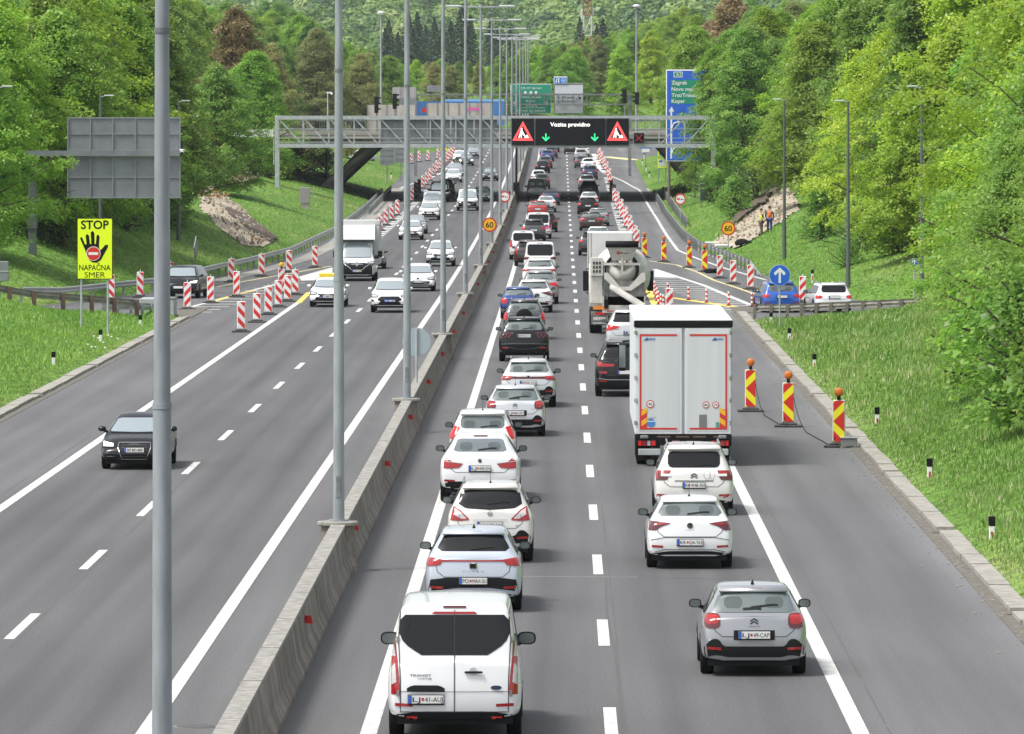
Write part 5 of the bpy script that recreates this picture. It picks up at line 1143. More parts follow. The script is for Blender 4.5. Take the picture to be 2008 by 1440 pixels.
m = MB(); sh.patch(m, TLR, [(-.30, 1.905), (.30, 1.905)], [(-.34, 1.87), (.34, 1.87)], 'r', .014, 12, 2); m.build('brake_light', t)
m = MB(); sh.patch(m, TRIM, [(-.74, .40), (.74, .40)], [(-.74, .30), (.74, .30)], 'r', .02, 16, 2); sh.patch(m, TLB, [(-.70, .385), (-.56, .385)], [(-.70, .345), (-.56, .345)], 'r', .03, 4, 2, mirror=True); m.build('bumper_step', t)
badge_text(t, sh, 'TRANSIT', -.50, .965, .032, .32); badge_text(t, sh, 'CUSTOM', -.44, .92, .022, .2)
m = MB(); p = sh.pt(.62, .80, 'r', .012); n = 20
m.use(CHROME).add([(.62+.085*math.cos(a), p.y-.004, .80+.035*math.sin(a)) for a in [6.283*i/n for i in range(n)]], [tuple(range(n))]); m.use(DBL).add([(.62+.078*math.cos(a), p.y-.007, .80+.03*math.sin(a)) for a in [6.283*i/n for i in range(n)]], [tuple(range(n))]); m.build('oval_badge', t)
m = MB()
for s in (-1, 1):
    for zz in (1.50, .72): p = sh.pt(s*.835, zz, 'r', .01); m.use(CHROME).box(p.x-.02, p.x+.02, p.y-.02, p.y+.01, zz-.045, zz+.045)
m.build('hinges', t)
# ---- ice silver hatch with full width red bar
X, Z = RP(928, 1202)
t, sh = vehicle('hatchback', 'silver-blue hatchback with a full-width red light strip behind the white van', 'car', 'hatch', X, Z, ICE, W=1.81, H=1.54, L=4.32, tail='none', plate_t='PO*MAX-SU', rear=dict(pz=.60), opts=('fin', 'blackfin', 'darkmirror'), group=LL)
m = MB(); sh.patch(m, TLR, [(-.80, 1.01), (-.55, .985), (.55, .985), (.80, 1.01)], [(-.80, .93), (-.5, .955), (.5, .955), (.80, .93)], 'r', .012, 26, 2); m.build('light_bar', t)
for s in (1, -1): m = MB(); sh.patch(m, TLR, [(s*.56, .99), (s*.84, 1.02)], [(s*.62, .89), (s*.86, .86)], 'r', .014, 8, 4); sh.ribbon(m, TLB, [(s*.64, .93), (s*.82, .92)], .02, 'r', .018); m.build('tail_light', t)
m = MB(); p = sh.pt(0, .88, 'r', .01); m.use(CHROME).box(-.07, .07, p.y-.02, p.y+.02, .82, .94, .02); m.use(TRIM).box(-.05, .05, p.y-.026, p.y-.021, .84, .92); m.build('square_badge', t); badge_text(t, sh, 'C U P R A', 0, .765, .03, .40, LGR)
m = MB(); sh.patch(m, TRIM, [(-.80, .62), (-.5, .66), (.5, .66), (.80, .62)], [(-.84, .40), (-.3, .47), (.3, .47), (.84, .40)], 'r', .006, 24, 4); m.build('bumper_panel', t)
# ---- white tall crossover
X, Z = RP(961, 1105)
t, sh = vehicle('crossover', 'ivory white crossover with roof rails and clear tail lights, left lane', 'car', 'suv', X, Z, WH2, W=1.79, H=1.64, L=4.54, tail='none', glass=GLASS, plate_t='NM*SR-044', rear=dict(pz=.80, win=([(-.66, 1.24), (-.62, 1.44), (-.50, 1.50), (.50, 1.50), (.62, 1.44), (.66, 1.24)], [(-.66, 1.22), (-.50, 1.13), (0, 1.10), (.50, 1.13), (.66, 1.22)])), opts=('antenna', 'rails', 'darkmirror', 'cladding'), group=LL)
for s in (1, -1): m = MB(); sh.patch(m, TLR, [(s*.44, .93), (s*.62, 1.10), (s*.76, 1.18), (s*.80, 1.0)], [(s*.44, .90), (s*.6, .88), (s*.82, .89)], 'r', .010, 14, 5); sh.patch(m, TLW, [(s*.50, .95), (s*.63, 1.07), (s*.74, 1.14)], [(s*.50, .92), (s*.62, .93), (s*.74, 1.01)], 'r', .014, 8, 4); sh.ribbon(m, TLD, [(s*.63, 1.09), (s*.645, .90)], .012, 'r', .018); m.build('tail_light', t)
m, yy, s_ = roundel(t, sh, 1.03, .05, ((1, CHROME), (.75, WH2))); m.use(CHROME).box(-.055, .055, yy-.002, yy, 1.02, 1.04); m.build('round_badge', t); m = MB(); sh.ribbon(m, CHROME, [(-.36, .905), (.36, .905)], .018, 'r', .02); m.build('chrome_strip', t); badge_text(t, sh, 'QASHQAI+2', -.53, .775, .03, .24); badge_text(t, sh, 'dCi', .56, .775, .026, .07)
m = MB(); p = sh.pt(.45, .52, 'r', .01); m.use(TLB).lathe([(.04, p.y-.012), (.04, p.y)], (.45, 0, .52), 'y', 16); m.build('fog_lamp', t)
# ---- white coupe suv
X, Z = RP(941, 987)
t, sh = vehicle('coupe_suv', 'white sloping-roof suv with wide red tail lights straddling the lane line', 'car', 'coupesuv', X, Z, WH, W=1.94, H=1.62, L=4.67, tail='none', glass=GLASSL, plate_t='LJ*438-GN', rear=dict(pz=.84, win=([(-.62, 1.30), (-.56, 1.46), (-.5, 1.49), (.5, 1.49), (.56, 1.46), (.62, 1.30)], [(-.64, 1.24), (-.56, 1.21), (.56, 1.21), (.64, 1.24)])), opts=('fin', 'darkmirror'), group=LL)
for s in (1, -1): m = MB(); sh.patch(m, TLR, [(s*.40, .95), (s*.66, .99), (s*.78, 1.08), (s*.86, 1.0)], [(s*.50, .85), (s*.70, .83), (s*.87, .84)], 'r', .012, 14, 5); sh.ribbon(m, TLB, [(s*.62, .90), (s*.82, .90), (s*.84, .98)], .02, 'r', .017); sh.ribbon(m, TLW, [(s*.42, .955), (s*.66, .985), (s*.84, 1.0)], .014, 'r', .017); m.build('tail_light', t)
m, yy, s_ = roundel(t, sh, 1.02, .045, ((1, TRIM), (.62, CHROME))); m.use(BLU); m.add([(0, yy, 1.02), (-.027, yy, 1.02), (-.019, yy, 1.039), (0, yy, 1.047)], [(0, 1, 2, 3)]); m.add([(0, yy, 1.02), (.027, yy, 1.02), (.019, yy, 1.001), (0, yy, .993)], [(0, 1, 2, 3)]); m.build('round_badge', t)
m = MB(); sh.patch(m, TRIM, [(-.80, .56), (-.40, .50), (.40, .50), (.80, .56)], [(-.70, .36), (.70, .36)], 'r', .010, 20, 4); m.build('diffuser', t)
# ---- white estate/hatch with red upright lamps
X, Z = RP(946, 917)
t, sh = vehicle('hatchback', 'white hatchback with bright red corner lamps, behind the silver hatch', 'car', 'mpv', X, Z, WH, W=1.78, H=1.50, L=4.3, tail='none', glass=GLASSL, opts=('antenna', 'darkmirror'), plate_t='', group=LL)
for s in (1, -1): m = MB(); sh.patch(m, TLB, [(s*.60, 1.06), (s*.74, 1.10), (s*.84, 1.02)], [(s*.68, .88), (s*.78, .74), (s*.86, .76)], 'r', .012, 8, 5); m.build('tail_light', t)
# ---- silver-white hatch, chevron badge
def c3(px, py, col, pt, lab, grp):
    X, Z = RP(px, py)
    t, sh = vehicle('hatchback', lab, 'car', 'hatch', X, Z, col, W=1.76, H=1.48, L=3.99, tail='none', glass=GLASSL, plate_t=pt, rear=dict(pz=.70, win=([(-.66, 1.12), (-.60, 1.30), (-.48, 1.37), (.48, 1.37), (.60, 1.30), (.66, 1.12)], [(-.68, 1.08), (-.60, 1.05), (.60, 1.05), (.68, 1.08)])), opts=('cladding', 'darkmirror')+(('antenna',) if col is WGR else ('fin', 'blackfin')), group=grp)
    for s in (1, -1):
        m = MB(); a, b = rrect(.56, .82, .80, 1.04, .07); f = lambda q: [(s*x, z) for x, z in q]; sh.patch(m, TLD, f(a), f(b), 'r', .012, 12, 6); a, b = rrect(.585, .80, .87, 1.02, .05); sh.patch(m, TLR, f(a), f(b), 'r', .016, 10, 5)
        sh.ribbon(m, TLB, [(s*.62, .91), (s*.62, .985), (s*.76, .985), (s*.76, .91), (s*.62, .91)], .016, 'r', .021); m.build('tail_light', t)
    chevrons(t, sh, .965, 1.0); m = MB(); sh.ribbon(m, SEAM, [(-.10, .835), (.10, .835)], .006, 'r', .008); m.build('badge_strip', t); badge_text(t, sh, 'C3', .50, .80, .028, .09, LGR)
    m = MB(); p = sh.pt(-.3, .70, 'r', .004); sh.patch(m, TRIM, [(-.34, .775), (.34, .775)], [(-.34, .615), (.34, .615)], 'r', .007, 10, 2); m.build('plate_recess', t)
    m = MB(); sh.ribbon(m, TRIM, [(-.18, 1.10), (.05, 1.115), (.12, 1.10)], .035, 'r', .018); m.build('rear_wiper', t)
c3(1010, 857, WGR, 'LJ*68-CEC', 'silver-white hatchback with round-cornered red lamps and black bumper, left lane', LL)
c3(1479, 1328, SIL, 'LJ*49-CAP', 'silver hatchback with black bumper, nearest car in the right lane', RL)
# ---- crossover with wide dark strip
X, Z = RP(1036, 800)
t, sh = vehicle('crossover', 'silver-white crossover with a dark strip joining its tail lights', 'car', 'suv', X, Z, WGR, W=1.78, H=1.55, L=4.26, tail='bar', glass=GLASSL, plate_t='KP*IJ-122', rear=dict(pz=.80), opts=('rails', 'antenna', 'darkmirror', 'cladding'), group=LL)
m, yy, s_ = roundel(t, sh, .985, .05, ((1, CHROME), (.8, TRIM))); m.build('round_badge', t)
# ---- black suv with claw lamps
X, Z = RP(1027.5, 710)
t, sh = vehicle('suv', 'black suv with white roof reflection and slanted claw tail lamps', 'car', 'suv', X, Z, BLK, W=1.92, H=1.68, L=4.5, tail='none', glass=GLASSL, plate_t='KR*FZ-513', rear=dict(pz=1.0), opts=('rails', 'fin', 'darkmirror', 'cladding'), group=LL)
for s in (1, -1):
    m = MB(); sh.ribbon(m, TLD, [(s*.42, 1.09), (s*.90, 1.09)], .025, 'r', .012)
    for i in range(3): x = .50+i*.13; sh.ribbon(m, TLD, [(s*x, 1.06), (s*(x+.10), .92)], .05, 'r', .014)
    m.build('tail_light', t)
m = MB(); sh.ribbon(m, GRY, [(-.86, .68), (-.4, .70), (.4, .70), (.86, .68)], .05, 'r', .012); sh.ribbon(m, GRY, [(-.80, .60), (-.3, .50), (.3, .50), (.80, .60)], .03, 'r', .012); m.build('bumper_crease', t)
# ---- dark suv with spare wheel
X, Z = RP(1028, 667)
t, sh = vehicle('suv', 'dark off-roader with a spare wheel on its tailgate', 'car', 'suv', X, Z, GRY, W=1.76, H=1.70, L=4.2, tail='none', glass=GLASSL, opts=('rails', 'antenna', 'darkmirror'), plate_t='', group=LL)
for s in (1, -1): m = MB(); sh.patch(m, TLB, [(s*.72, 1.14), (s*.84, 1.10)], [(s*.74, .84), (s*.86, .84)], 'r', .014, 5, 5); m.build('tail_light', t)
m = MB().use(RUB, True); p = sh.pt(0, .95, 'r', .0); m.lathe([(.1, p.y-.23), (.30, p.y-.23), (.35, p.y-.17), (.35, p.y-.02)], (0, 0, .97), 'y', 24); m.build('spare_wheel', t)
FAR = [  # px, py, kind, W, H, colour, label, options
 (1016, 626, 'hatch', 1.66, 1.48, BLU, 'small blue hatchback with round tail lamps in the left lane', dict(tail='round', glass=GLASSL, opts=('brake', 'darkmirror'), far=1)),
 (1046, 614, 'suv', 1.84, 1.58, WH, 'white suv with slim red tail lamps right beside the small blue hatchback', dict(tail='wing', glass=GLASSL, opts=('fin', 'darklamp'), far=1)),
 (1059, 597, 'suv', 1.86, 1.68, LGR, 'grey suv with a white roof and long red lamp, ahead of the white suv', dict(tail='wing', glass=GLASSL, roofcol=WH, opts=('fin', 'brake1'), far=1)),
 (1057.5, 566, 'suv', 1.90, 1.63, WH, 'white crossover with a full-width dark lamp band and round badge', dict(tail='bar', glass=GLASSL, opts=('fin',), far=1)),
 (1059, 541, 'van', 1.94, 2.0, WH, 'white passenger van with a broad tinted rear window in the left lane', dict(tail='std', opts=('darklamp',), far=1)),
 (1037, 523, 'suv', 1.84, 1.64, BRN, 'dark brown suv with red lamp peeking out left of the white passenger van', dict(tail='tall', opts=('darkmirror',), far=1)),
 (1025.5, 510, 'smallvan', 1.78, 1.90, WH, 'white small van with roof rails at the left edge of the lane', dict(tail='tall', opts=('rails', 'brake', 'darkmirror'), far=1)),
 (1046, 474, 'suv', 1.80, 1.62, GRY, 'dark grey crossover between the two white vans', dict(tail='std', opts=('rails', 'brake', 'darkmirror'), far=1)),
 (1056, 469, 'van', 1.94, 1.98, WH, 'white delivery van with a pink sticker on its rear door', dict(tail='vert', opts=('pink',), far=1)),
 (1071, 456, 'hatch', 1.78, 1.48, BLK, 'dark car showing right of the white delivery van with pink sticker', dict(opts=(), far=1)),
 (1054, 428, 'hatch', 1.78, 1.48, REDP, 'red hatchback ahead of the white delivery van', dict(tail='std', glass=GLASSL, far=1)),
 (1071, 417, 'coupesuv', 1.82, 1.48, WH, 'white coupe with a red-tinged tail right of the red hatchback', dict(tail='std', glass=GLASSL, opts=('brake',), far=1)),
 (1079, 403, 'sedan', 1.82, 1.46, DBL, 'dark blue saloon with red lamps passing under the overpass shadow', dict(tail='std', opts=('brake',), far=1)),
 (1052, 391, 'van', 1.93, 2.02, LGR, 'grey van with two small square rear windows', dict(tail='vert', opts=('twin',), far=1)),
 (1062, 371, 'suv', 1.82, 1.62, GRY, 'dark suv with a pale roof just ahead of the grey van', dict(roofcol=WH, opts=('brake',), far=2)),
 (1056, 362, 'mpv', 1.76, 1.60, WGR, 'pale car roof farther ahead of the grey van', dict(far=2)),
 (1064, 340, 'hatch', 1.76, 1.47, BLK, 'black hatchback with a pale plate in the left lane, beyond the overpass', dict(opts=('brake',), far=2)),
 (1069, 331, 'hatch', 1.78, 1.5, GRY, 'dark hatchback hugging the black hatchback beyond the overpass', dict(opts=('brake',), far=2)),
 (1073, 317, 'hatch', 1.78, 1.48, BLU, 'tiny blue car in the left lane below the message screen', dict(opts=('brake',), far=2)),
 (1080, 311, 'suv', 1.80, 1.6, GRY, 'tiny dark suv beside the tiny blue car', dict(opts=('brake',), far=2)),
 (1071, 304, 'hatch', 1.80, 1.5, SIL, 'tiny silver car nearest the message screen bottom, left lane', dict(far=2)),
 (1084, 299, 'hatch', 1.80, 1.5, BLK, 'tiny black car touching the message screen, left lane', dict(far=2)),
 (1161, 502, 'suv', 1.82, 1.66, GRY, 'dark suv with red lamp left of the white box truck', dict(tail='std', opts=('brake', 'rails'), far=1)),
 (1173, 486, 'hatch', 1.80, 1.48, WH, 'white car roof showing just above the white box truck', dict(glass=GLASSL, far=1)),
 (1159.5, 453, 'hatch', 1.84, 1.50, BRN, 'brown hatchback with wide red lamps in the right lane', dict(tail='wing', opts=('brake',), glass=GLASSL, plate_t='x', far=1)),
 (1173, 444, 'hatch', 1.82, 1.48, LGR, 'grey car right of the brown hatchback', dict(glass=GLASSL, far=1)),
 (1152.5, 421, 'hatch', 1.82, 1.50, BLK, 'black hatchback with red lamps just before the bridge shadow', dict(tail='std', opts=('brake',), far=1)),
 (1155, 408, 'hatch', 1.80, 1.48, WGR, 'pale silver car roof behind the black hatchback, in the bridge shadow', dict(tail='std', opts=('brake',), glass=GLASSL, far=1)),
 (1155, 387, 'suv', 1.84, 1.64, GRY, 'dark suv with tinted window in the right lane near the overpass', dict(far=1, opts=('rails',))),
 (1151, 374, 'suv', 1.84, 1.66, LGR, 'grey suv with red lamps ahead of the dark tinted suv', dict(far=1, opts=('brake', 'rails'))),
 (1156.5, 353, 'suv', 1.82, 1.6, DBL, 'dark blue suv with bright red lamps in the right lane', dict(far=1, opts=('brake',))),
 (1153.5, 336, 'suv', 1.80, 1.6, WH, 'white car beyond the dark blue suv in the right lane', dict(far=2, opts=('brake',))),
 (1141, 330, 'hatch', 1.80, 1.5, GRY, 'tiny dark hatchback left of the white car, right lane', dict(far=2, opts=('brake',))),
 (1139, 317, 'suv', 1.80, 1.6, SIL, 'tiny silver suv in the right lane below the message screen', dict(far=2)),
 (1142, 308, 'van', 1.93, 1.9, WH, 'tiny white van touching the message screen in the right lane', dict(far=2)),
 (1119, 302, 'suv', 1.80, 1.6, BRN, 'tiny dark red car at the lane divide under the message screen', dict(far=2, opts=('brake',)))]
for px, py, kd, W_, H_, col, lab, kw in FAR:
    X, Z = RP(px, py); grp = LL if px < 1105 else RL; nm = {'hatch': 'hatchback', 'suv': 'suv', 'van': 'van', 'smallvan': 'van', 'mpv': 'estate_car', 'sedan': 'saloon_car', 'coupesuv': 'coupe'}[kd]
    if 'twin' in kw.get('opts', ()): kw['rear'] = dict(win=([(-.01, 1.2), (.01, 1.2)], [(-.01, 1.19), (.01, 1.19)]))
    t, sh = vehicle(nm, lab, 'van' if 'van' in kd else 'car', kd, X, Z, col, W=W_, H=H_, face='r', group=grp, **kw)
    if 'twin' in kw.get('opts', ()):
        for s in (-1, 1): m = MB(); a, b = rrect(s*.38-.30, s*.38+.30, 1.25, 1.75, .06); sh.patch(m, BLACK, a, b, 'r', .008, 8, 4); a, b = rrect(s*.38-.24, s*.38+.24, 1.31, 1.69, .05); sh.patch(m, mat('frosted_green', (.42, .55, .50), .3), a, b, 'r', .014, 8, 4); m.build('door_window', t)
    if 'pink' in kw.get('opts', ()): m = MB(); sh.patch(m, mat('pink_sticker', (.75, .12, .38), .5), [(.42, 1.0), (.88, 1.0)], [(.42, .78), (.88, .78)], 'r', .012, 6, 3); m.build('sticker', t)
# ---- right lane, near
X, Z = RP(1353, 1117)
t, sh = vehicle('hatchback', 'small white hatchback with dark wing-shaped tail lights, right lane', 'car', 'hatch', X, Z, WH, W=1.77, H=1.46, L=4.07, tail='none', glass=GLASSL, plate_t='KR*GA-763', rear=dict(pz=.56), opts=('antenna', 'darkmirror'), group=RL)
for s in (1, -1): m = MB(); sh.patch(m, TLD, [(s*.38, .945), (s*.82, .985)], [(s*.58, .88), (s*.70, .80), (s*.84, .80)], 'r', .012, 14, 5); sh.ribbon(m, TLR, [(s*.46, .93), (s*.68, .925), (s*.81, .96)], .025, 'r', .016); m.build('tail_light', t)
m, yy, s_ = roundel(t, sh, .90, .06, ((1, TRIM), (.85, CHROME), (.72, TRIM))); m.use(CHROME)
for s in (-1, 1): m.bar((s*.035, yy, .935), (s*.015, yy, .865), .01, .003); m.bar((s*.015, yy, .865), (0, yy, .905), .01, .003)
m.build('round_badge', t); badge_text(t, sh, 'P O L O', 0, .80, .02, .17, LGR)
m = MB(); sh.ribbon(m, SEAM, [(-.80, .60), (-.5, .66), (.5, .66), (.80, .60)], .012, 'r', .009); sh.ribbon(m, CHROME, [(-.72, .36), (-.5, .41), (.5, .41), (.72, .36)], .02, 'r', .012); m.build('bumper_crease', t)
X, Z = RP(1361, 1012)
t, sh = vehicle('people_carrier', 'white people carrier with chevron badge following the white lorry', 'car', 'mpv', X, Z, WH2, W=1.86, H=1.64, L=4.6, tail='none', plate_t='KR*HB-354', rear=dict(pz=.72), opts=('antenna', 'rails', 'darkmirror'), group=RL)
for s in (1, -1):
    m = MB(); sh.patch(m, TLD, [(s*.54, 1.05), (s*.88, 1.05)], [(s*.62, .84), (s*.88, .82)], 'r', .012, 10, 5); sh.patch(m, TLR, [(s*.56, 1.04), (s*.86, 1.04)], [(s*.58, .98), (s*.80, .98)], 'r', .016, 8, 3); sh.ribbon(m, WH2, [(s*.54, .945), (s*.76, .945)], .05, 'r', .02); sh.ribbon(m, TLR, [(s*.84, 1.02), (s*.85, .86)], .04, 'r', .018); m.build('tail_light', t)
chevrons(t, sh, .985, 1.15); badge_text(t, sh, 'CITROEN', 0, .89, .014, .2, LGR); m = MB(); sh.ribbon(m, SEAM, [(-.45, .815), (.45, .815)], .02, 'r', .01); m.build('plate_strip', t)
m = MB()
for x, r in ((.30, .075), (.42, .06)):
    sh.ribbon(m, LGR, [(x+r*math.cos(a), .95+r*1.2*math.sin(a)) for a in [6.283*i/12 for i in range(13)]], .008, 'r', .012, step=.05); sh.ribbon(m, LGR, [(x-r*.6, .90), (x-r*.5, .84), (x+r*.5, .84), (x+r*.6, .90)], .008, 'r', .012, step=.05)
m.build('outline_sticker', t)
m = MB()
for s in (1, -1): sh.ribbon(m, TLR, [(s*.68, .46), (s*.86, .48)], .07, 'r', .014)
m.build('rear_reflectors', t)
X, Z = RP(1227, 779)
t, sh = vehicle('suv', 'large black suv half hidden by the left side of the white lorry', 'car', 'suv', X, Z, BLK, W=2.02, H=1.83, L=5.1, tail='none', plate_t='', opts=('rails', 'darkmirror'), group=RL)
for s in (1, -1): m = MB(); sh.patch(m, TLR, [(s*.36, 1.10), (s*.74, 1.12), (s*.94, 1.20)], [(s*.40, 1.02), (s*.74, 1.00), (s*.94, 1.03)], 'r', .014, 10, 4); sh.ribbon(m, TLB, [(s*.48, 1.05), (s*.74, 1.05), (s*.90, 1.12)], .03, 'r', .02); m.build('tail_light', t)
badge_text(t, sh, 'X7', -.30, 1.19, .05, .15, CHROME)
m = MB(); sh.ribbon(m, TLR, [(-.88, .82), (-.62, .82)], .07, 'r', .012); sh.ribbon(m, LGR, [(-.90, .62), (-.6, .58), (.6, .58), (.90, .62)], .03, 'r', .012); m.build('bumper_detail', t)
X, Z = RP(1236, 694)
t, sh = vehicle('suv', 'silver-white suv between the mixer truck and the white lorry', 'car', 'suv', X, Z, WGR, W=1.92, H=1.72, L=4.9, tail='wing', glass=GLASS, plate_t='LJ', opts=('rails', 'brake1'), group=RL)
# ---- oncoming
X, Z = RP(263, 922)
t, sh = vehicle('saloon_car', 'black oncoming car with four-ring badge left of the foreground lamp post', 'car', 'sedan', X, Z, BLK, W=1.80, H=1.43, L=4.4, face='f', front='audi', plate_t='KP*BC-600', opts=('lit',), group=OC, far=0)
m = MB(); p = sh.pt(0, .645, 'f', .03); m.use(CHROME)
for i in range(4):
    x = -.09+i*.06; n = 18
    for k in range(n): a, b = 6.283*k/n, 6.283*(k+1)/n; m.tube((x+.042*math.cos(a), p.y, .645+.042*math.sin(a)), (x+.042*math.cos(b), p.y, .645+.042*math.sin(b)), .007, n=4, caps=False)
m.build('ring_badge', t)
m = MB(); sh.ribbon(m, CHROME, [(-.80, .36), (-.52, .36)], .012, 'f', .012, mirror=True); sh.patch(m, TRIM, [(-.82, .42), (-.5, .42)], [(-.80, .30), (-.5, .30)], 'f', .008, 6, 3, mirror=True); m.build('air_intakes', t)
X, Z = RP(764, 614)
vehicle('crossover', 'white oncoming crossover with a wide oval black grille', 'car', 'suv', X, Z, WH, W=1.86, H=1.63, L=4.5, face='f', front='oval', far=0, plate_t='AB 123', opts=('blueplate',), group=OC)
X, Z = RP(642, 603)
t, sh = vehicle('hatchback', 'white oncoming car with a yellow sign on its roof', 'car', 'hatch', X, Z, WH, W=1.80, H=1.46, L=4.5, face='f', front='std', far=0, plate_t='LJ*MB-73', group=OC, opts=('fin',))
m = MB().use(mat('roof_sign_yellow', (.85, .62, .05), .5)); m.box(-.52, .52, 1.9, 2.15, 1.45, 1.63, .03); m.use(TRIM); text(m, 'AVTO ŠOLA  L', .0, 1.49, .08, 2.152, .85, .0, flip=True); m.build('roof_sign', t)
X, Z = RP(819.5, 572)
t, sh = vehicle('hatchback', 'white oncoming hatchback with round badge behind the oval-grille crossover', 'car', 'hatch', X, Z, WH, W=1.80, H=1.48, L=4.3, face='f', front='plain', far=0, plate_t='LJ 123', group=OC, opts=('rails',))
m, yy, s_ = roundel(t, sh, .68, .07, ((1, CHROME), (.82, TRIM)), 'f'); m.build('round_badge', t)
X, Z = RP(863.5, 523)
t, sh = vehicle('suv', 'white boxy oncoming suv with slotted grille and fog lamps', 'car', 'suv', X, Z, WH, W=1.80, H=1.62, L=4.2, face='f', front='std', far=0, plate_t='', group=OC, opts=('rails',))
m = MB()
for i in range(5): x = -.26+.13*i; sh.ribbon(m, CHROME, [(x, .80), (x*.95, .66)], .022, 'f', .02)
for s in (1, -1): sh.patch(m, LGR, [(s*.64, .56), (s*.80, .56)], [(s*.64, .46), (s*.80, .46)], 'f', .014, 4, 3)
m.build('grille_bars', t)
OCF = [(805, 471, 'hatch', 1.80, 1.46, WH2, 'pale oncoming hatchback with a dark lower grille, behind the third nearest lamp post', 'std', 1), (814, 459, 'hatch', 1.80, 1.44, SIL, 'silver oncoming car directly behind the pale hatchback', 'std', 1),
 (841, 432, 'suv', 1.80, 1.56, WH2, 'pale oncoming crossover with a v-shaped grille before a white van', 'std', 1), (848, 419, 'van', 1.95, 1.96, WH, 'white oncoming van with a clear windscreen beside the beacon row', 'plain', 1),
 (861, 397, 'van', 1.93, 1.98, BLK, 'black oncoming van with a dark windscreen', 'std', 1), (874, 382, 'hatch', 1.80, 1.6, WH, 'white oncoming car half behind the black van', 'std', 1),
 (916.5, 414, 'van', 1.95, 1.97, WH, 'white oncoming van with a broad black grille, inner lane', 'van', 1), (945, 396, 'sedan', 1.84, 1.46, WGR, 'silver oncoming saloon right of the white inner-lane van', 'std', 1),
 (961, 355, 'sedan', 1.82, 1.46, GRY, 'dark grey oncoming saloon beyond the overpass shadow', 'bmw', 1), (889, 358, 'hatch', 1.82, 1.5, WH, 'white oncoming hatchback beyond the black van', 'plain', 1),
 (893, 346, 'hatch', 1.80, 1.5, SIL, 'pale oncoming car hidden behind the white hatchback', 'std', 2), (914, 326, 'hatch', 1.80, 1.5, GRY, 'dark oncoming car with headlights on near the yellow line', 'std', 2),
 (928, 311, 'suv', 1.82, 1.65, SIL, 'silver oncoming suv just under the gantry', 'std', 2), (901, 318, 'hatch', 1.80, 1.5, WH, 'tiny white oncoming car left of the dark oncoming car', 'std', 2), (726, 528, 'hatch', 1.80, 1.5, BRN, 'brownish oncoming car peeking out right of the box truck', 'std', 1), (918, 300, 'hatch', 1.80, 1.5, BLK, 'tiny dark oncoming car touching the gantry', 'std', 2)]
for px, py, kd, W_, H_, col, lab, fr, fa in OCF:
    X, Z = RP(px, py); nm = {'hatch': 'hatchback', 'suv': 'suv', 'van': 'van', 'sedan': 'saloon_car'}[kd]
    vehicle(nm, lab, 'van' if kd == 'van' else 'car', kd, X, Z, col, W=W_, H=H_, face='f', front=fr, far=fa, group=OC, opts=('lit',) if 'headlights' in lab else ())
# cars on the ramps
X, Z = RP(369, 586)
vehicle('suv', 'black luxury suv coming down the left exit ramp', 'car', 'suv', X-.1, Z, BLK, W=1.97, H=1.69, L=4.95, face='f', front='bmw', far=0, rz=R(-5), opts=('lit',))
t, sh = vehicle('estate_car', 'bright blue estate car on the right ramp behind the blue arrow sign', 'car', 'mpv', (1533-X0)*312/F, 312, BLU2, W=1.82, H=1.50, L=4.55, tail='std', glass=GLASSL, plate_t='', rz=R(5), opts=('rails', 'darkmirror', 'brake'))
t, sh = vehicle('estate_car', 'white estate car behind the weathered guardrail on the right', 'car', 'mpv', (1636-X0)*311/F, 311, WH, W=1.80, H=1.46, L=4.6, tail='std', glass=GLASS, plate_t='', rz=R(6), opts=('rails', 'fin', 'brake'))
q = hit(722, 316, 680, 900)
vehicle('estate_car', 'white car parked on the grass slope beyond the left bridge leg', 'car', 'mpv', q.x, q.y, WH, face='f', far=2, z=q.z-.3, rz=R(-25))
# ================================================================ white curtain-side lorry
s_, Z = 173.5/F, 173.5; X = (1340-X0)*s_
t = thing('lorry', 'tall white box lorry with red-edged rear doors in the right lane', 'lorry', (X, Z, 0), group=None)
LW = mat('lorry_white', (.62, .64, .65), .45, noise=.05, nscale=1.5, stretch=(4, 1, .3)); LPN = mat('door_panel', (.57, .595, .60), .5, noise=.05, nscale=1.3, stretch=(3, 1, .15)); RTAPE = mat('red_tape', (.55, .035, .03), .45)
zb, zt_, hw = .86, 3.86, 1.285; YT = 13.4
m = MB().use(mat('curtain', (.66, .69, .72), .5, noise=.08, nscale=2, stretch=(1, 2, .2))); m.box(-hw, hw, .06, YT, zb, zt_-.05); m.build('cargo_box', t)
m = MB().use(mat('roof_tarp', (.80, .80, .79), .5)); m.box(-hw-.02, hw+.02, .05, YT, zt_-.045, zt_+.06, .02); m.build('roof', t)
m = MB().use(BLACK); m.box(-hw-.03, hw+.03, -.04, .05, zt_-.16, zt_+.02, .015); m.build('roof_edge', t)
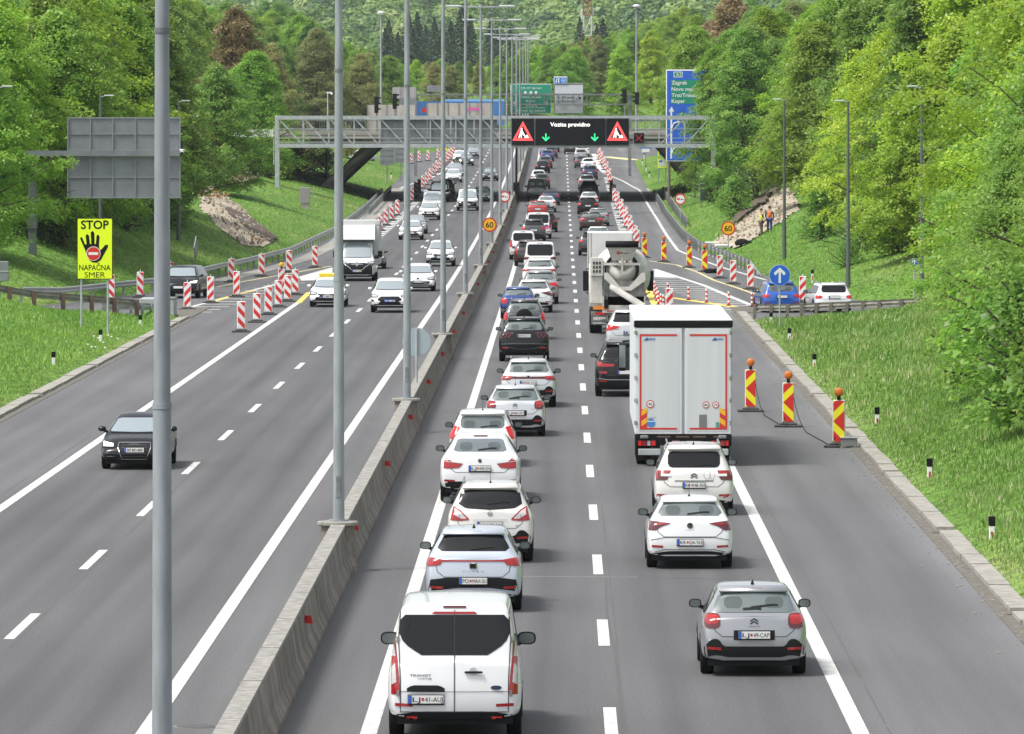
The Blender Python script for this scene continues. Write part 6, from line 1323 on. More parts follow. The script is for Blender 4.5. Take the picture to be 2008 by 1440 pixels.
for s in (-1, 1):
    x0, x1 = (-hw+.02, -.035) if s < 0 else (.035, hw-.02)
    m = MB().use(LW); m.box(x0, x1, -.03, .055, zb, zt_-.18, .01); m.use(LPN).box(x0+.07, x1-.07, -.036, -.031, zb+.07, zt_-.30); d_ = m.build('rear_door', t)
    m = MB().use(RTAPE); xo = x0+.10 if s < 0 else x1-.15; xe = x1-.13 if s < 0 else x0+.13
    m.box(xo, xo+.05, -.041, -.037, zb+.12, zt_-.34); a, b = sorted((xo, xe)); m.box(a, b, -.042, -.0375, zb+.12, zb+.17); m.box(a, b, -.042, -.0375, zt_-.39, zt_-.34); m.build('red_tape', d_)
    m = MB().use(RTAPE); bx0 = x0+.10 if s < 0 else x1-.30; bx1 = bx0+.20; z0_, z1_ = zb+.13, zb+.66; m.box(bx0, bx1, -.047, -.043, z0_, z1_); m.use(mat('amber_board', (.80, .45, .02), .4))
    for k in (0, 1):
        zz = z0_+.08+k*.27; a, b = (bx0+.05, bx1) if s < 0 else (bx0, bx1-.05); u, v = (zz, zz+.10) if s < 0 else (zz+.10, zz); m.add([(a, -.049, u), (b, -.049, v), (b, -.049, v+.14), (a, -.049, u+.14)], [(0, 1, 2, 3)])
    m.build('warning_board', d_)
    m = MB().use(mat('logo_blue', (.03, .12, .38), .4)); lx = x0+.20 if s < 0 else x1-.52; lz = zt_-.50; text(m, 'LEGENDS', lx+.10, lz, .06, -.045, .22, .02, 'l'); m.add([(lx, -.045, lz-.02), (lx+.14, -.045, lz), (lx+.10, -.045, lz+.08), (lx+.05, -.045, lz+.03)], [(0, 1, 2, 3)]); m.build('logo_lettering', d_)
    m = MB().use(CHROME)
    for k in range(5): zz = zb+.25+k*.60; xh = -hw-.02 if s < 0 else hw-.06; m.box(xh, xh+.08, -.055, -.0305, zz, zz+.10, .01)
    m.build('hinges', d_)
def lim(par, x, z, r, txt):
    m = MB().use(RTAPE); m.lathe([(r, -.046), (r, -.045)], (x, 0, z), 'y', 28); m.use(WHITE).lathe([(r*.76, -.050), (r*.76, -.049)], (x, 0, z), 'y', 28); m.use(BLACK); text(m, txt, x, z-r*.36, r*.72, -.053, r*.95, .012); m.build('speed_decal', t)
lim(t, -.88, zb+.80, .105, '90'); lim(t, .60, zb+.78, .09, '80'); lim(t, .86, zb+.78, .09, '70')
m = MB().use(mat('sticker_blue', (.05, .22, .55), .5)); m.lathe([(.11, -.046), (.11, -.045)], (-.86, 0, zb+.30), 'y', 24); m.use(WHITE); m.box(-.97, -.76, -.049, -.0475, zb+.33, zb+.35); m.use(LPN).box(-.98, -.75, -.046, -.045, zb+.44, zb+.50); m.build('round_sticker', t)
m = MB().use(mat('sticker_grey', (.17, .17, .17), .7)); m.box(.42, .62, -.046, -.045, zb+.18, zb+.52); m.use(mat('sticker_green', (.10, .30, .18), .6)).box(.86, .95, -.048, -.047, zb+.18, zb+.32); m.build('grey_label', t)
m = MB().use(BLACK); m.box(-hw, hw, -.02, .3, .54, zb-.02); m.box(-hw*.9, hw*.9, .3, YT, .5, zb-.01); m.use(mat('rust_dirt', (.14, .08, .06), .8)); 
for x in (-.7, -.2, .25, .8): m.box(x, x+.35, -.024, -.021, .77, .81)
m.build('chassis', t)
for s in (-1, 1):
    x0, x1 = sorted((s*.70, s*1.22)); m = MB().use(BLACK); m.box(x0, x1, -.06, .1, .54, .70); m.use(TLB); a, b = sorted((s*.74, s*.86)); m.box(a, b, -.07, -.061, .555, .685); a, b = sorted((s*1.12, s*1.20)); m.box(a, b, -.07, -.061, .555, .685); m.use(TLR); a, b = sorted((s*.98, s*1.10)); m.box(a, b, -.07, -.061, .555, .685); m.use(TLW); a, b = sorted((s*.88, s*.96)); m.box(a, b, -.07, -.061, .555, .685); m.build('tail_light', t)
m = MB().use(GALV); m.box(-1.2, 1.2, -.08, .05, .30, .47, .015); m.use(GALVD).box(-.62, -.42, -.10, -.081, .26, .56); m.build('underrun_bar', t); m = MB().use(mat('rose_plate', (.55, .30, .30), .5)); m.box(-.30, -.10, -.09, -.03, .50, .68); m.build('plate', t)
m = MB().use(GALVD)
for x in (-1.15, .93): m.box(x, x+.22, -.12, -.03, .74, .83, .02)
m.build('bumper_rollers', t)
for y in (2.6, 3.9, 5.2):
    for s in (-1, 1): m = MB().use(RUB, True); m.lathe([(.30, -.17), (.48, -.17), (.51, -.12), (.51, .12), (.48, .17), (.30, .17)], ax='x', n=22); m.use(RIM).lathe([(.29, -.16), (.29, .16)], ax='x', n=16); m.build('wheel', t, (s*1.06, y, .51))
for s in (-1, 1): m = MB().use(RUB); m.box(s*1.06-.19, s*1.06+.19, .75, .78, .12, .52); m.build('mud_flap', t)
m = MB().use(RUB, True)
for s in (-1, 1): m.lathe([(.3, -.17), (.50, -.17), (.50, .17), (.3, .17)], (s*1.06, 1.3, .51), 'x', 22)
m.build('rear_tyres', t)
m = MB().use(LW, True); m.box(-1.2, 1.2, YT+.4, YT+2.4, .6, 3.3, .1); m.build('cab', t)
for s in (-1, 1): m = MB().use(BLACK); cx = s*1.48; m.box(cx-.12, cx+.12, YT+1.9, YT+2.1, 1.95, 2.75, .04); m.use(GLASSL).box(cx-.09, cx+.09, YT+1.88, YT+1.895, 2.05, 2.7); m.use(BLACK).bar((cx, YT+2, 2.8), (s*1.1, YT+2, 2.85), .05); m.build('side_mirror', t)
# ================================================================ concrete mixer
Z = 281.; X = (1213-X0)*Z/F
t = thing('mixer_truck', 'dusty white concrete mixer truck with its chute folded to the right', 'mixer truck', (X, Z, 0))
DUST = mat('dusty_white', (.56, .54, .50), .7, noise=.2, nscale=2.5); DGR = mat('dusty_grey', (.17, .165, .16), .8, noise=.35, nscale=4); DRUM = mat('drum_white', (.62, .61, .58), .5, noise=.15, nscale=1.5, stretch=(1, 1, 3))
m = MB().use(DRUM, True); c = Vector((.15, 0, 0)); ax = Vector((0, math.cos(R(8)), -math.sin(R(8)))); pr = [(.56, .50), (.86, .62), (1.10, .95), (1.22, 1.6), (1.26, 2.5), (1.22, 3.4), (1.05, 4.4), (.7, 5.0)]
u = Vector((1, 0, 0)); v = ax.cross(u); n = 36; vs = []; base = Vector((.15, 0, 2.85))
for r, d in pr:
    for i in range(n): a = 6.283*i/n; vs.append(base+ax*d+u*r*math.cos(a)+v*r*math.sin(a))
m.add(vs, [(k*n+i, k*n+(i+1) % n, (k+1)*n+(i+1) % n, (k+1)*n+i) for k in range(len(pr)-1) for i in range(n)]+[tuple(range(n-1, -1, -1))]); m.build('drum', t)
m = MB().use(DGR, True); m.lathe([(.50, 0)]+[(.52, .1)], (.15, .4, 0), 'y', 4) if False else None
def rg(r0, r1, d0, d1, mt_, nm):
    m = MB().use(mt_, True); vs = []
    for r, d in ((r0, d0), (r1, d0), (r1, d1), (r0, d1)):
        for i in range(n): a = 6.283*i/n; vs.append(base+ax*d+u*r*math.cos(a)+v*r*math.sin(a))
    m.add(vs, [(k*n+i, k*n+(i+1) % n, ((k+1) % 4)*n+(i+1) % n, ((k+1) % 4)*n+i) for k in range(4) for i in range(n)]); return m.build(nm, t)
rg(.62, .74, .40, .54, BLACK, 'drum_ring'); rg(.0, .60, .46, .50, DUST, 'drum_mouth')
m = MB().use(DGR)
for i in range(5): a = -2.6+i*.5; m.bar(base+ax*.42+u*.55*math.cos(a)+v*.55*math.sin(a), base+ax*.44+u*.05, .05)
m.use(DUST); m.bar((-.65, -.02, 3.02), (.95, -.02, 3.02), .10); m.bar((.15, -.06, 3.3), (.15, -.05, 2.6), .09); m.build('drum_brace', t)
m = MB().use(DUST); h0 = [(-.28, .02, 3.18), (.58, .02, 3.18), (.58, .5, 3.18), (-.28, .5, 3.18)]; h1 = [(-.52, -.22, 3.78), (.82, -.22, 3.78), (.82, .75, 3.78), (-.52, .75, 3.78)]; m.add(h0+h1, [(0, 1, 5, 4), (1, 2, 6, 5), (2, 3, 7, 6), (3, 0, 4, 7)]); hp = m.build('hopper', t)
m = MB().use(BLACK, True); pts = [(-.54, -.25), (.84, -.25), (.84, .78), (-.54, .78)]; z = 3.78
m.box(-.56, .86, -.28, -.18, 3.74, 4.0, .04); m.box(-.56, .86, .72, .80, 3.74, 4.0, .03); m.box(-.56, -.48, -.2, .74, 3.74, 4.0, .03); m.box(.78, .86, -.2, .74, 3.74, 4.0, .03); m.build('rubber_lip', hp); m = MB().use(RTAPE); m.lathe([(.07, -.16), (.07, -.155)], (-.02, 0, 3.5), 'y', 12); m.use(BLACK); text(m, 'Rman', .08, 3.46, .09, -.165, .35, .01, 'l'); m.build('lettering', hp)
m = MB().use(DUST); m.add([(-.62, -.06, 2.65), (-.45, -.06, 2.65), (.05, -.06, 2.05), (.45, -.06, 2.05), (1.0, -.06, 2.65), (1.15, -.06, 2.65), (1.15, -.06, 2.3), (.55, -.06, 1.88), (-.1, -.06, 1.88), (-.62, -.06, 2.4)], [(0, 1, 2, 8, 9), (2, 3, 7, 8), (3, 4, 5, 6, 7)]); m.use(DGR).box(-.6, 1.1, .0, .2, 1.25, 2.3); m.build('rear_frame', t)
m = MB().use(DUST); m.box(-1.22, -.68, .1, .8, 1.3, 3.25, .03); m.box(-1.2, -.66, .02, .099, 2.5, 3.3, .02); m.use(BLACK)
for i in range(3):
    for j in range(3): m.box(-1.10+i*.13, -1.03+i*.13, .0, .019, 2.65+j*.18, 2.76+j*.18)
m.build('control_locker', t)
m = MB().use(DUST, True); a, b = Vector((-.35, -.25, 2.02)), Vector((1.20, -.45, 1.08)); d = (b-a).normalized(); up = Vector((0, -.3, 1)).normalized(); sd = d.cross(up).normalized(); vs = []
for p in (a, a.lerp(b, .25), a.lerp(b, .75), b):
    w_ = .16 if p is a else .22
    for i in range(9): th = math.pi*i/8; vs.append(p+sd*math.cos(th)*w_-up*math.sin(th)*w_*-.9)
m.add(vs, [(k*9+i, k*9+i+1, (k+1)*9+i+1, (k+1)*9+i) for k in range(3) for i in range(8)]); m.use(BLACK); m.lathe([(.28, -.7), (.30, -.62), (.28, -.5)], (1.22, 0, 1.02), 'y', 18); m.build('chute', t)
m = MB().use(DUST); m.box(-.7, 1.15, .0, .15, .92, 1.62); m.bar((-.1, -.15, .98), (.75, -.35, 1.35), .08); m.use(RTAPE).box(-.5, 1.1, -.02, -.001, .98, 1.02); m.use(BLACK).box(-.62, -.45, -.05, -.001, 1.1, 1.5); m.build('rear_panel', t)
m = MB().use(DGR); m.box(-1.2, 1.2, .05, .9, .80, .95); m.box(-1.18, -.45, .0, .12, .42, .80); m.box(.45, 1.18, .0, .12, .42, .80); m.use(BLACK).box(-.45, .45, .1, .3, .35, .8); m.box(-.8, .8, .3, 7, .6, .9); m.build('chassis', t)
for s in (-1, 1):
    a, b = sorted((s*.50, s*1.10)); m = MB().use(mat('orange_board', (.75, .25, .03), .4)); m.box(a, b, -.02, -.001, 1.06 if s < 0 else 1.06, 1.22) if s < 0 else m.box(.5, 1.1, -.02, -.001, .82, .92); m.use(TLB).box(a+.1, b-.1, -.03, -.001, .84, .93); m.build('tail_light', t)
m = MB().use(PLATE); m.box(-1.08, -.58, -.03, -.001, .60, .72); m.use(BLACK); text(m, 'LJ 75-JCZ', -.83, .62, .075, -.035, .42, .01); m.build('license_plate', t)
m = MB().use(GALVD); m.tube((-1.1, -.05, .45), (-.1, -.05, .45), .06, n=10); m.build('underrun_bar', t)
for y in (1.4, 2.75, 6.6):
    for s in (-1, 1): m = MB().use(RUB, True); m.lathe([(.3, -.26), (.5, -.26), (.52, -.2), (.52, .2), (.5, .26), (.3, .26)], ax='x', n=20); m.build('wheel', t, (s*.97, y, .52))
m = MB().use(DUST, True); m.box(-1.25, 1.25, 6.4, 8.4, .8, 2.9, .08); m.build('cab', t)
for s in (-1, 1): m = MB().use(BLACK); cx = s*1.42+.05; m.box(cx-.14, cx+.14, 7.9, 8.05, 1.65, 2.55, .03); m.bar((cx, 8, 2.6), (s*1.1, 8, 2.7), .05); m.bar((cx, 8, 1.6), (s*1.1, 8, 1.4), .05); m.build('side_mirror', t)
m = MB().use(GALVD); 
for i in range(7): m.bar((-.62, -.02, 1.3+i*.22), (-.50, -.02, 1.3+i*.22), .03)
m.bar((-.62, -.02, 1.2), (-.62, -.02, 2.9), .04); m.bar((-.50, -.02, 1.2), (-.50, -.02, 2.9), .04); m.build('ladder', t)
# ================================================================ small white box truck in the right lane
Z = 333.; X = (1197-X0)*Z/F; t = thing('box_truck', 'white box truck ahead of the mixer truck', 'truck', (X, Z, rise(Z)))
m = MB().use(mat('box_grey_white', (.64, .64, .62), .6, noise=.08, nscale=1.5)); m.box(-1.16, 1.16, 0, 4.3, .95, 3.48, .02); m.use(GALVD)
for x in (-1.15, -1.0, 1.1): m.box(x, x+.03, -.01, .0, .95, 3.45)
m.build('cargo_box', t); m = MB().use(BLACK); m.box(-1.05, 1.05, .2, 6, .55, .94); m.use(TLR).box(-1.1, -.85, .0, .05, .62, .8); m.use(TLR).box(.85, 1.1, .0, .05, .62, .8); m.build('chassis', t)
for s in (-1, 1):
    for y in (1.2, 4.9): m = MB().use(RUB, True); m.lathe([(.2, -.15), (.36, -.15), (.36, .15), (.2, .15)], ax='x', n=16); m.build('wheel', t, (s*.92, y, .36))
m = MB().use(WH, True); m.box(-1.0, 1.0, 4.4, 6.2, .6, 2.3, .1); m.build('cab', t)
# ================================================================ oncoming box truck (left carriageway)
X, Z = RP(700, 552); kd = KIND['van']
t, sh = vehicle('box_truck', 'white oncoming box truck with a black front bumper', 'truck', 'van', X, Z, WH, W=2.06, H=2.28, L=6.2, face='f', front='van', far=0, plate_t='GO 123')
m = MB().use(mat('box_panel', (.60, .61, .60), .55, noise=.08, nscale=2)); m.box(-1.22, 1.22, -.3, 4.05, .9, 3.42, .03); m.use(mat('box_panel')).box(-1.24, 1.24, 3.9, 4.07, 3.2, 3.44); m.build('cargo_box', t)
m = MB().use(WH, True); a = [(-.98, 5.0, 2.28), (.98, 5.0, 2.28), (.98, 4.5, 3.16), (-.98, 4.5, 3.16), (-.98, 4.06, 2.28), (.98, 4.06, 2.28), (.98, 4.06, 3.2), (-.98, 4.06, 3.2)]; m.use(WH).add(a, [(0, 1, 2, 3), (0, 4, 5, 1), (1, 5, 6, 2), (3, 2, 6, 7), (0, 3, 7, 4)]); m.use(TRIM).box(-.95, .95, 4.95, 5.02, 2.30, 2.36); m.build('wind_deflector', t)
m, yy, s_ = roundel(t, sh, .98, .01, ((1, CHROME),), 'f'); m = MB(); sh.ribbon(m, CHROME, [(-.09, .98), (0, 1.10), (.09, .98), (0, .86), (-.09, .98)], .03, 'f', .02, step=.04); m.build('diamond_badge', t)
for s in (-1, 1): m = MB().use(BLACK); m.box(s*1.28-.13, s*1.28+.13, 4.9, 5.05, 1.35, 1.72, .03); m.build('side_mirror', t)
# ================================================================ foliage
def leafmat(name, stops, trans=.38, var=.12):
    m = bpy.data.materials.new(name); m.use_nodes = True; n = m.node_tree.nodes; l = m.node_tree.links; n.clear()
    out = n.new('ShaderNodeOutputMaterial'); at = n.new('ShaderNodeAttribute'); at.attribute_name = 'tint'; oi = n.new('ShaderNodeObjectInfo')
    r = n.new('ShaderNodeValToRGB'); e = r.color_ramp.elements; e[0].position, e[0].color = stops[0][0], (*stops[0][1], 1); e[1].position, e[1].color = stops[-1][0], (*stops[-1][1], 1)
    for p, c in stops[1:-1]: x = e.new(p); x.color = (*c, 1)
    l.new(at.outputs['Fac'], r.inputs[0])
    hs = n.new('ShaderNodeHueSaturation'); mr = n.new('ShaderNodeMapRange'); mr.inputs['To Min'].default_value = 1-var*1.6; mr.inputs['To Max'].default_value = 1+var*1.6; l.new(oi.outputs['Random'], mr.inputs[0]); l.new(mr.outputs[0], hs.inputs['Value'])
    mr2 = n.new('ShaderNodeMapRange'); mr2.inputs['To Min'].default_value = .5-var*.16; mr2.inputs['To Max'].default_value = .5+var*.10
    mm = n.new('ShaderNodeMath'); mm.operation = 'FRACT'; m3 = n.new('ShaderNodeMath'); m3.operation = 'MULTIPLY'; m3.inputs[1].default_value = 7.31; l.new(oi.outputs['Random'], m3.inputs[0]); l.new(m3.outputs[0], mm.inputs[0]); l.new(mm.outputs[0], mr2.inputs[0]); l.new(mr2.outputs[0], hs.inputs['Hue'])
    l.new(r.outputs[0], hs.inputs['Color'])
    d = n.new('ShaderNodeBsdfDiffuse'); t = n.new('ShaderNodeBsdfTranslucent'); g = n.new('ShaderNodeBsdfGlossy'); g.inputs['Roughness'].default_value = .45
    mx = n.new('ShaderNodeMixShader'); mx.inputs[0].default_value = trans; l.new(hs.outputs[0], d.inputs[0]); l.new(hs.outputs[0], t.inputs[0]); l.new(d.outputs[0], mx.inputs[1]); l.new(t.outputs[0], mx.inputs[2])
    m2 = n.new('ShaderNodeMixShader'); m2.inputs[0].default_value = .03; l.new(mx.outputs[0], m2.inputs[1]); l.new(g.outputs[0], m2.inputs[2]); l.new(m2.outputs[0], out.inputs[0]); return m
LM = {'bright yellow-green': leafmat('leaf_yellowgreen', [(0, (0.168, 0.325, 0.022)), (.5, (0.302, 0.482, 0.039)), (1, (0.459, 0.605, 0.078))], .52),
      'fresh green': leafmat('leaf_fresh', [(0, (0.134, 0.291, 0.034)), (.5, (0.235, 0.426, 0.050)), (1, (0.381, 0.538, 0.090))], .52),
      'mid green': leafmat('leaf_mid', [(0, (0.101, 0.224, 0.039)), (.5, (0.179, 0.347, 0.056)), (1, (0.291, 0.437, 0.090))], .52),
      'dark green': leafmat('leaf_dark', [(0, (0.062, 0.157, 0.028)), (.5, (0.112, 0.246, 0.045)), (1, (0.179, 0.314, 0.067))], .42),
      'olive budding': leafmat('leaf_olive', [(0, (0.190, 0.190, 0.078)), (.5, (0.280, 0.325, 0.101)), (1, (0.403, 0.426, 0.146))], .52),
      'reddish brown': leafmat('leaf_rust', [(0, (0.168, 0.123, 0.056)), (.5, (0.269, 0.213, 0.090)), (1, (0.370, 0.325, 0.134))], .42),
      'blue-green conifer': leafmat('leaf_conifer', [(0, (0.025, 0.056, 0.036)), (.5, (0.043, 0.084, 0.050)), (1, (0.067, 0.118, 0.067))], .12)}
BARK = mat('bark', (.085, .07, .055), .95, noise=.4, nscale=5)
def mesh_from(name, V, Fc, mtl, tint=None, extra=None):
    me = bpy.data.meshes.new(name); V = np.asarray(V, np.float32); Fc = np.asarray(Fc, np.int32); k = Fc.shape[1]
    me.vertices.add(len(V)); me.vertices.foreach_set('co', V.ravel()); me.loops.add(Fc.size); me.loops.foreach_set('vertex_index', Fc.ravel())
    me.polygons.add(len(Fc)); me.polygons.foreach_set('loop_start', np.arange(0, Fc.size, k, dtype=np.int32)); me.polygons.foreach_set('loop_total', np.full(len(Fc), k, np.int32)); me.update()
    if tint is not None: a = me.attributes.new('tint', 'FLOAT', 'POINT'); a.data.foreach_set('value', np.asarray(tint, np.float32))
    me.materials.append(mtl); return me
def leaves(C, N, size, rs, T):
    """a leaf diamond at every centre C with normal N"""
    n = len(C); a = rs.normal(size=(n, 3)); a -= (a*N).sum(1)[:, None]*N; a /= np.linalg.norm(a, axis=1)[:, None]+1e-9; b = np.cross(N, a)
    s = size*rs.uniform(.6, 1.25, n)[:, None]; V = np.stack([C-a*s*.5, C+b*s*.32-N*s*.06, C+a*s*.5, C-b*s*.32-N*s*.06], 1).reshape(-1, 3)
    return V, np.arange(n*4).reshape(-1, 4), np.repeat(T, 4)
def crown(seed, H, Rr, limbs, per, lv, size, base=.08, top=.55, droop=.35):
    rs = np.random.default_rng(seed); C = []; N = []; T = []; W = []
    lobes = rs.uniform(0, 6.28, 4); la = rs.uniform(.06, .18, 4)
    for i in range(limbs):
        t = (i+rs.random())/limbs; z0 = H*(base+(1-base)*t*.93); az = i*2.399+rs.normal()*.4
        r = Rr*(math.sin(math.pi*min(1, .12+.88*t)**top))**.55 if t < .97 else Rr*.2
        r *= 1+sum(a*math.sin((k+1)*az+p+t*3) for k, (a, p) in enumerate(zip(la, lobes))); r *= rs.uniform(.72, 1.1)
        el = R(rs.uniform(5, 28)+38*t); d = np.array([math.cos(az)*math.cos(el), math.sin(az)*math.cos(el), math.sin(el)])
        st = np.array([0, 0, max(z0-r*.35*math.sin(el), .05*H)]); W.append((st, st+d*r))
        tl = rs.uniform(0, 1)
        for k in range(per):
            u = .30+.72*((k+rs.random())/per)**.8; sidew = np.array([-math.sin(az), math.cos(az), 0]); sp = (rs.random()-.5)*r*.75*u
            c = st+d*r*u+sidew*sp+np.array([0, 0, -droop*.3*r*u*u+rs.normal()*.22]); rad = rs.uniform(.38, .80)*(.75+.06*Rr)
            tilt = R(rs.uniform(10, 45)); out = np.array([c[0], c[1], 0]); out /= np.linalg.norm(out)+1e-6
            nn = np.array([0, 0, 1])*math.cos(tilt)+out*math.sin(tilt)
            m = int(lv*rs.uniform(.6, 1.3)); q = rs.normal(size=(m, 3)); q -= (q@nn)[:, None]*nn; q /= np.linalg.norm(q, axis=1)[:, None]+1e-9
            ctr = c+q*(rad*np.sqrt(rs.random(m)))[:, None]+nn*(rs.normal(size=m)*.09)[:, None]; ctr[:, 2] -= .25*((ctr-c)**2).sum(1)
            nv = nn+rs.normal(size=(m, 3))*.45; nv /= np.linalg.norm(nv, axis=1)[:, None]
            C.append(ctr); N.append(nv); T.append(np.clip(.30*tl+.5*rs.random()+rs.normal(size=m)*.12+.12, 0, 1))
    C = np.concatenate(C); N = np.concatenate(N); T = np.concatenate(T); C[:, 2] = np.maximum(C[:, 2], .15)
    return C, N, T, W
def wood(name, W, H, r0, rs, n=5, lim=40):
    m = MB().use(BARK, True); p = Vector((0, 0, -.6)); k = 5
    for i in range(k):
        q = Vector((rs.normal()*.12, rs.normal()*.12, H*.9*(i+1)/k)); m.tube(p, q, r0*(1-i/k)+.02, r0*(1-(i+1)/k)+.02, 8, caps=False); p = q
    for a, b in W[::max(1, len(W)//lim)]: m.tube(a, b, r0*.28, .02, n, caps=False)
    return m
TV = []
def make_variant(seed, H, Rr, limbs, per, lv, size, **kw):
    rs = np.random.default_rng(seed+99); C, N, T, W = crown(seed, H, Rr, limbs, per, lv, size, **kw); V, Fc, Tt = leaves(C, N, size, rs, T)
    me = mesh_from('crown', V, Fc, LM['mid green'], Tt); mb = wood('trunk', W, H, .16+.01*H, rs)
    tm = bpy.data.meshes.new('trunk'); tm.from_pydata(mb.v, [], mb.f); tm.update(); tm.materials.append(BARK)
    return dict(crown=me, trunk=tm, H=H, R=Rr)
for sd, H, Rr in ((1, 14, 4.6), (2, 13, 5.2), (3, 15, 4.2), (4, 12, 4.4), (5, 14, 5.6), (6, 11, 4.0)): TV.append(make_variant(sd, H, Rr, 100, 15, 42, .20))
NEARV = make_variant(21, 12.5, 5.4, 120, 22, 44, .17, base=.04, droop=.5); NEARV2 = make_variant(22, 11, 4.6, 110, 20, 40, .18, base=.04, droop=.45)
SPARSE = make_variant(31, 13, 4.5, 60, 9, 12, .24); BUSH = make_variant(41, 3.2, 1.9, 34, 7, 22, .17, base=.05); BUSH2 = make_variant(42, 2.6, 2.2, 34, 7, 12, .16, base=.02)
def conifer(seed, H, Rr):
    rs = np.random.default_rng(seed); C = []; N = []; T = []
    for i in range(int(H*7)):
        t = (i+rs.random())/(H*7); z = H*(.06+.94*t); r = Rr*(1-t)**.85+.12; az = i*2.399+rs.normal()*.2; m = 26+int(30*(1-t)); u = np.sqrt(rs.random(m)); sw = rs.normal(size=m)*.16*(.3+r*.25)
        x = np.stack([np.cos(az)*r*u-np.sin(az)*sw*2.2, np.sin(az)*r*u+np.cos(az)*sw*2.2, z-.32*r*u*u+rs.normal(size=m)*.1], 1); C.append(x); nv = np.stack([np.cos(az)*np.full(m, .35), np.sin(az)*np.full(m, .35), np.full(m, 1.)], 1)+rs.normal(size=(m, 3))*.45; N.append(nv/np.linalg.norm(nv, axis=1)[:, None]); T.append(np.clip(rs.random()*.7+rs.random(m)*.3, 0, 1))
    C = np.concatenate(C); V, Fc, Tt = leaves(C, np.concatenate(N), .55, rs, np.concatenate(T)); me = mesh_from('crown', V, Fc, LM['blue-green conifer'], Tt)
    mb = MB().use(BARK, True); mb.tube((0, 0, -1), (0, 0, H*.97), .3, .03, 8, caps=False); tm = bpy.data.meshes.new('trunk'); tm.from_pydata(mb.v, [], mb.f); tm.update(); tm.materials.append(BARK)
    return dict(crown=me, trunk=tm, H=H, R=Rr)
CONV = [conifer(51, 20, 5.0), conifer(52, 17, 4.6)]
def plant_tree(v, x, z, sc, colour, label, name='tree', cat='tree', group=None, gz=None, rz=None, sz=1.0):
    g = ground(max(-63, min(63, x)), z) if gz is None else gz
    t = thing(name, label, cat, (x, z, g-.1), random.uniform(0, 6.28) if rz is None else rz, group); t.scale = (sc*random.uniform(.93, 1.07), sc, sc*sz)
    for nm in ('crown', 'trunk'):
        o = bpy.data.objects.new(nm, v[nm]); COL.objects.link(o); o.parent = t
        if nm == 'crown': o.material_slots[0].link = 'OBJECT'; o.material_slots[0].material = LM[colour]
    return t
# where the wood begins, in photo rows, and the landmarks used in the labels
FOOTL = [(-200, 508), (20, 500), (150, 474), (230, 458), (285, 446), (318, 380), (345, 300), (396, 268), (450, 270), (560, 282), (620, 270), (700, 262), (860, 244), (1100, 246)]
FOOTR = [(1100, 246), (1240, 246), (1300, 250), (1345, 320), (1372, 380), (1410, 410), (1450, 415), (1480, 392), (1530, 345), (1562, 380), (1590, 452), (1640, 480), (1720, 492), (1790, 505), (1900, 520), (2200, 540)]
LMK = [(-200, 'at the left picture edge'), (60, 'behind the dark sign mast'), (140, 'above the yellow stop sign'), (220, 'behind the large grey sign back'), (305, 'behind the nearest lamp post'), (345, 'right of the large grey sign back'), (400, 'above the left earth cutting'), (470, 'by the white slatted fence'), (540, 'over the left end of the gantry'), (600, 'left of the second lamp post'), (660, 'between the second and third lamp posts'), (745, 'by the left high mast lamp'), (790, 'right of the third lamp post'), (865, 'behind the fourth lamp post'), (940, 'behind the row of double lamps'), (1000, 'above the green motorway sign'), (1085, 'above the pale exit sign'), (1145, 'right of the pale exit sign'), (1200, 'left of the right high mast lamp'), (1250, 'right of the right high mast lamp'), (1306, 'over the tall blue sign'), (1350, 'right of the tall blue sign'), (1400, 'above the right 60 sign'), (1450, 'above the road workers'), (1510, 'behind the lamp post by the workers'), (1560, 'right of the workers\' lamp post'), (1640, 'behind the lamp post by the white estate'), (1700, 'right of the white estate\'s lamp post'), (1780, 'behind the half-hidden lamp post'), (1860, 'at the right picture edge')]
def landmark(px):
    r = LMK[0][1]
    for a, n in LMK:
        if px >= a: r = n
    return r
SKY = [(400, -50), (560, 0), (620, 40), (690, 85), (760, 105), (850, 118), (930, 110), (1000, 100), (1050, 92), (1120, 80), (1200, 66), (1260, 48), (1320, 22), (1380, -10), (1450, -60)]
topy = {}
seen = {}
rs = random.Random(11)
cand = []
z = 312.
while z < 1650:
    st = 5.6 if z < 700 else (7 if z < 1000 else 8.5); half = max(abs(-60-X0), 2080-X0)*z/F
    x = -(1180)*z/F
    while x < 1000*z/F: cand.append((x+rs.uniform(-1.8, 1.8), z+rs.uniform(-3, 3))); x += st
    z += 5.2 if z < 420 else (9 if z < 1000 else 26)
cand.sort(key=lambda c: c[1]); ca = np.array(cand); sd = np.where(ca[:, 1] < 995, sdist(ca[:, 0], ca[:, 1]), 30); gh = terr(np.clip(ca[:, 0], -63, 63), ca[:, 1])
cnt = 0; ORD = {}
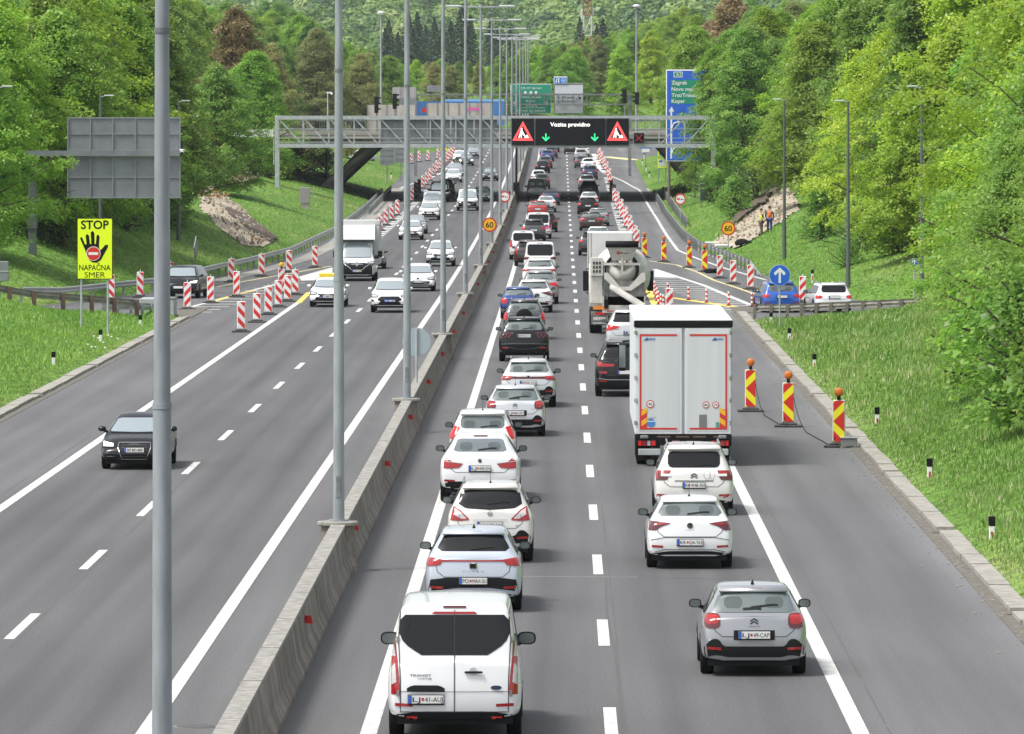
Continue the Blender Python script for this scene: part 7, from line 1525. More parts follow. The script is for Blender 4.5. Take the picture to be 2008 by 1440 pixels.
for (x, z), d, g in zip(cand, sd, gh):
    if d < 5.0 or (600 < z < 690 and d < 9): continue
    px = X0+x*F/z; fy = Y0+(EYE-g)*F/z; ft = FOOTL if px < X0 else FOOTR
    if fy > pw(ft, px) or z < 306: continue
    lo = (z > 990)
    v = rs.choice(TV); H = v['H']*(rs.uniform(.85, 1.2) if not lo else rs.uniform(.8, 1.05)); sc = H/v['H']
    sk = pw(SKY, px)
    if z > 640 and Y0-(g+H-EYE)*F/z < sk:
        H2 = (Y0-sk+rs.uniform(-14, 4))*z/F+EYE-g
        if H2 < 5: continue
        H2 = min(H2, H); sc *= H2/H; H = H2
    ty = Y0-(g+H-EYE)*F/z; wpx = v['R']*sc*F/z*.8; cols = range(int((px-wpx)//12), int((px+wpx)//12)+1)
    cur = [topy.get(c, 9999) for c in cols]; gain = sum(max(0, min(c, 500)-max(ty, -8)) for c in cur)/len(cur)
    if gain < (15 if z < 700 else (12 if z < 990 else 8)) or px < -90 or px > 2090: continue
    if z < 470 and px-v['R']*sc*F/z < 1566 and px > 1350: continue
    if z < 625 and 1200 < px < 1450 and px-v['R']*sc*F/z < 1345: continue
    for c in cols: topy[c] = min(topy.get(c, 9999), ty+.22*(fy-ty))
    r_ = rs.random()
    if px > 1350: col = 'bright yellow-green' if r_ < .10+(.30 if px > 1700 else 0) else ('fresh green' if r_ < .62 else ('mid green' if r_ < .95 else 'olive budding'))
    elif px < 420: col = 'fresh green' if r_ < .55 else ('mid green' if r_ < .84 else 'bright yellow-green')
    elif px < 720: col = 'mid green' if r_ < .45 else ('dark green' if r_ < .50 else ('fresh green' if r_ < .88 else 'olive budding'))
    else: col = 'fresh green' if r_ < .36 else ('mid green' if r_ < .66 else ('olive budding' if r_ < .78 else 'bright yellow-green'))
    if z < 640 and 1330 < px < 1480 and col == 'olive budding': col = 'fresh green'
    lm = landmark(px); k = (lm, col); ORD[k] = ORD.get(k, 0)+1; dep = ['', 'second ', 'third ', 'fourth ', 'fifth ', 'sixth ', 'seventh ', 'eighth ', 'ninth ', 'tenth ', 'eleventh ', 'twelfth '][min(11, ORD[k]-1)]
    dist = 'far off ' if z > 990 else ''
    plant_tree(v, x, z, sc, col, (f'{dep}{dist}{col} tree {lm}').strip(), group='trees on the wooded banks' if z < 990 else 'trees closing the valley'); cnt += 1
print('TREES', cnt)
# big overhanging trees at the right edge, close to the camera
for i, (x, z, sc, col, lab, v) in enumerate(((16.5, 206, .92, 'mid green', 'large overhanging green tree low on the right bank', NEARV), (18.0, 226, .98, 'bright yellow-green', 'tall bright yellow-green tree above the right bank at the picture edge', NEARV2), (15.0, 190, .62, 'fresh green', 'low leafy tree drooping over the grass at the right edge', NEARV2), (19.4, 246, 1.1, 'bright yellow-green', 'high yellow-green crown behind the overhanging right tree', NEARV), (19.8, 266, .95, 'fresh green', 'green tree beside the end of the weathered guardrail', NEARV2), (18.9, 284, .78, 'fresh green', 'green tree hiding the far end of the weathered guardrail', NEARV2), (17.9, 272, .60, 'fresh green', 'smaller green tree in front of the half-hidden lamp post', NEARV), (20.5, 232, 1.25, 'bright yellow-green', 'tallest yellow-green tree in the upper right corner', NEARV2))):
    plant_tree(v, x, z, sc, col, lab)
for x, z, sc, col, lab, v in ((14.9, 176, .74, 'mid green', 'lowest overhanging tree at the right edge, branches near the grass', NEARV), (13.9, 198, .60, 'mid green', 'darker leafy tree under the overhanging right crowns', NEARV2), (23, 275, 1.1, 'mid green', 'green tree filling the upper right behind the yellow-green crowns', NEARV)): plant_tree(v, x, z, sc, col, lab)
plant_tree(TV[1], (425-X0)*520/F, 520, .82, 'mid green', 'mid green tree in front of the reddish brown one, left bank'); plant_tree(TV[4], (500-X0)*590/F, 590, .85, 'fresh green', 'fresh green tree above the white slatted fence'); plant_tree(TV[2], (1402-X0)*578/F, 578, .92, 'fresh green', 'fresh green tree overlapping the right edge of the tall blue sign'); plant_tree(TV[2], (462-X0)*612/F, 612, 1.05, 'reddish brown', 'reddish brown budding tree rising above the left bank'); plant_tree(TV[3], (1395-X0)*800/F, 800, 1.35, 'reddish brown', 'large reddish brown tree on the skyline right of centre'); plant_tree(TV[5], (1435-X0)*790/F, 790, 1.7, 'reddish brown', 'smaller reddish brown tree beside the large one on the skyline')
plant_tree(TV[4], (-50-X0)*338/F, 338, .84, 'fresh green', 'leafy green tree around the dark sign mast at the left')
for i, px in enumerate(range(690, 1030, 21)):
    z = 1180+rs.uniform(-60, 60); x = (px-X0)*z/F; g = ground(x, z); H = EYE-(rs.uniform(112, 138)-Y0)*z/F-g; v = TV[i % 6]; plant_tree(v, x, z, H/v['H'], rs.choice(['fresh green', 'mid green', 'olive budding', 'bright yellow-green']), 'hazy tree %s in the line below the dark conifers' % ['leftmost', 'second', 'third', 'fourth', 'fifth', 'sixth', 'seventh', 'eighth', 'ninth', 'tenth', 'eleventh', 'twelfth', 'thirteenth', 'fourteenth', 'fifteenth', 'sixteenth', 'rightmost'][min(i, 16)], group='trees closing the valley')
for i, (x, z, sc, col) in enumerate(((12.3, 168, 1.35, 'mid green'), (13.0, 178, 1.5, 'fresh green'), (12.9, 190, 1.3, 'mid green'), (13.6, 160, 1.5, 'mid green'))): plant_tree(BUSH, x, z, sc, col, 'leafy undergrowth shrub %s under the big right trees' % ['nearest the kerb', 'behind the nearest one', 'farthest up the bank', 'at the picture edge'][i], 'shrub', 'shrub', 'shrubs along the banks')
# shrubs
for i, (px, py, sc, col, lab) in enumerate(((470, 345, 1.3, 'olive budding', 'sparse olive shrub above the left earth cutting'), (500, 330, 1.5, 'olive budding', 'tallest sparse shrub left of the gantry leg'), (530, 350, 1.2, 'bright yellow-green', 'yellowish shrub touching the left gantry leg'), (560, 330, 1.3, 'bright yellow-green', 'yellow-green shrub just right of the left gantry leg'), (585, 345, 1.2, 'mid green', 'green shrub right of the left gantry leg'), (610, 335, 1.4, 'olive budding', 'brownish olive shrub left of the second lamp post'), (640, 350, 1.1, 'dark green', 'dark shrub beside the left overpass leg'), (430, 372, .9, 'olive budding', 'dry twiggy shrub at the head of the left cutting'), (1480, 400, 1.2, 'dark green', 'dark shrub above the right earth cutting'), (1440, 428, 1.0, 'mid green', 'green shrub left of the right earth cutting'), (1400, 400, 1.1, 'mid green', 'green shrub above the no overtaking sign bank'), (1610, 470, 1.0, 'mid green', 'green shrub right of the road workers'), (1690, 492, 1.1, 'dark green', 'dark green shrub behind the white estate car'), (1750, 500, 1.2, 'fresh green', 'fresh green shrub above the weathered guardrail'), (250, 455, 1.1, 'dark green', 'dark shrub under the large grey sign back'), (330, 448, 1.0, 'mid green', 'green shrub right under the large grey sign back'), (100, 480, 1.1, 'dark green', 'dark shrub left of the yellow stop sign'), (680, 310, 1.1, 'olive budding', 'olive shrub behind the left overpass leg'), (1660, 525, .6, 'mid green', 'small dark shrub on the bank near the white estate lamp post'))):
    q = hit(px, py, 330, 900); plant_tree(BUSH if i % 2 else BUSH2, q.x, q.y, sc, col, lab, 'shrub', 'shrub', 'shrubs along the banks', gz=q.z)
# conifers on the ridge
for i, (px, ty) in enumerate(((762, 38), (780, 62), (800, 18), (818, 24), (852, 34), (868, 44), (884, 40), (905, 8), (922, 28), (962, 40), (975, 58), (1000, 52), (755, 74), (835, 50), (1137, 34), (1182, 36), (1170, 50))):
    z = 1500+rs.uniform(-50, 50); x = (px-X0)*z/F; g = ground(x, z); top_ = EYE-(ty-Y0)*z/F; v = CONV[i % 2]; sc = max(.5, (top_-g)/v['H'])
    plant_tree(v, x, z, sc, 'blue-green conifer', ['', 'second ', 'third ', 'fourth ', 'fifth ', 'sixth ', 'seventh ', 'eighth ', 'ninth ', 'tenth ', 'eleventh ', 'twelfth ', 'smallest ', 'short ', 'pine left of the mast, ', 'pine right of the mast, ', 'low pine by the mast, '][i]+'dark conifer on the hazy ridge', 'conifer_tree', 'tree', 'dark conifers on the ridge', sz=1.0)
# far wooded hill as one mass
def far_wood():
    r2 = np.random.default_rng(5); V = []; T = []; Cc = []; Nn = []; n = 0
    for z in np.concatenate([np.arange(1700, 2500, 55), np.arange(2500, 3900, 70)]):
        for x in np.arange(-(1250)*z/F, 1050*z/F, 9.5):
            xx = x+r2.normal()*2.5; zz = z+r2.normal()*14; g = 0; px = X0+xx*F/zz; Hh = r2.uniform(8, 15); Rr = r2.uniform(4, 7.5)
            g = float(terr(np.array([0.0]), np.array([zz]))[0])+6*math.sin(xx*.012+zz*.003)+3*math.sin(xx*.05)
            tn = r2.random(); m = 330; ph = np.arccos(r2.uniform(-.2, 1, m)); th = r2.uniform(0, 6.28, m); d = np.stack([np.sin(ph)*np.cos(th), np.sin(ph)*np.sin(th), np.cos(ph)], 1)
            d[:, 1] = -np.abs(d[:, 1])*1.0
            rad = Rr*(1+.25*np.sin(3*th+tn*9)*np.sin(ph)); c = np.stack([xx+d[:, 0]*rad, zz+d[:, 1]*rad, g+Hh*.45+d[:, 2]*Hh*.55], 1)+r2.normal(size=(m, 3))*.5
            nv = d+np.array([0, 0, .5])+r2.normal(size=(m, 3))*.4; Cc.append(c); Nn.append(nv/np.linalg.norm(nv, axis=1)[:, None]); T.append(np.clip(tn*.8+.1+r2.normal(size=m)*.06, 0, 1)); n += 1
    C = np.concatenate(Cc); V, Fc, Tt = leaves(C, np.concatenate(Nn), 1.9, r2, np.concatenate(T))
    me = mesh_from('far_woods', V, Fc, leafmat('leaf_far', [(0, (.05, .10, .055)), (.2, (.075, .15, .055)), (.5, (.16, .27, .07)), (.8, (.27, .38, .11)), (1, (.38, .44, .19))]), Tt); o = bpy.data.objects.new('far_woods', me); COL.objects.link(o); tag(o, None, kind='stuff'); print('FAR', n)
far_wood()
# ================================================================ beacons
def beacon_proto(kind):
    """kind: '\\\\' or '/' red and white, 'c' yellow-red chevron with lamp, '/l' with lamp"""
    W, H = .36, 1.2; z0 = .14
    t = thing('traffic_beacon', '', 'beacon', (0, 0, 0))
    m = MB().use(mat('base_rubber', (.06, .06, .06), .85, noise=.3, nscale=8)); m.box(-.42, .42, -.18, .18, 0, .07, .02); m.box(-.26, .26, -.12, .12, .07, .13, .02)
    m.use(GALVD).box(-.03, .03, -.02, .02, .1, .3); m.build('base', t)
    A, Bc = ((YEL, RED) if kind == 'c' else (WHITE, RED)); m = MB().use(WHITE if kind != 'c' else mat('panel_rim', (.62, .60, .58), .5)); m.box(-W/2, W/2, -.03, .03, z0, z0+H, .02)
    m.use(A).box(-W/2+.025, W/2-.025, -.034, -.031, z0+.025, z0+H-.025); pn = m.build('panel', t)
    m = MB().use(RED); w = W/2-.025; lo, hi = z0+.025, z0+H-.025
    def clip(poly):
        for lim_, sg_ in ((lo, 1), (hi, -1)):
            out = []
            for a, b in zip(poly, poly[1:]+poly[:1]):
                ia, ib = sg_*(a[1]-lim_) >= 0, sg_*(b[1]-lim_) >= 0
                if ia: out.append(a)
                if ia != ib: u = (lim_-a[1])/(b[1]-a[1]); out.append((a[0]+(b[0]-a[0])*u, lim_))
            poly = out
            if len(poly) < 3: return []
        return poly
    def add(poly):
        p = clip(poly)
        if p: m.add([(x, -.037, z) for x, z in p], [tuple(range(len(p)))])
    if kind == 'c':
        mid = (lo+hi)/2; T = .26; S = .30
        for sgn in (1, -1):
            for k in range(0, 3):
                b0 = k*2*T
                add([(-w, mid+sgn*b0), (w, mid+sgn*(b0+S)), (w, mid+sgn*(b0+S-T)), (-w, mid+sgn*max(b0-T, 0))] if k else [(-w, mid), (w, mid+sgn*S), (w, mid)])
    else:
        s = 1 if kind[0] == '/' else -1; S = .34; T = .24
        for k in range(-1, 4): c = lo+.12+k*2*T; add([(-w, c-s*S/2), (w, c+s*S/2), (w, c+s*S/2+T), (-w, c-s*S/2+T)])
    m.build('stripes', pn)
    if kind == 'c' or kind.endswith('l'):
        m = MB().use(BLACK); m.box(-.05, .05, -.05, .05, z0+H, z0+H+.12, .01); m.use(ORANGE if kind == 'c' else mat('yellow_lens', (.8, .45, .02), .3), True); m.lathe([(.02, -.06), (.10, -.055), (.125, -.03), (.125, .03), (.10, .055), (.02, .06)], (0, 0, z0+H+.22), 'y', 20); m.build('warning_lamp', t)
    else: m = MB().use(WHITE); m.tube((0, 0, z0+H), (0, 0, z0+H+.12), .02, n=6); m.build('lifting_pin', t)
    return t, treeof(t)
PB = {}
def beacon(kind, px, py, label, group, dz=0.0, rz=0.0):
    X, Z = G(px, py); loc = (X, Z, rise(Z)+.004+dz); rz += random.uniform(-.1, .1)
    if kind not in PB:
        t, tr = beacon_proto(kind); PB[kind] = (t, tr); t.location = loc; t['label'] = label; t['group'] = group; t.rotation_euler[2] = rz; return t
    t = dup(PB[kind][0], PB[kind][1], loc, rz, label); t['group'] = group; return t
L_ = [('\\', 473, 652, 'nearest red and white beacon left of the white edge line'), ('\\', 504, 633, 'second nearest beacon along the left gore, striped red and white'), ('\\', 526.5, 618, 'third nearest striped beacon along the left gore'), ('\\', 546, 603, 'fourth nearest striped beacon along the left gore'), ('\\', 564, 592, 'fifth striped beacon, close to the driving-school car'), ('\\', 579, 579, 'striped beacon left of the yellow roof sign car, farthest of the near row'), ('/l', 552, 577, 'striped beacon topped by a round yellow lamp'),
      ('/', 464, 583, 'striped beacon on the yellow line in front of the left ramp'), ('/', 413, 595, 'striped beacon at the right front wheel of the black ramp suv'), ('/', 367.5, 608, 'striped beacon before the grille of the black ramp suv'), ('\\', 453.5, 554, 'striped beacon behind the yellow ramp line, left'), ('\\', 513, 543, 'striped beacon beyond the yellow ramp line, middle'), ('\\', 567, 535, 'striped beacon beyond the yellow-lamp beacon'), ('\\', 617.6, 525.5, 'lone striped beacon just left of the second lamp post'), ('\\', 275, 584, 'striped beacon between the yellow sign and the nearest lamp post'), ('\\', 218, 590, 'striped beacon behind the right post of the yellow sign'), ('\\', 335, 562, 'striped beacon mostly hidden behind the black ramp suv')]
for k, x, y, lb in L_: beacon(k, x, y, lb, 'striped beacons around the left gore')
row = [(746, 453), (757, 442.5), (768, 433), (779, 423), (798, 403.6), (808, 396), (815, 384), (822, 378), (829.6, 370), (837, 363), (843.5, 355), (851, 345), (857, 338), (864, 332), (869, 328), (873, 323), (877, 319), (882, 314), (886, 310), (890, 306)]
for i, (x, y) in enumerate(row): beacon('\\', x, y, ('nearest striped beacon of the long row behind the white box truck' if i == 0 else 'red and white beacon in the long row beyond the white box truck'), 'closing row of beacons on the left carriageway')
for i, (x, y) in enumerate([(806, 321.6), (822, 318), (839.6, 316), (859, 312.6)]): beacon('\\', x, y, ['leftmost', 'second', 'third', 'rightmost'][i]+' of four small beacons beside the distant left ramp', 'beacons at the distant left ramp')
pts = [(1251, 489), (1244, 480), (1239, 468), (1234, 457), (1229, 447), (1225, 438), (1220.5, 430), (1217, 421), (1213, 413), (1209.5, 405), (1206, 397.5), (1203, 389), (1200, 380), (1198, 371), (1196, 362), (1194, 354.5), (1191.5, 347), (1189, 340), (1186, 334), (1183, 328.5), (1181, 323), (1178.5, 318), (1176, 313.5), (1174, 309)]
for i, (x, y) in enumerate(pts): beacon('/', x+(1.5 if i % 2 else -1.5), y, ('nearest striped beacon of the long row above the mixer truck' if i == 0 else 'red and white beacon in the long overlapping row beside the right lane'), 'row of beacons along the right lane', rz=R(-8))
for x, y, lb in ((1264, 506, 'chevron beacon with lamp just right of the mixer truck drum'), (1302, 514.5, 'second small chevron beacon with lamp on the right ramp'), (1351.6, 525.5, 'third small chevron beacon with lamp on the right ramp'), (1382, 534, 'fourth small chevron beacon, beside the black sandbag'), (1472, 808, 'yellow-red chevron beacon right of the white lorry, farthest of the three large ones'), (1546, 838, 'middle of the three large chevron beacons on the right shoulder'), (1645, 878, 'nearest large chevron beacon, at the right kerb')): beacon('c', x, y, lb, 'chevron beacons with orange lamps')
for x, y, lb in ((1412, 546.5, 'striped beacon right of the black sandbag on the ramp'), (1438, 558, 'striped beacon in the middle of the right ramp row'), (1472, 568, 'striped beacon left of the blue arrow sign'), (1574, 594, 'striped beacon between the blue and white estate cars'), (1313, 622, 'striped beacon top behind the roof of the white lorry')): beacon('/', x, y, lb, 'striped beacons on the right ramp')
# slim flexible marker posts
m0 = None
fp = [(1309.4, 581.6, 'left of the hatched island'), (1350, 589, 'second on the hatched island'), (1385.5, 594, 'third on the hatched island'), (1429, 600, 'fourth on the hatched island'), (1474.6, 601.5, 'at the tip of the hatched island'), (1501, 599, 'before the wheel of the blue estate car'), (1514.5, 598, 'under the bumper of the blue estate car'), (1283.5, 577.5, 'farthest by the yellow line'), (1286, 584, 'second farthest by the yellow line'), (1288.5, 591, 'third by the yellow line'), (1291, 598, 'fourth by the yellow line'), (1296, 604, 'nearest by the yellow line'), (1301, 606, 'right of the nearest by the yellow line'), (1486, 597, 'beside the blue estate car'), (1492, 599, 'close to the blue estate car')]
for i, (x, y, lb) in enumerate(fp):
    X, Z = G(x, y)
    if m0 is None:
        t = thing('flexible_post', '', 'marker post', (0, 0, 0), group='small flexible red and white posts'); m = MB().use(BLACK); m.lathe([(.12, 0), (.12, .03), (.05, .06)], n=14); m.build('base', t); m = MB()
        for k in range(6): m.use((RED, WHITE)[k % 2], True); m.tube((0, 0, .06+k*.11), (0, 0, .06+(k+1)*.11), .055, n=10)
        m.build('striped_tube', t); m0 = (t, treeof(t)); c = t
    else: c = dup(m0[0], m0[1])
    c.location = (X, Z, rise(Z)); c['label'] = 'small flexible striped post, '+lb
for i, x in enumerate((868, 877)):
    X, Z = G(x, 300); t = thing('yellow_board', 'small yellow and black board %s under the gantry by the beacons' % ('left' if i == 0 else 'right'), 'beacon', (X, Z, rise(Z)), group='pair of small yellow boards'); m = MB().use(YEL); m.box(-.28, .28, -.03, .03, .3, 1.6); pn = m.build('panel', t); m = MB().use(BLACK); m.add([(-.2, -.035, .9), (.1, -.035, 1.3), (.2, -.035, 1.2), (0, -.035, .9), (.2, -.035, .6), (.1, -.035, .5)], [(0, 1, 2, 3), (0, 3, 4, 5)]); m.build('chevron', pn); m = MB().use(GALVD); m.box(-.04, .04, -.02, .02, 0, .3); m.build('post', t)
# cables between the chevron beacons
m = MB().use(RUB); 
for a, b in (((1474, 765), (1546, 835)), ((1548, 790), (1640, 836))):
    A = Vector((*G(*a), .9)) if False else None
p1 = Vector((*G(1472, 808), .6)); p2 = Vector((*G(1546, 838), .6)); p3 = Vector((*G(1645, 878), .6))
def cable(p, q, lb):
    m = MB().use(RUB); pr = None; p = p+Vector((.15, 0, .3)); q = q+Vector((-.12, 0, .0))
    for i in range(15):
        u = i/14; c = p.lerp(q, u); c.z = max(.02, .9*(1-u*2.4)**2 if u < .42 else (.02 if u < .9 else .02+(u-.9)*3)); c.y += math.sin(u*5)*.6
        if pr is not None: m.tube(pr, c, .012, n=4, caps=False)
        pr = c
    o = m.build('cable'); tag(o, lb, 'cable', 'cables of the warning beacons')
cable(p1, p2, 'thin black cable trailing from the farthest large chevron beacon'); cable(p2, p3, 'thin black cable trailing from the middle large chevron beacon')
X, Z = G(1664, 878); t = thing('battery_box', 'grey battery box behind the nearest large chevron beacon', 'box', (X, Z, 0)); m = MB().use(mat('battery_grey', (.22, .23, .23), .6)); m.box(-.22, .24, -.2, .3, 0, .26, .02); m.use(mat('battery_lid', (.30, .31, .31), .6)); m.box(-.25, .27, -.22, .32, .262, .30, .01); m.build('box', t)
X, Z = G(1398, 536); t = thing('sandbag', 'black sandbag lying between two beacons on the right ramp', 'sandbag', (X, Z, rise(Z))); m = MB().use(RUB, True); m.ball((-.2, 0, .13), .38, .3, .16); m.ball((.3, .1, .14), .36, .3, .18); m.build('bag', t)
# manhole
X, Z = G(384, 1425); m = MB().use(mat('cast_iron', (.10, .10, .10), .6, .4, noise=.3, nscale=20)); m.lathe([(.30, 0), (.30, .01), (.27, .012)], n=28); m.use(mat('iron_rim', (.19, .19, .185), .7)).lathe([(.34, 0), (.34, .006)], n=28); o = m.build('manhole_cover', loc=(X, Z, 0)); tag(o, 'round iron manhole cover beside the median barrier, lower left', 'manhole')
# ================================================================ road workers
SKIN = mat('skin', (.42, .22, .15), .6)
def skin_chain(name, pts, edges, parent, mtl):
    me = bpy.data.meshes.new(name); me.from_pydata([p[:3] for p in pts], edges, []); o = bpy.data.objects.new(name, me); COL.objects.link(o)
    o.modifiers.new('s', 'SKIN'); sd = o.modifiers.new('u', 'SUBSURF'); sd.levels = 1
    sv = me.skin_vertices[0].data
    for i, p in enumerate(pts): sv[i].radius = (p[3], p[4] if len(p) > 4 else p[3]); sv[i].use_root = (i == 0)
    dg = bpy.context.evaluated_depsgraph_get(); m2 = bpy.data.meshes.new_from_object(o.evaluated_get(dg)); bpy.data.objects.remove(o)
    m2.materials.clear(); m2.materials.append(mtl); m2.polygons.foreach_set('use_smooth', [True]*len(m2.polygons)); o = bpy.data.objects.new(name, m2); COL.objects.link(o); o.parent = parent; return o
def person(label, loc, rz, vest, trousers, cap=False):
    t = thing('person', label, 'person', loc, rz, 'road workers'); k = 1
    P_ = [(0, 0, .98, .15, .11), (0, .0, 1.15, .14, .10), (0, 0, 1.36, .17, .11), (0, 0, 1.50, .055), (0, -.01, 1.60, .065), (0, -.02, 1.68, .085, .095), (0, -.01, 1.75, .07),
          (.10, 0, .90, .095), (.11, -.03, .50, .065), (.11, .02, .08, .045), (.11, -.12, .04, .04), (-.10, 0, .90, .095), (-.12, .04, .50, .065), (-.13, .05, .08, .045), (-.13, -.09, .04, .04),
          (.20, 0, 1.40, .06), (.27, .03, 1.15, .045), (.24, -.12, .95, .034), (.235, -.18, .88, .03), (-.20, 0, 1.40, .06), (-.28, .05, 1.14, .045), (-.27, -.03, .90, .034), (-.265, -.06, .82, .03)]
    E = [(0, 1), (1, 2), (2, 3), (3, 4), (4, 5), (5, 6), (0, 7), (7, 8), (8, 9), (9, 10), (0, 11), (11, 12), (12, 13), (13, 14), (2, 15), (15, 16), (16, 17), (17, 18), (2, 19), (19, 20), (20, 21), (21, 22)]
    b = skin_chain('body', P_, E, t, SKIN)
    for s, hx, hy, hz in ((1, .235, -.18, .88), (-1, -.265, -.06, .82)):
        for f in range(4): pass
    m = MB().use(SKIN, True)
    for hx, hy, hz in ((.235, -.18, .88), (-.265, -.06, .82)):
        for f in range(4): m.tube((hx-.025+f*.016, hy, hz-.01), (hx-.028+f*.018, hy-.02, hz-.085+abs(f-1.5)*.008), .009, .006, 6)
        m.tube((hx+.03, hy, hz+.01), (hx+.05, hy-.03, hz-.04), .010, .008, 6)
    m.build('fingers', b)
    m = MB().use(SKIN, True); m.ball((0, -.115, 1.665), .014, .02, .022); m.ball((.088, -.02, 1.67), .014, .022, .03); m.ball((-.088, -.02, 1.67), .014, .022, .03); m.use(BLACK); m.ball((.032, -.108, 1.69), .01); m.ball((-.032, -.108, 1.69), .01); m.use(mat('lips', (.35, .12, .1), .6)).ball((0, -.11, 1.625), .025, .008, .006); m.build('face', b)
    skin_chain('vest', [(0, 0, .96, .19, .145), (0, 0, 1.15, .175, .135), (0, 0, 1.34, .20, .14), (0, 0, 1.44, .13, .11)], [(0, 1), (1, 2), (2, 3)], t, vest)
    dk = mat('dark_shirt', (.03, .03, .035), .8)
    skin_chain('sleeve', [(.17, 0, 1.42, .075), (.245, .01, 1.25, .062), (.27, .03, 1.14, .055)]+([(.25, -.09, .99, .045)] if not cap else []), [(0, 1), (1, 2)]+([(2, 3)] if not cap else []), t, dk)
    skin_chain('sleeve', [(-.17, 0, 1.42, .075), (-.25, .02, 1.25, .062), (-.28, .05, 1.14, .055)]+([(-.27, -.0, .97, .045)] if not cap else []), [(0, 1), (1, 2)]+([(2, 3)] if not cap else []), t, dk)
    skin_chain('trousers', [(0, 0, .98, .175, .135), (.10, 0, .88, .115), (.11, -.03, .50, .088), (.11, .02, .12, .07), (-.10, 0, .88, .115), (-.12, .04, .50, .088), (-.13, .05, .12, .07)], [(0, 1), (1, 2), (2, 3), (0, 4), (4, 5), (5, 6)], t, trousers)
    m = MB().use(mat('boots', (.04, .03, .025), .8), True); m.ball((.11, -.05, .06), .06, .14, .065); m.ball((-.13, -.02, .06), .06, .14, .065); m.build('boots', t)
    m = MB().use(mat('hair', (.05, .03, .02), .8), True); m.ball((0, .0, 1.73), .098, .11, .075, 14); m.build('hair', t)
    m = MB().use(mat('reflective_band', (.6, .6, .55), .3)); m.lathe([(.205, 0), (.205, .05)], (0, 0, 1.08), 'z', 18) if False else None
    return t
ZW = 440.
for px, dx, rz, v, tr, lb, cp in ((1493, 0, R(-70), mat('vest_yellow', (.62, .80, .05), .6, noise=.1, nscale=8), mat('camo_trousers', (.07, .07, .05), .9), 'road worker in a yellow vest standing on the earth cutting', True), (1509, 0, R(170), mat('vest_orange', (.85, .17, .04), .6, noise=.08, nscale=8), mat('blue_trousers', (.02, .05, .18), .9), 'road worker in an orange vest and blue trousers, seen from behind', False)):
    x = (px-X0)*ZW/F; g = ground(x, ZW); q = P(px, 472, ZW); person(lb, (x, ZW, max(g, min(q.z, g+.5))), rz, v, tr, cp)
# site clutter by the cutting
for px, py, lb, col, sz in ((1423, 488, 'white folded sheet lying at the foot of the right cutting', WHITE, (.9, .5, .12)), (1455, 484, 'black plastic bag heap beside the white sheets', RUB, (.5, .4, .3)), (1400, 481, 'white plank pile left of the 60 sign', WHITE, (.8, .3, .1))):
    q = hit(px, py, 380, 520); t = thing('building_sheet' if col is WHITE else 'rubbish_bag', lb, 'sheet' if col is WHITE else 'bag', (q.x, q.y, q.z+.05)); m = MB().use(col, True)
    if col is WHITE: m.box(-sz[0], sz[0], -sz[1], sz[1], 0, sz[2], .04); m.box(-sz[0]*.8, sz[0]*.9, -sz[1]*1.1, sz[1]*.5, sz[2], sz[2]*1.8, .03)
    else: m.ball((0, 0, .15), *sz); m.ball((.4, .1, .12), .3, .3, .2); m.use(BLUE, True).ball((.65, 0, .08), .18, .18, .1)
    m.build('sheets' if col is WHITE else 'bags', t)
q = hit(1372, 478, 380, 520); t = thing('rubble_slab', 'broken pale concrete slab leaning above the right guardrail', 'slab', (q.x-.3, q.y, q.z)); m = MB().use(mat('kerb_concrete')); m.add([(-1.1, 0, .9), (-.8, 0, .95), (1.2, 0, .1), (1.2, 0, -.4), (-1.1, 0, -.3), (-1.1, .3, .9), (-.8, .3, .95), (1.2, .3, .1), (1.2, .3, -.4), (-1.1, .3, -.3)], [(0, 1, 2, 3, 4), (9, 8, 7, 6, 5), (0, 5, 6, 1), (1, 6, 7, 2), (2, 7, 8, 3), (3, 8, 9, 4), (4, 9, 5, 0)]); m.build('slab', t); t.scale = (.55, .55, .6)
q = hit(418, 392, 380, 640); t = thing('timber_pile', 'crossed orange-brown planks at the head of the left cutting', 'planks', q); m = MB().use(mat('timber', (.40, .20, .08), .8))
for i in range(7): a = rs.uniform(-1.2, 1.2); m.bar((-a, rs.uniform(-1, 1), .1+i*.06), (a*.3+rs.uniform(-1, 1), rs.uniform(-1, 1), .3+i*.05), .12)
m.build('planks', t)
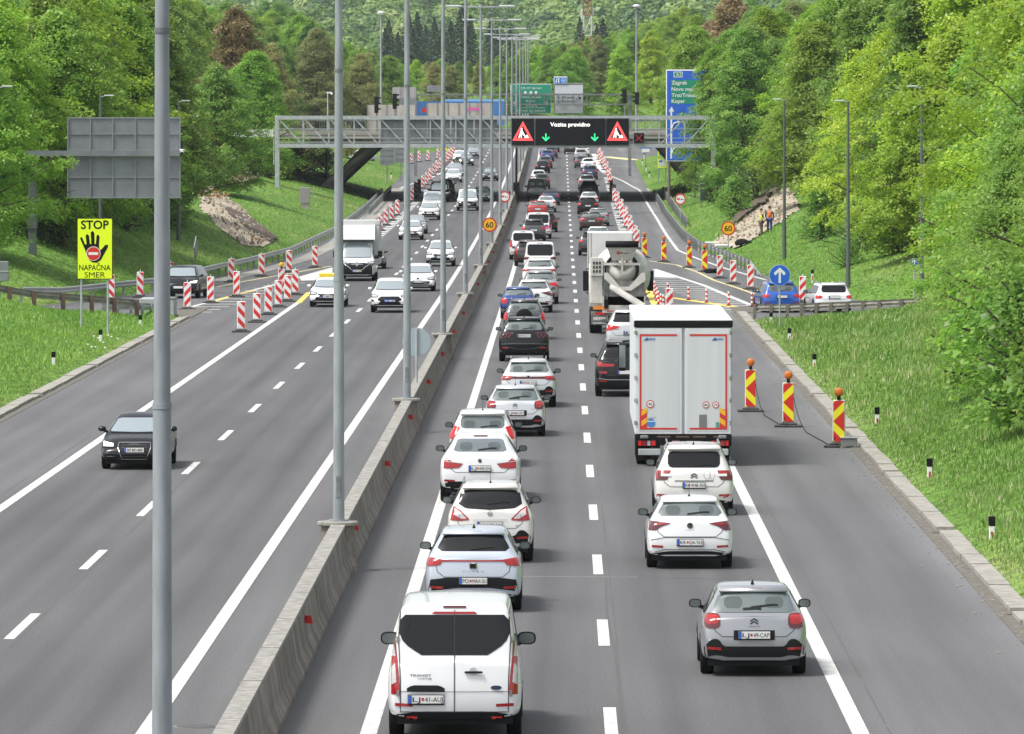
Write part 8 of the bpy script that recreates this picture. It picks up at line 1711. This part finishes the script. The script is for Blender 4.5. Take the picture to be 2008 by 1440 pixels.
# ================================================================ grass
def grass_field(name, regions, mtl, seed):
    r2 = np.random.default_rng(seed); VV = []; TT = []
    for x0, x1, z0, z1, dens, hgt, wid in regions:
        n = int(abs(x1-x0)*(z1-z0)*dens); x = r2.uniform(x0, x1, n); z = r2.uniform(z0, z1, n); d = sdist(x, z); k = d > .42; k &= (X0+x*F/z > -60) & (X0+x*F/z < 2070)
        x, z, d = x[k], z[k], d[k]; g = terr(x, z); n = len(x); cl = .5+.5*np.sin(x*1.7+z*.21)*np.sin(z*.37-x*.8+seed)
        h = hgt*r2.uniform(.45, 1.25, n)*(.65+.6*cl)*np.clip((d-.3)/1.2+.35, .35, 1); a = r2.uniform(0, 6.28, n); lean = r2.uniform(.05, .55, n)*h
        bx_, bz_ = np.cos(a), np.sin(a); w_ = wid*r2.uniform(.6, 1.4, n); p = np.stack([x, z, g-.03], 1)
        sd_ = np.stack([bx_*w_, bz_*w_*.5, np.zeros(n)], 1); tip = p+np.stack([-bz_*lean, bx_*lean, h], 1)
        VV.append(np.stack([p-sd_, p+sd_, tip+sd_*.15, tip-sd_*.15], 1).reshape(-1, 3)); c2 = .5+.5*np.sin(x*.9+z*.06+1)*np.sin(z*.11+x*.5); TT.append(np.repeat(np.clip(cl*.25+c2*.3+r2.random(n)*.35+(r2.random(n) < .07)*.5+.55*np.exp(-np.maximum(d-.4, 0)/.5)*(r2.random(n) < .6), 0, 1), 4))
    V = np.concatenate(VV); me = mesh_from(name, V, np.arange(len(V)).reshape(-1, 4), mtl, np.concatenate(TT)); o = bpy.data.objects.new(name, me); COL.objects.link(o); tag(o, None, kind='stuff'); print(name, len(V)//4)
GM = leafmat('grass_blades', [(0, (.09, .19, .035)), (.45, (.18, .32, .06)), (.8, (.32, .42, .13)), (.93, (.42, .44, .20)), (1, (.58, .54, .36))], .3, .0)
GM2 = leafmat('grass_blades_lush', [(0, (.11, .24, .035)), (.5, (.20, .38, .05)), (.9, (.31, .49, .09)), (1, (.46, .52, .22))], .3, .0)
grass_field('grass_right', [(8.6, 15, 105, 200, 90, .15, .022), (8.6, 22, 200, 300, 45, .20, .030)], GM, 1)
grass_field('grass_left', [(-25, -17.5, 165, 305, 50, .15, .026)], GM2, 2)
grass_field('grass_banks', [(-40, -17, 318, 480, 8, .14, .04), (9, 30, 320, 480, 9, .16, .04), (-34, -12, 480, 760, 3, .14, .05), (8, 24, 480, 800, 3, .15, .05)], GM2, 3)
# little daisies and dandelions
m = MB().use(mat('petals', (.8, .8, .75), .6)); r2 = random.Random(4)
for i in range(40):
    x = r2.uniform(-24, -17.8); z = r2.uniform(180, 300); 
    g = ground(x, z)
    if sdist(np.array([x]), np.array([z]))[0] > .5: m.ball((x, z, g+.14), .03, .03, .02, 6)
for cx_, cz_ in ((-18.3, 262), (-18.0, 255)):
    for i in range(5): x = cx_+r2.uniform(-.4, .4); z = cz_+r2.uniform(-3, 3); m.ball((x, z, ground(x, z)+.3), .05, .05, .03, 6)
o = m.build('wild_flowers'); tag(o, None, kind='stuff')
# litter and chippings along the kerb
m = MB().use(mat('chippings', (.34, .32, .28), .9)); 
for i in range(420):
    z = r2.uniform(100, 310); x = 8.35-abs(r2.gauss(0, .35)); s = r2.uniform(.012, .035); m.box(x-s, x+s, z-s, z+s, .003, s)
o = m.build('chippings'); tag(o, None, kind='stuff')
# ================================================================ air
hz_ = MB(); hm = bpy.data.materials.new('haze'); hm.use_nodes = True; n = hm.node_tree.nodes; l = hm.node_tree.links; n.clear()
pv = n.new('ShaderNodeVolumePrincipled'); pv.inputs['Color'].default_value = (.86, .92, 1, 1); pv.inputs['Density'].default_value = .00005; pv.inputs['Anisotropy'].default_value = .1
ou = n.new('ShaderNodeOutputMaterial'); l.new(pv.outputs[0], ou.inputs['Volume'])
hz_.use(hm).box(-460, 460, -40, 4300, -3, 190); o = hz_.build('haze'); tag(o, None, kind='stuff')
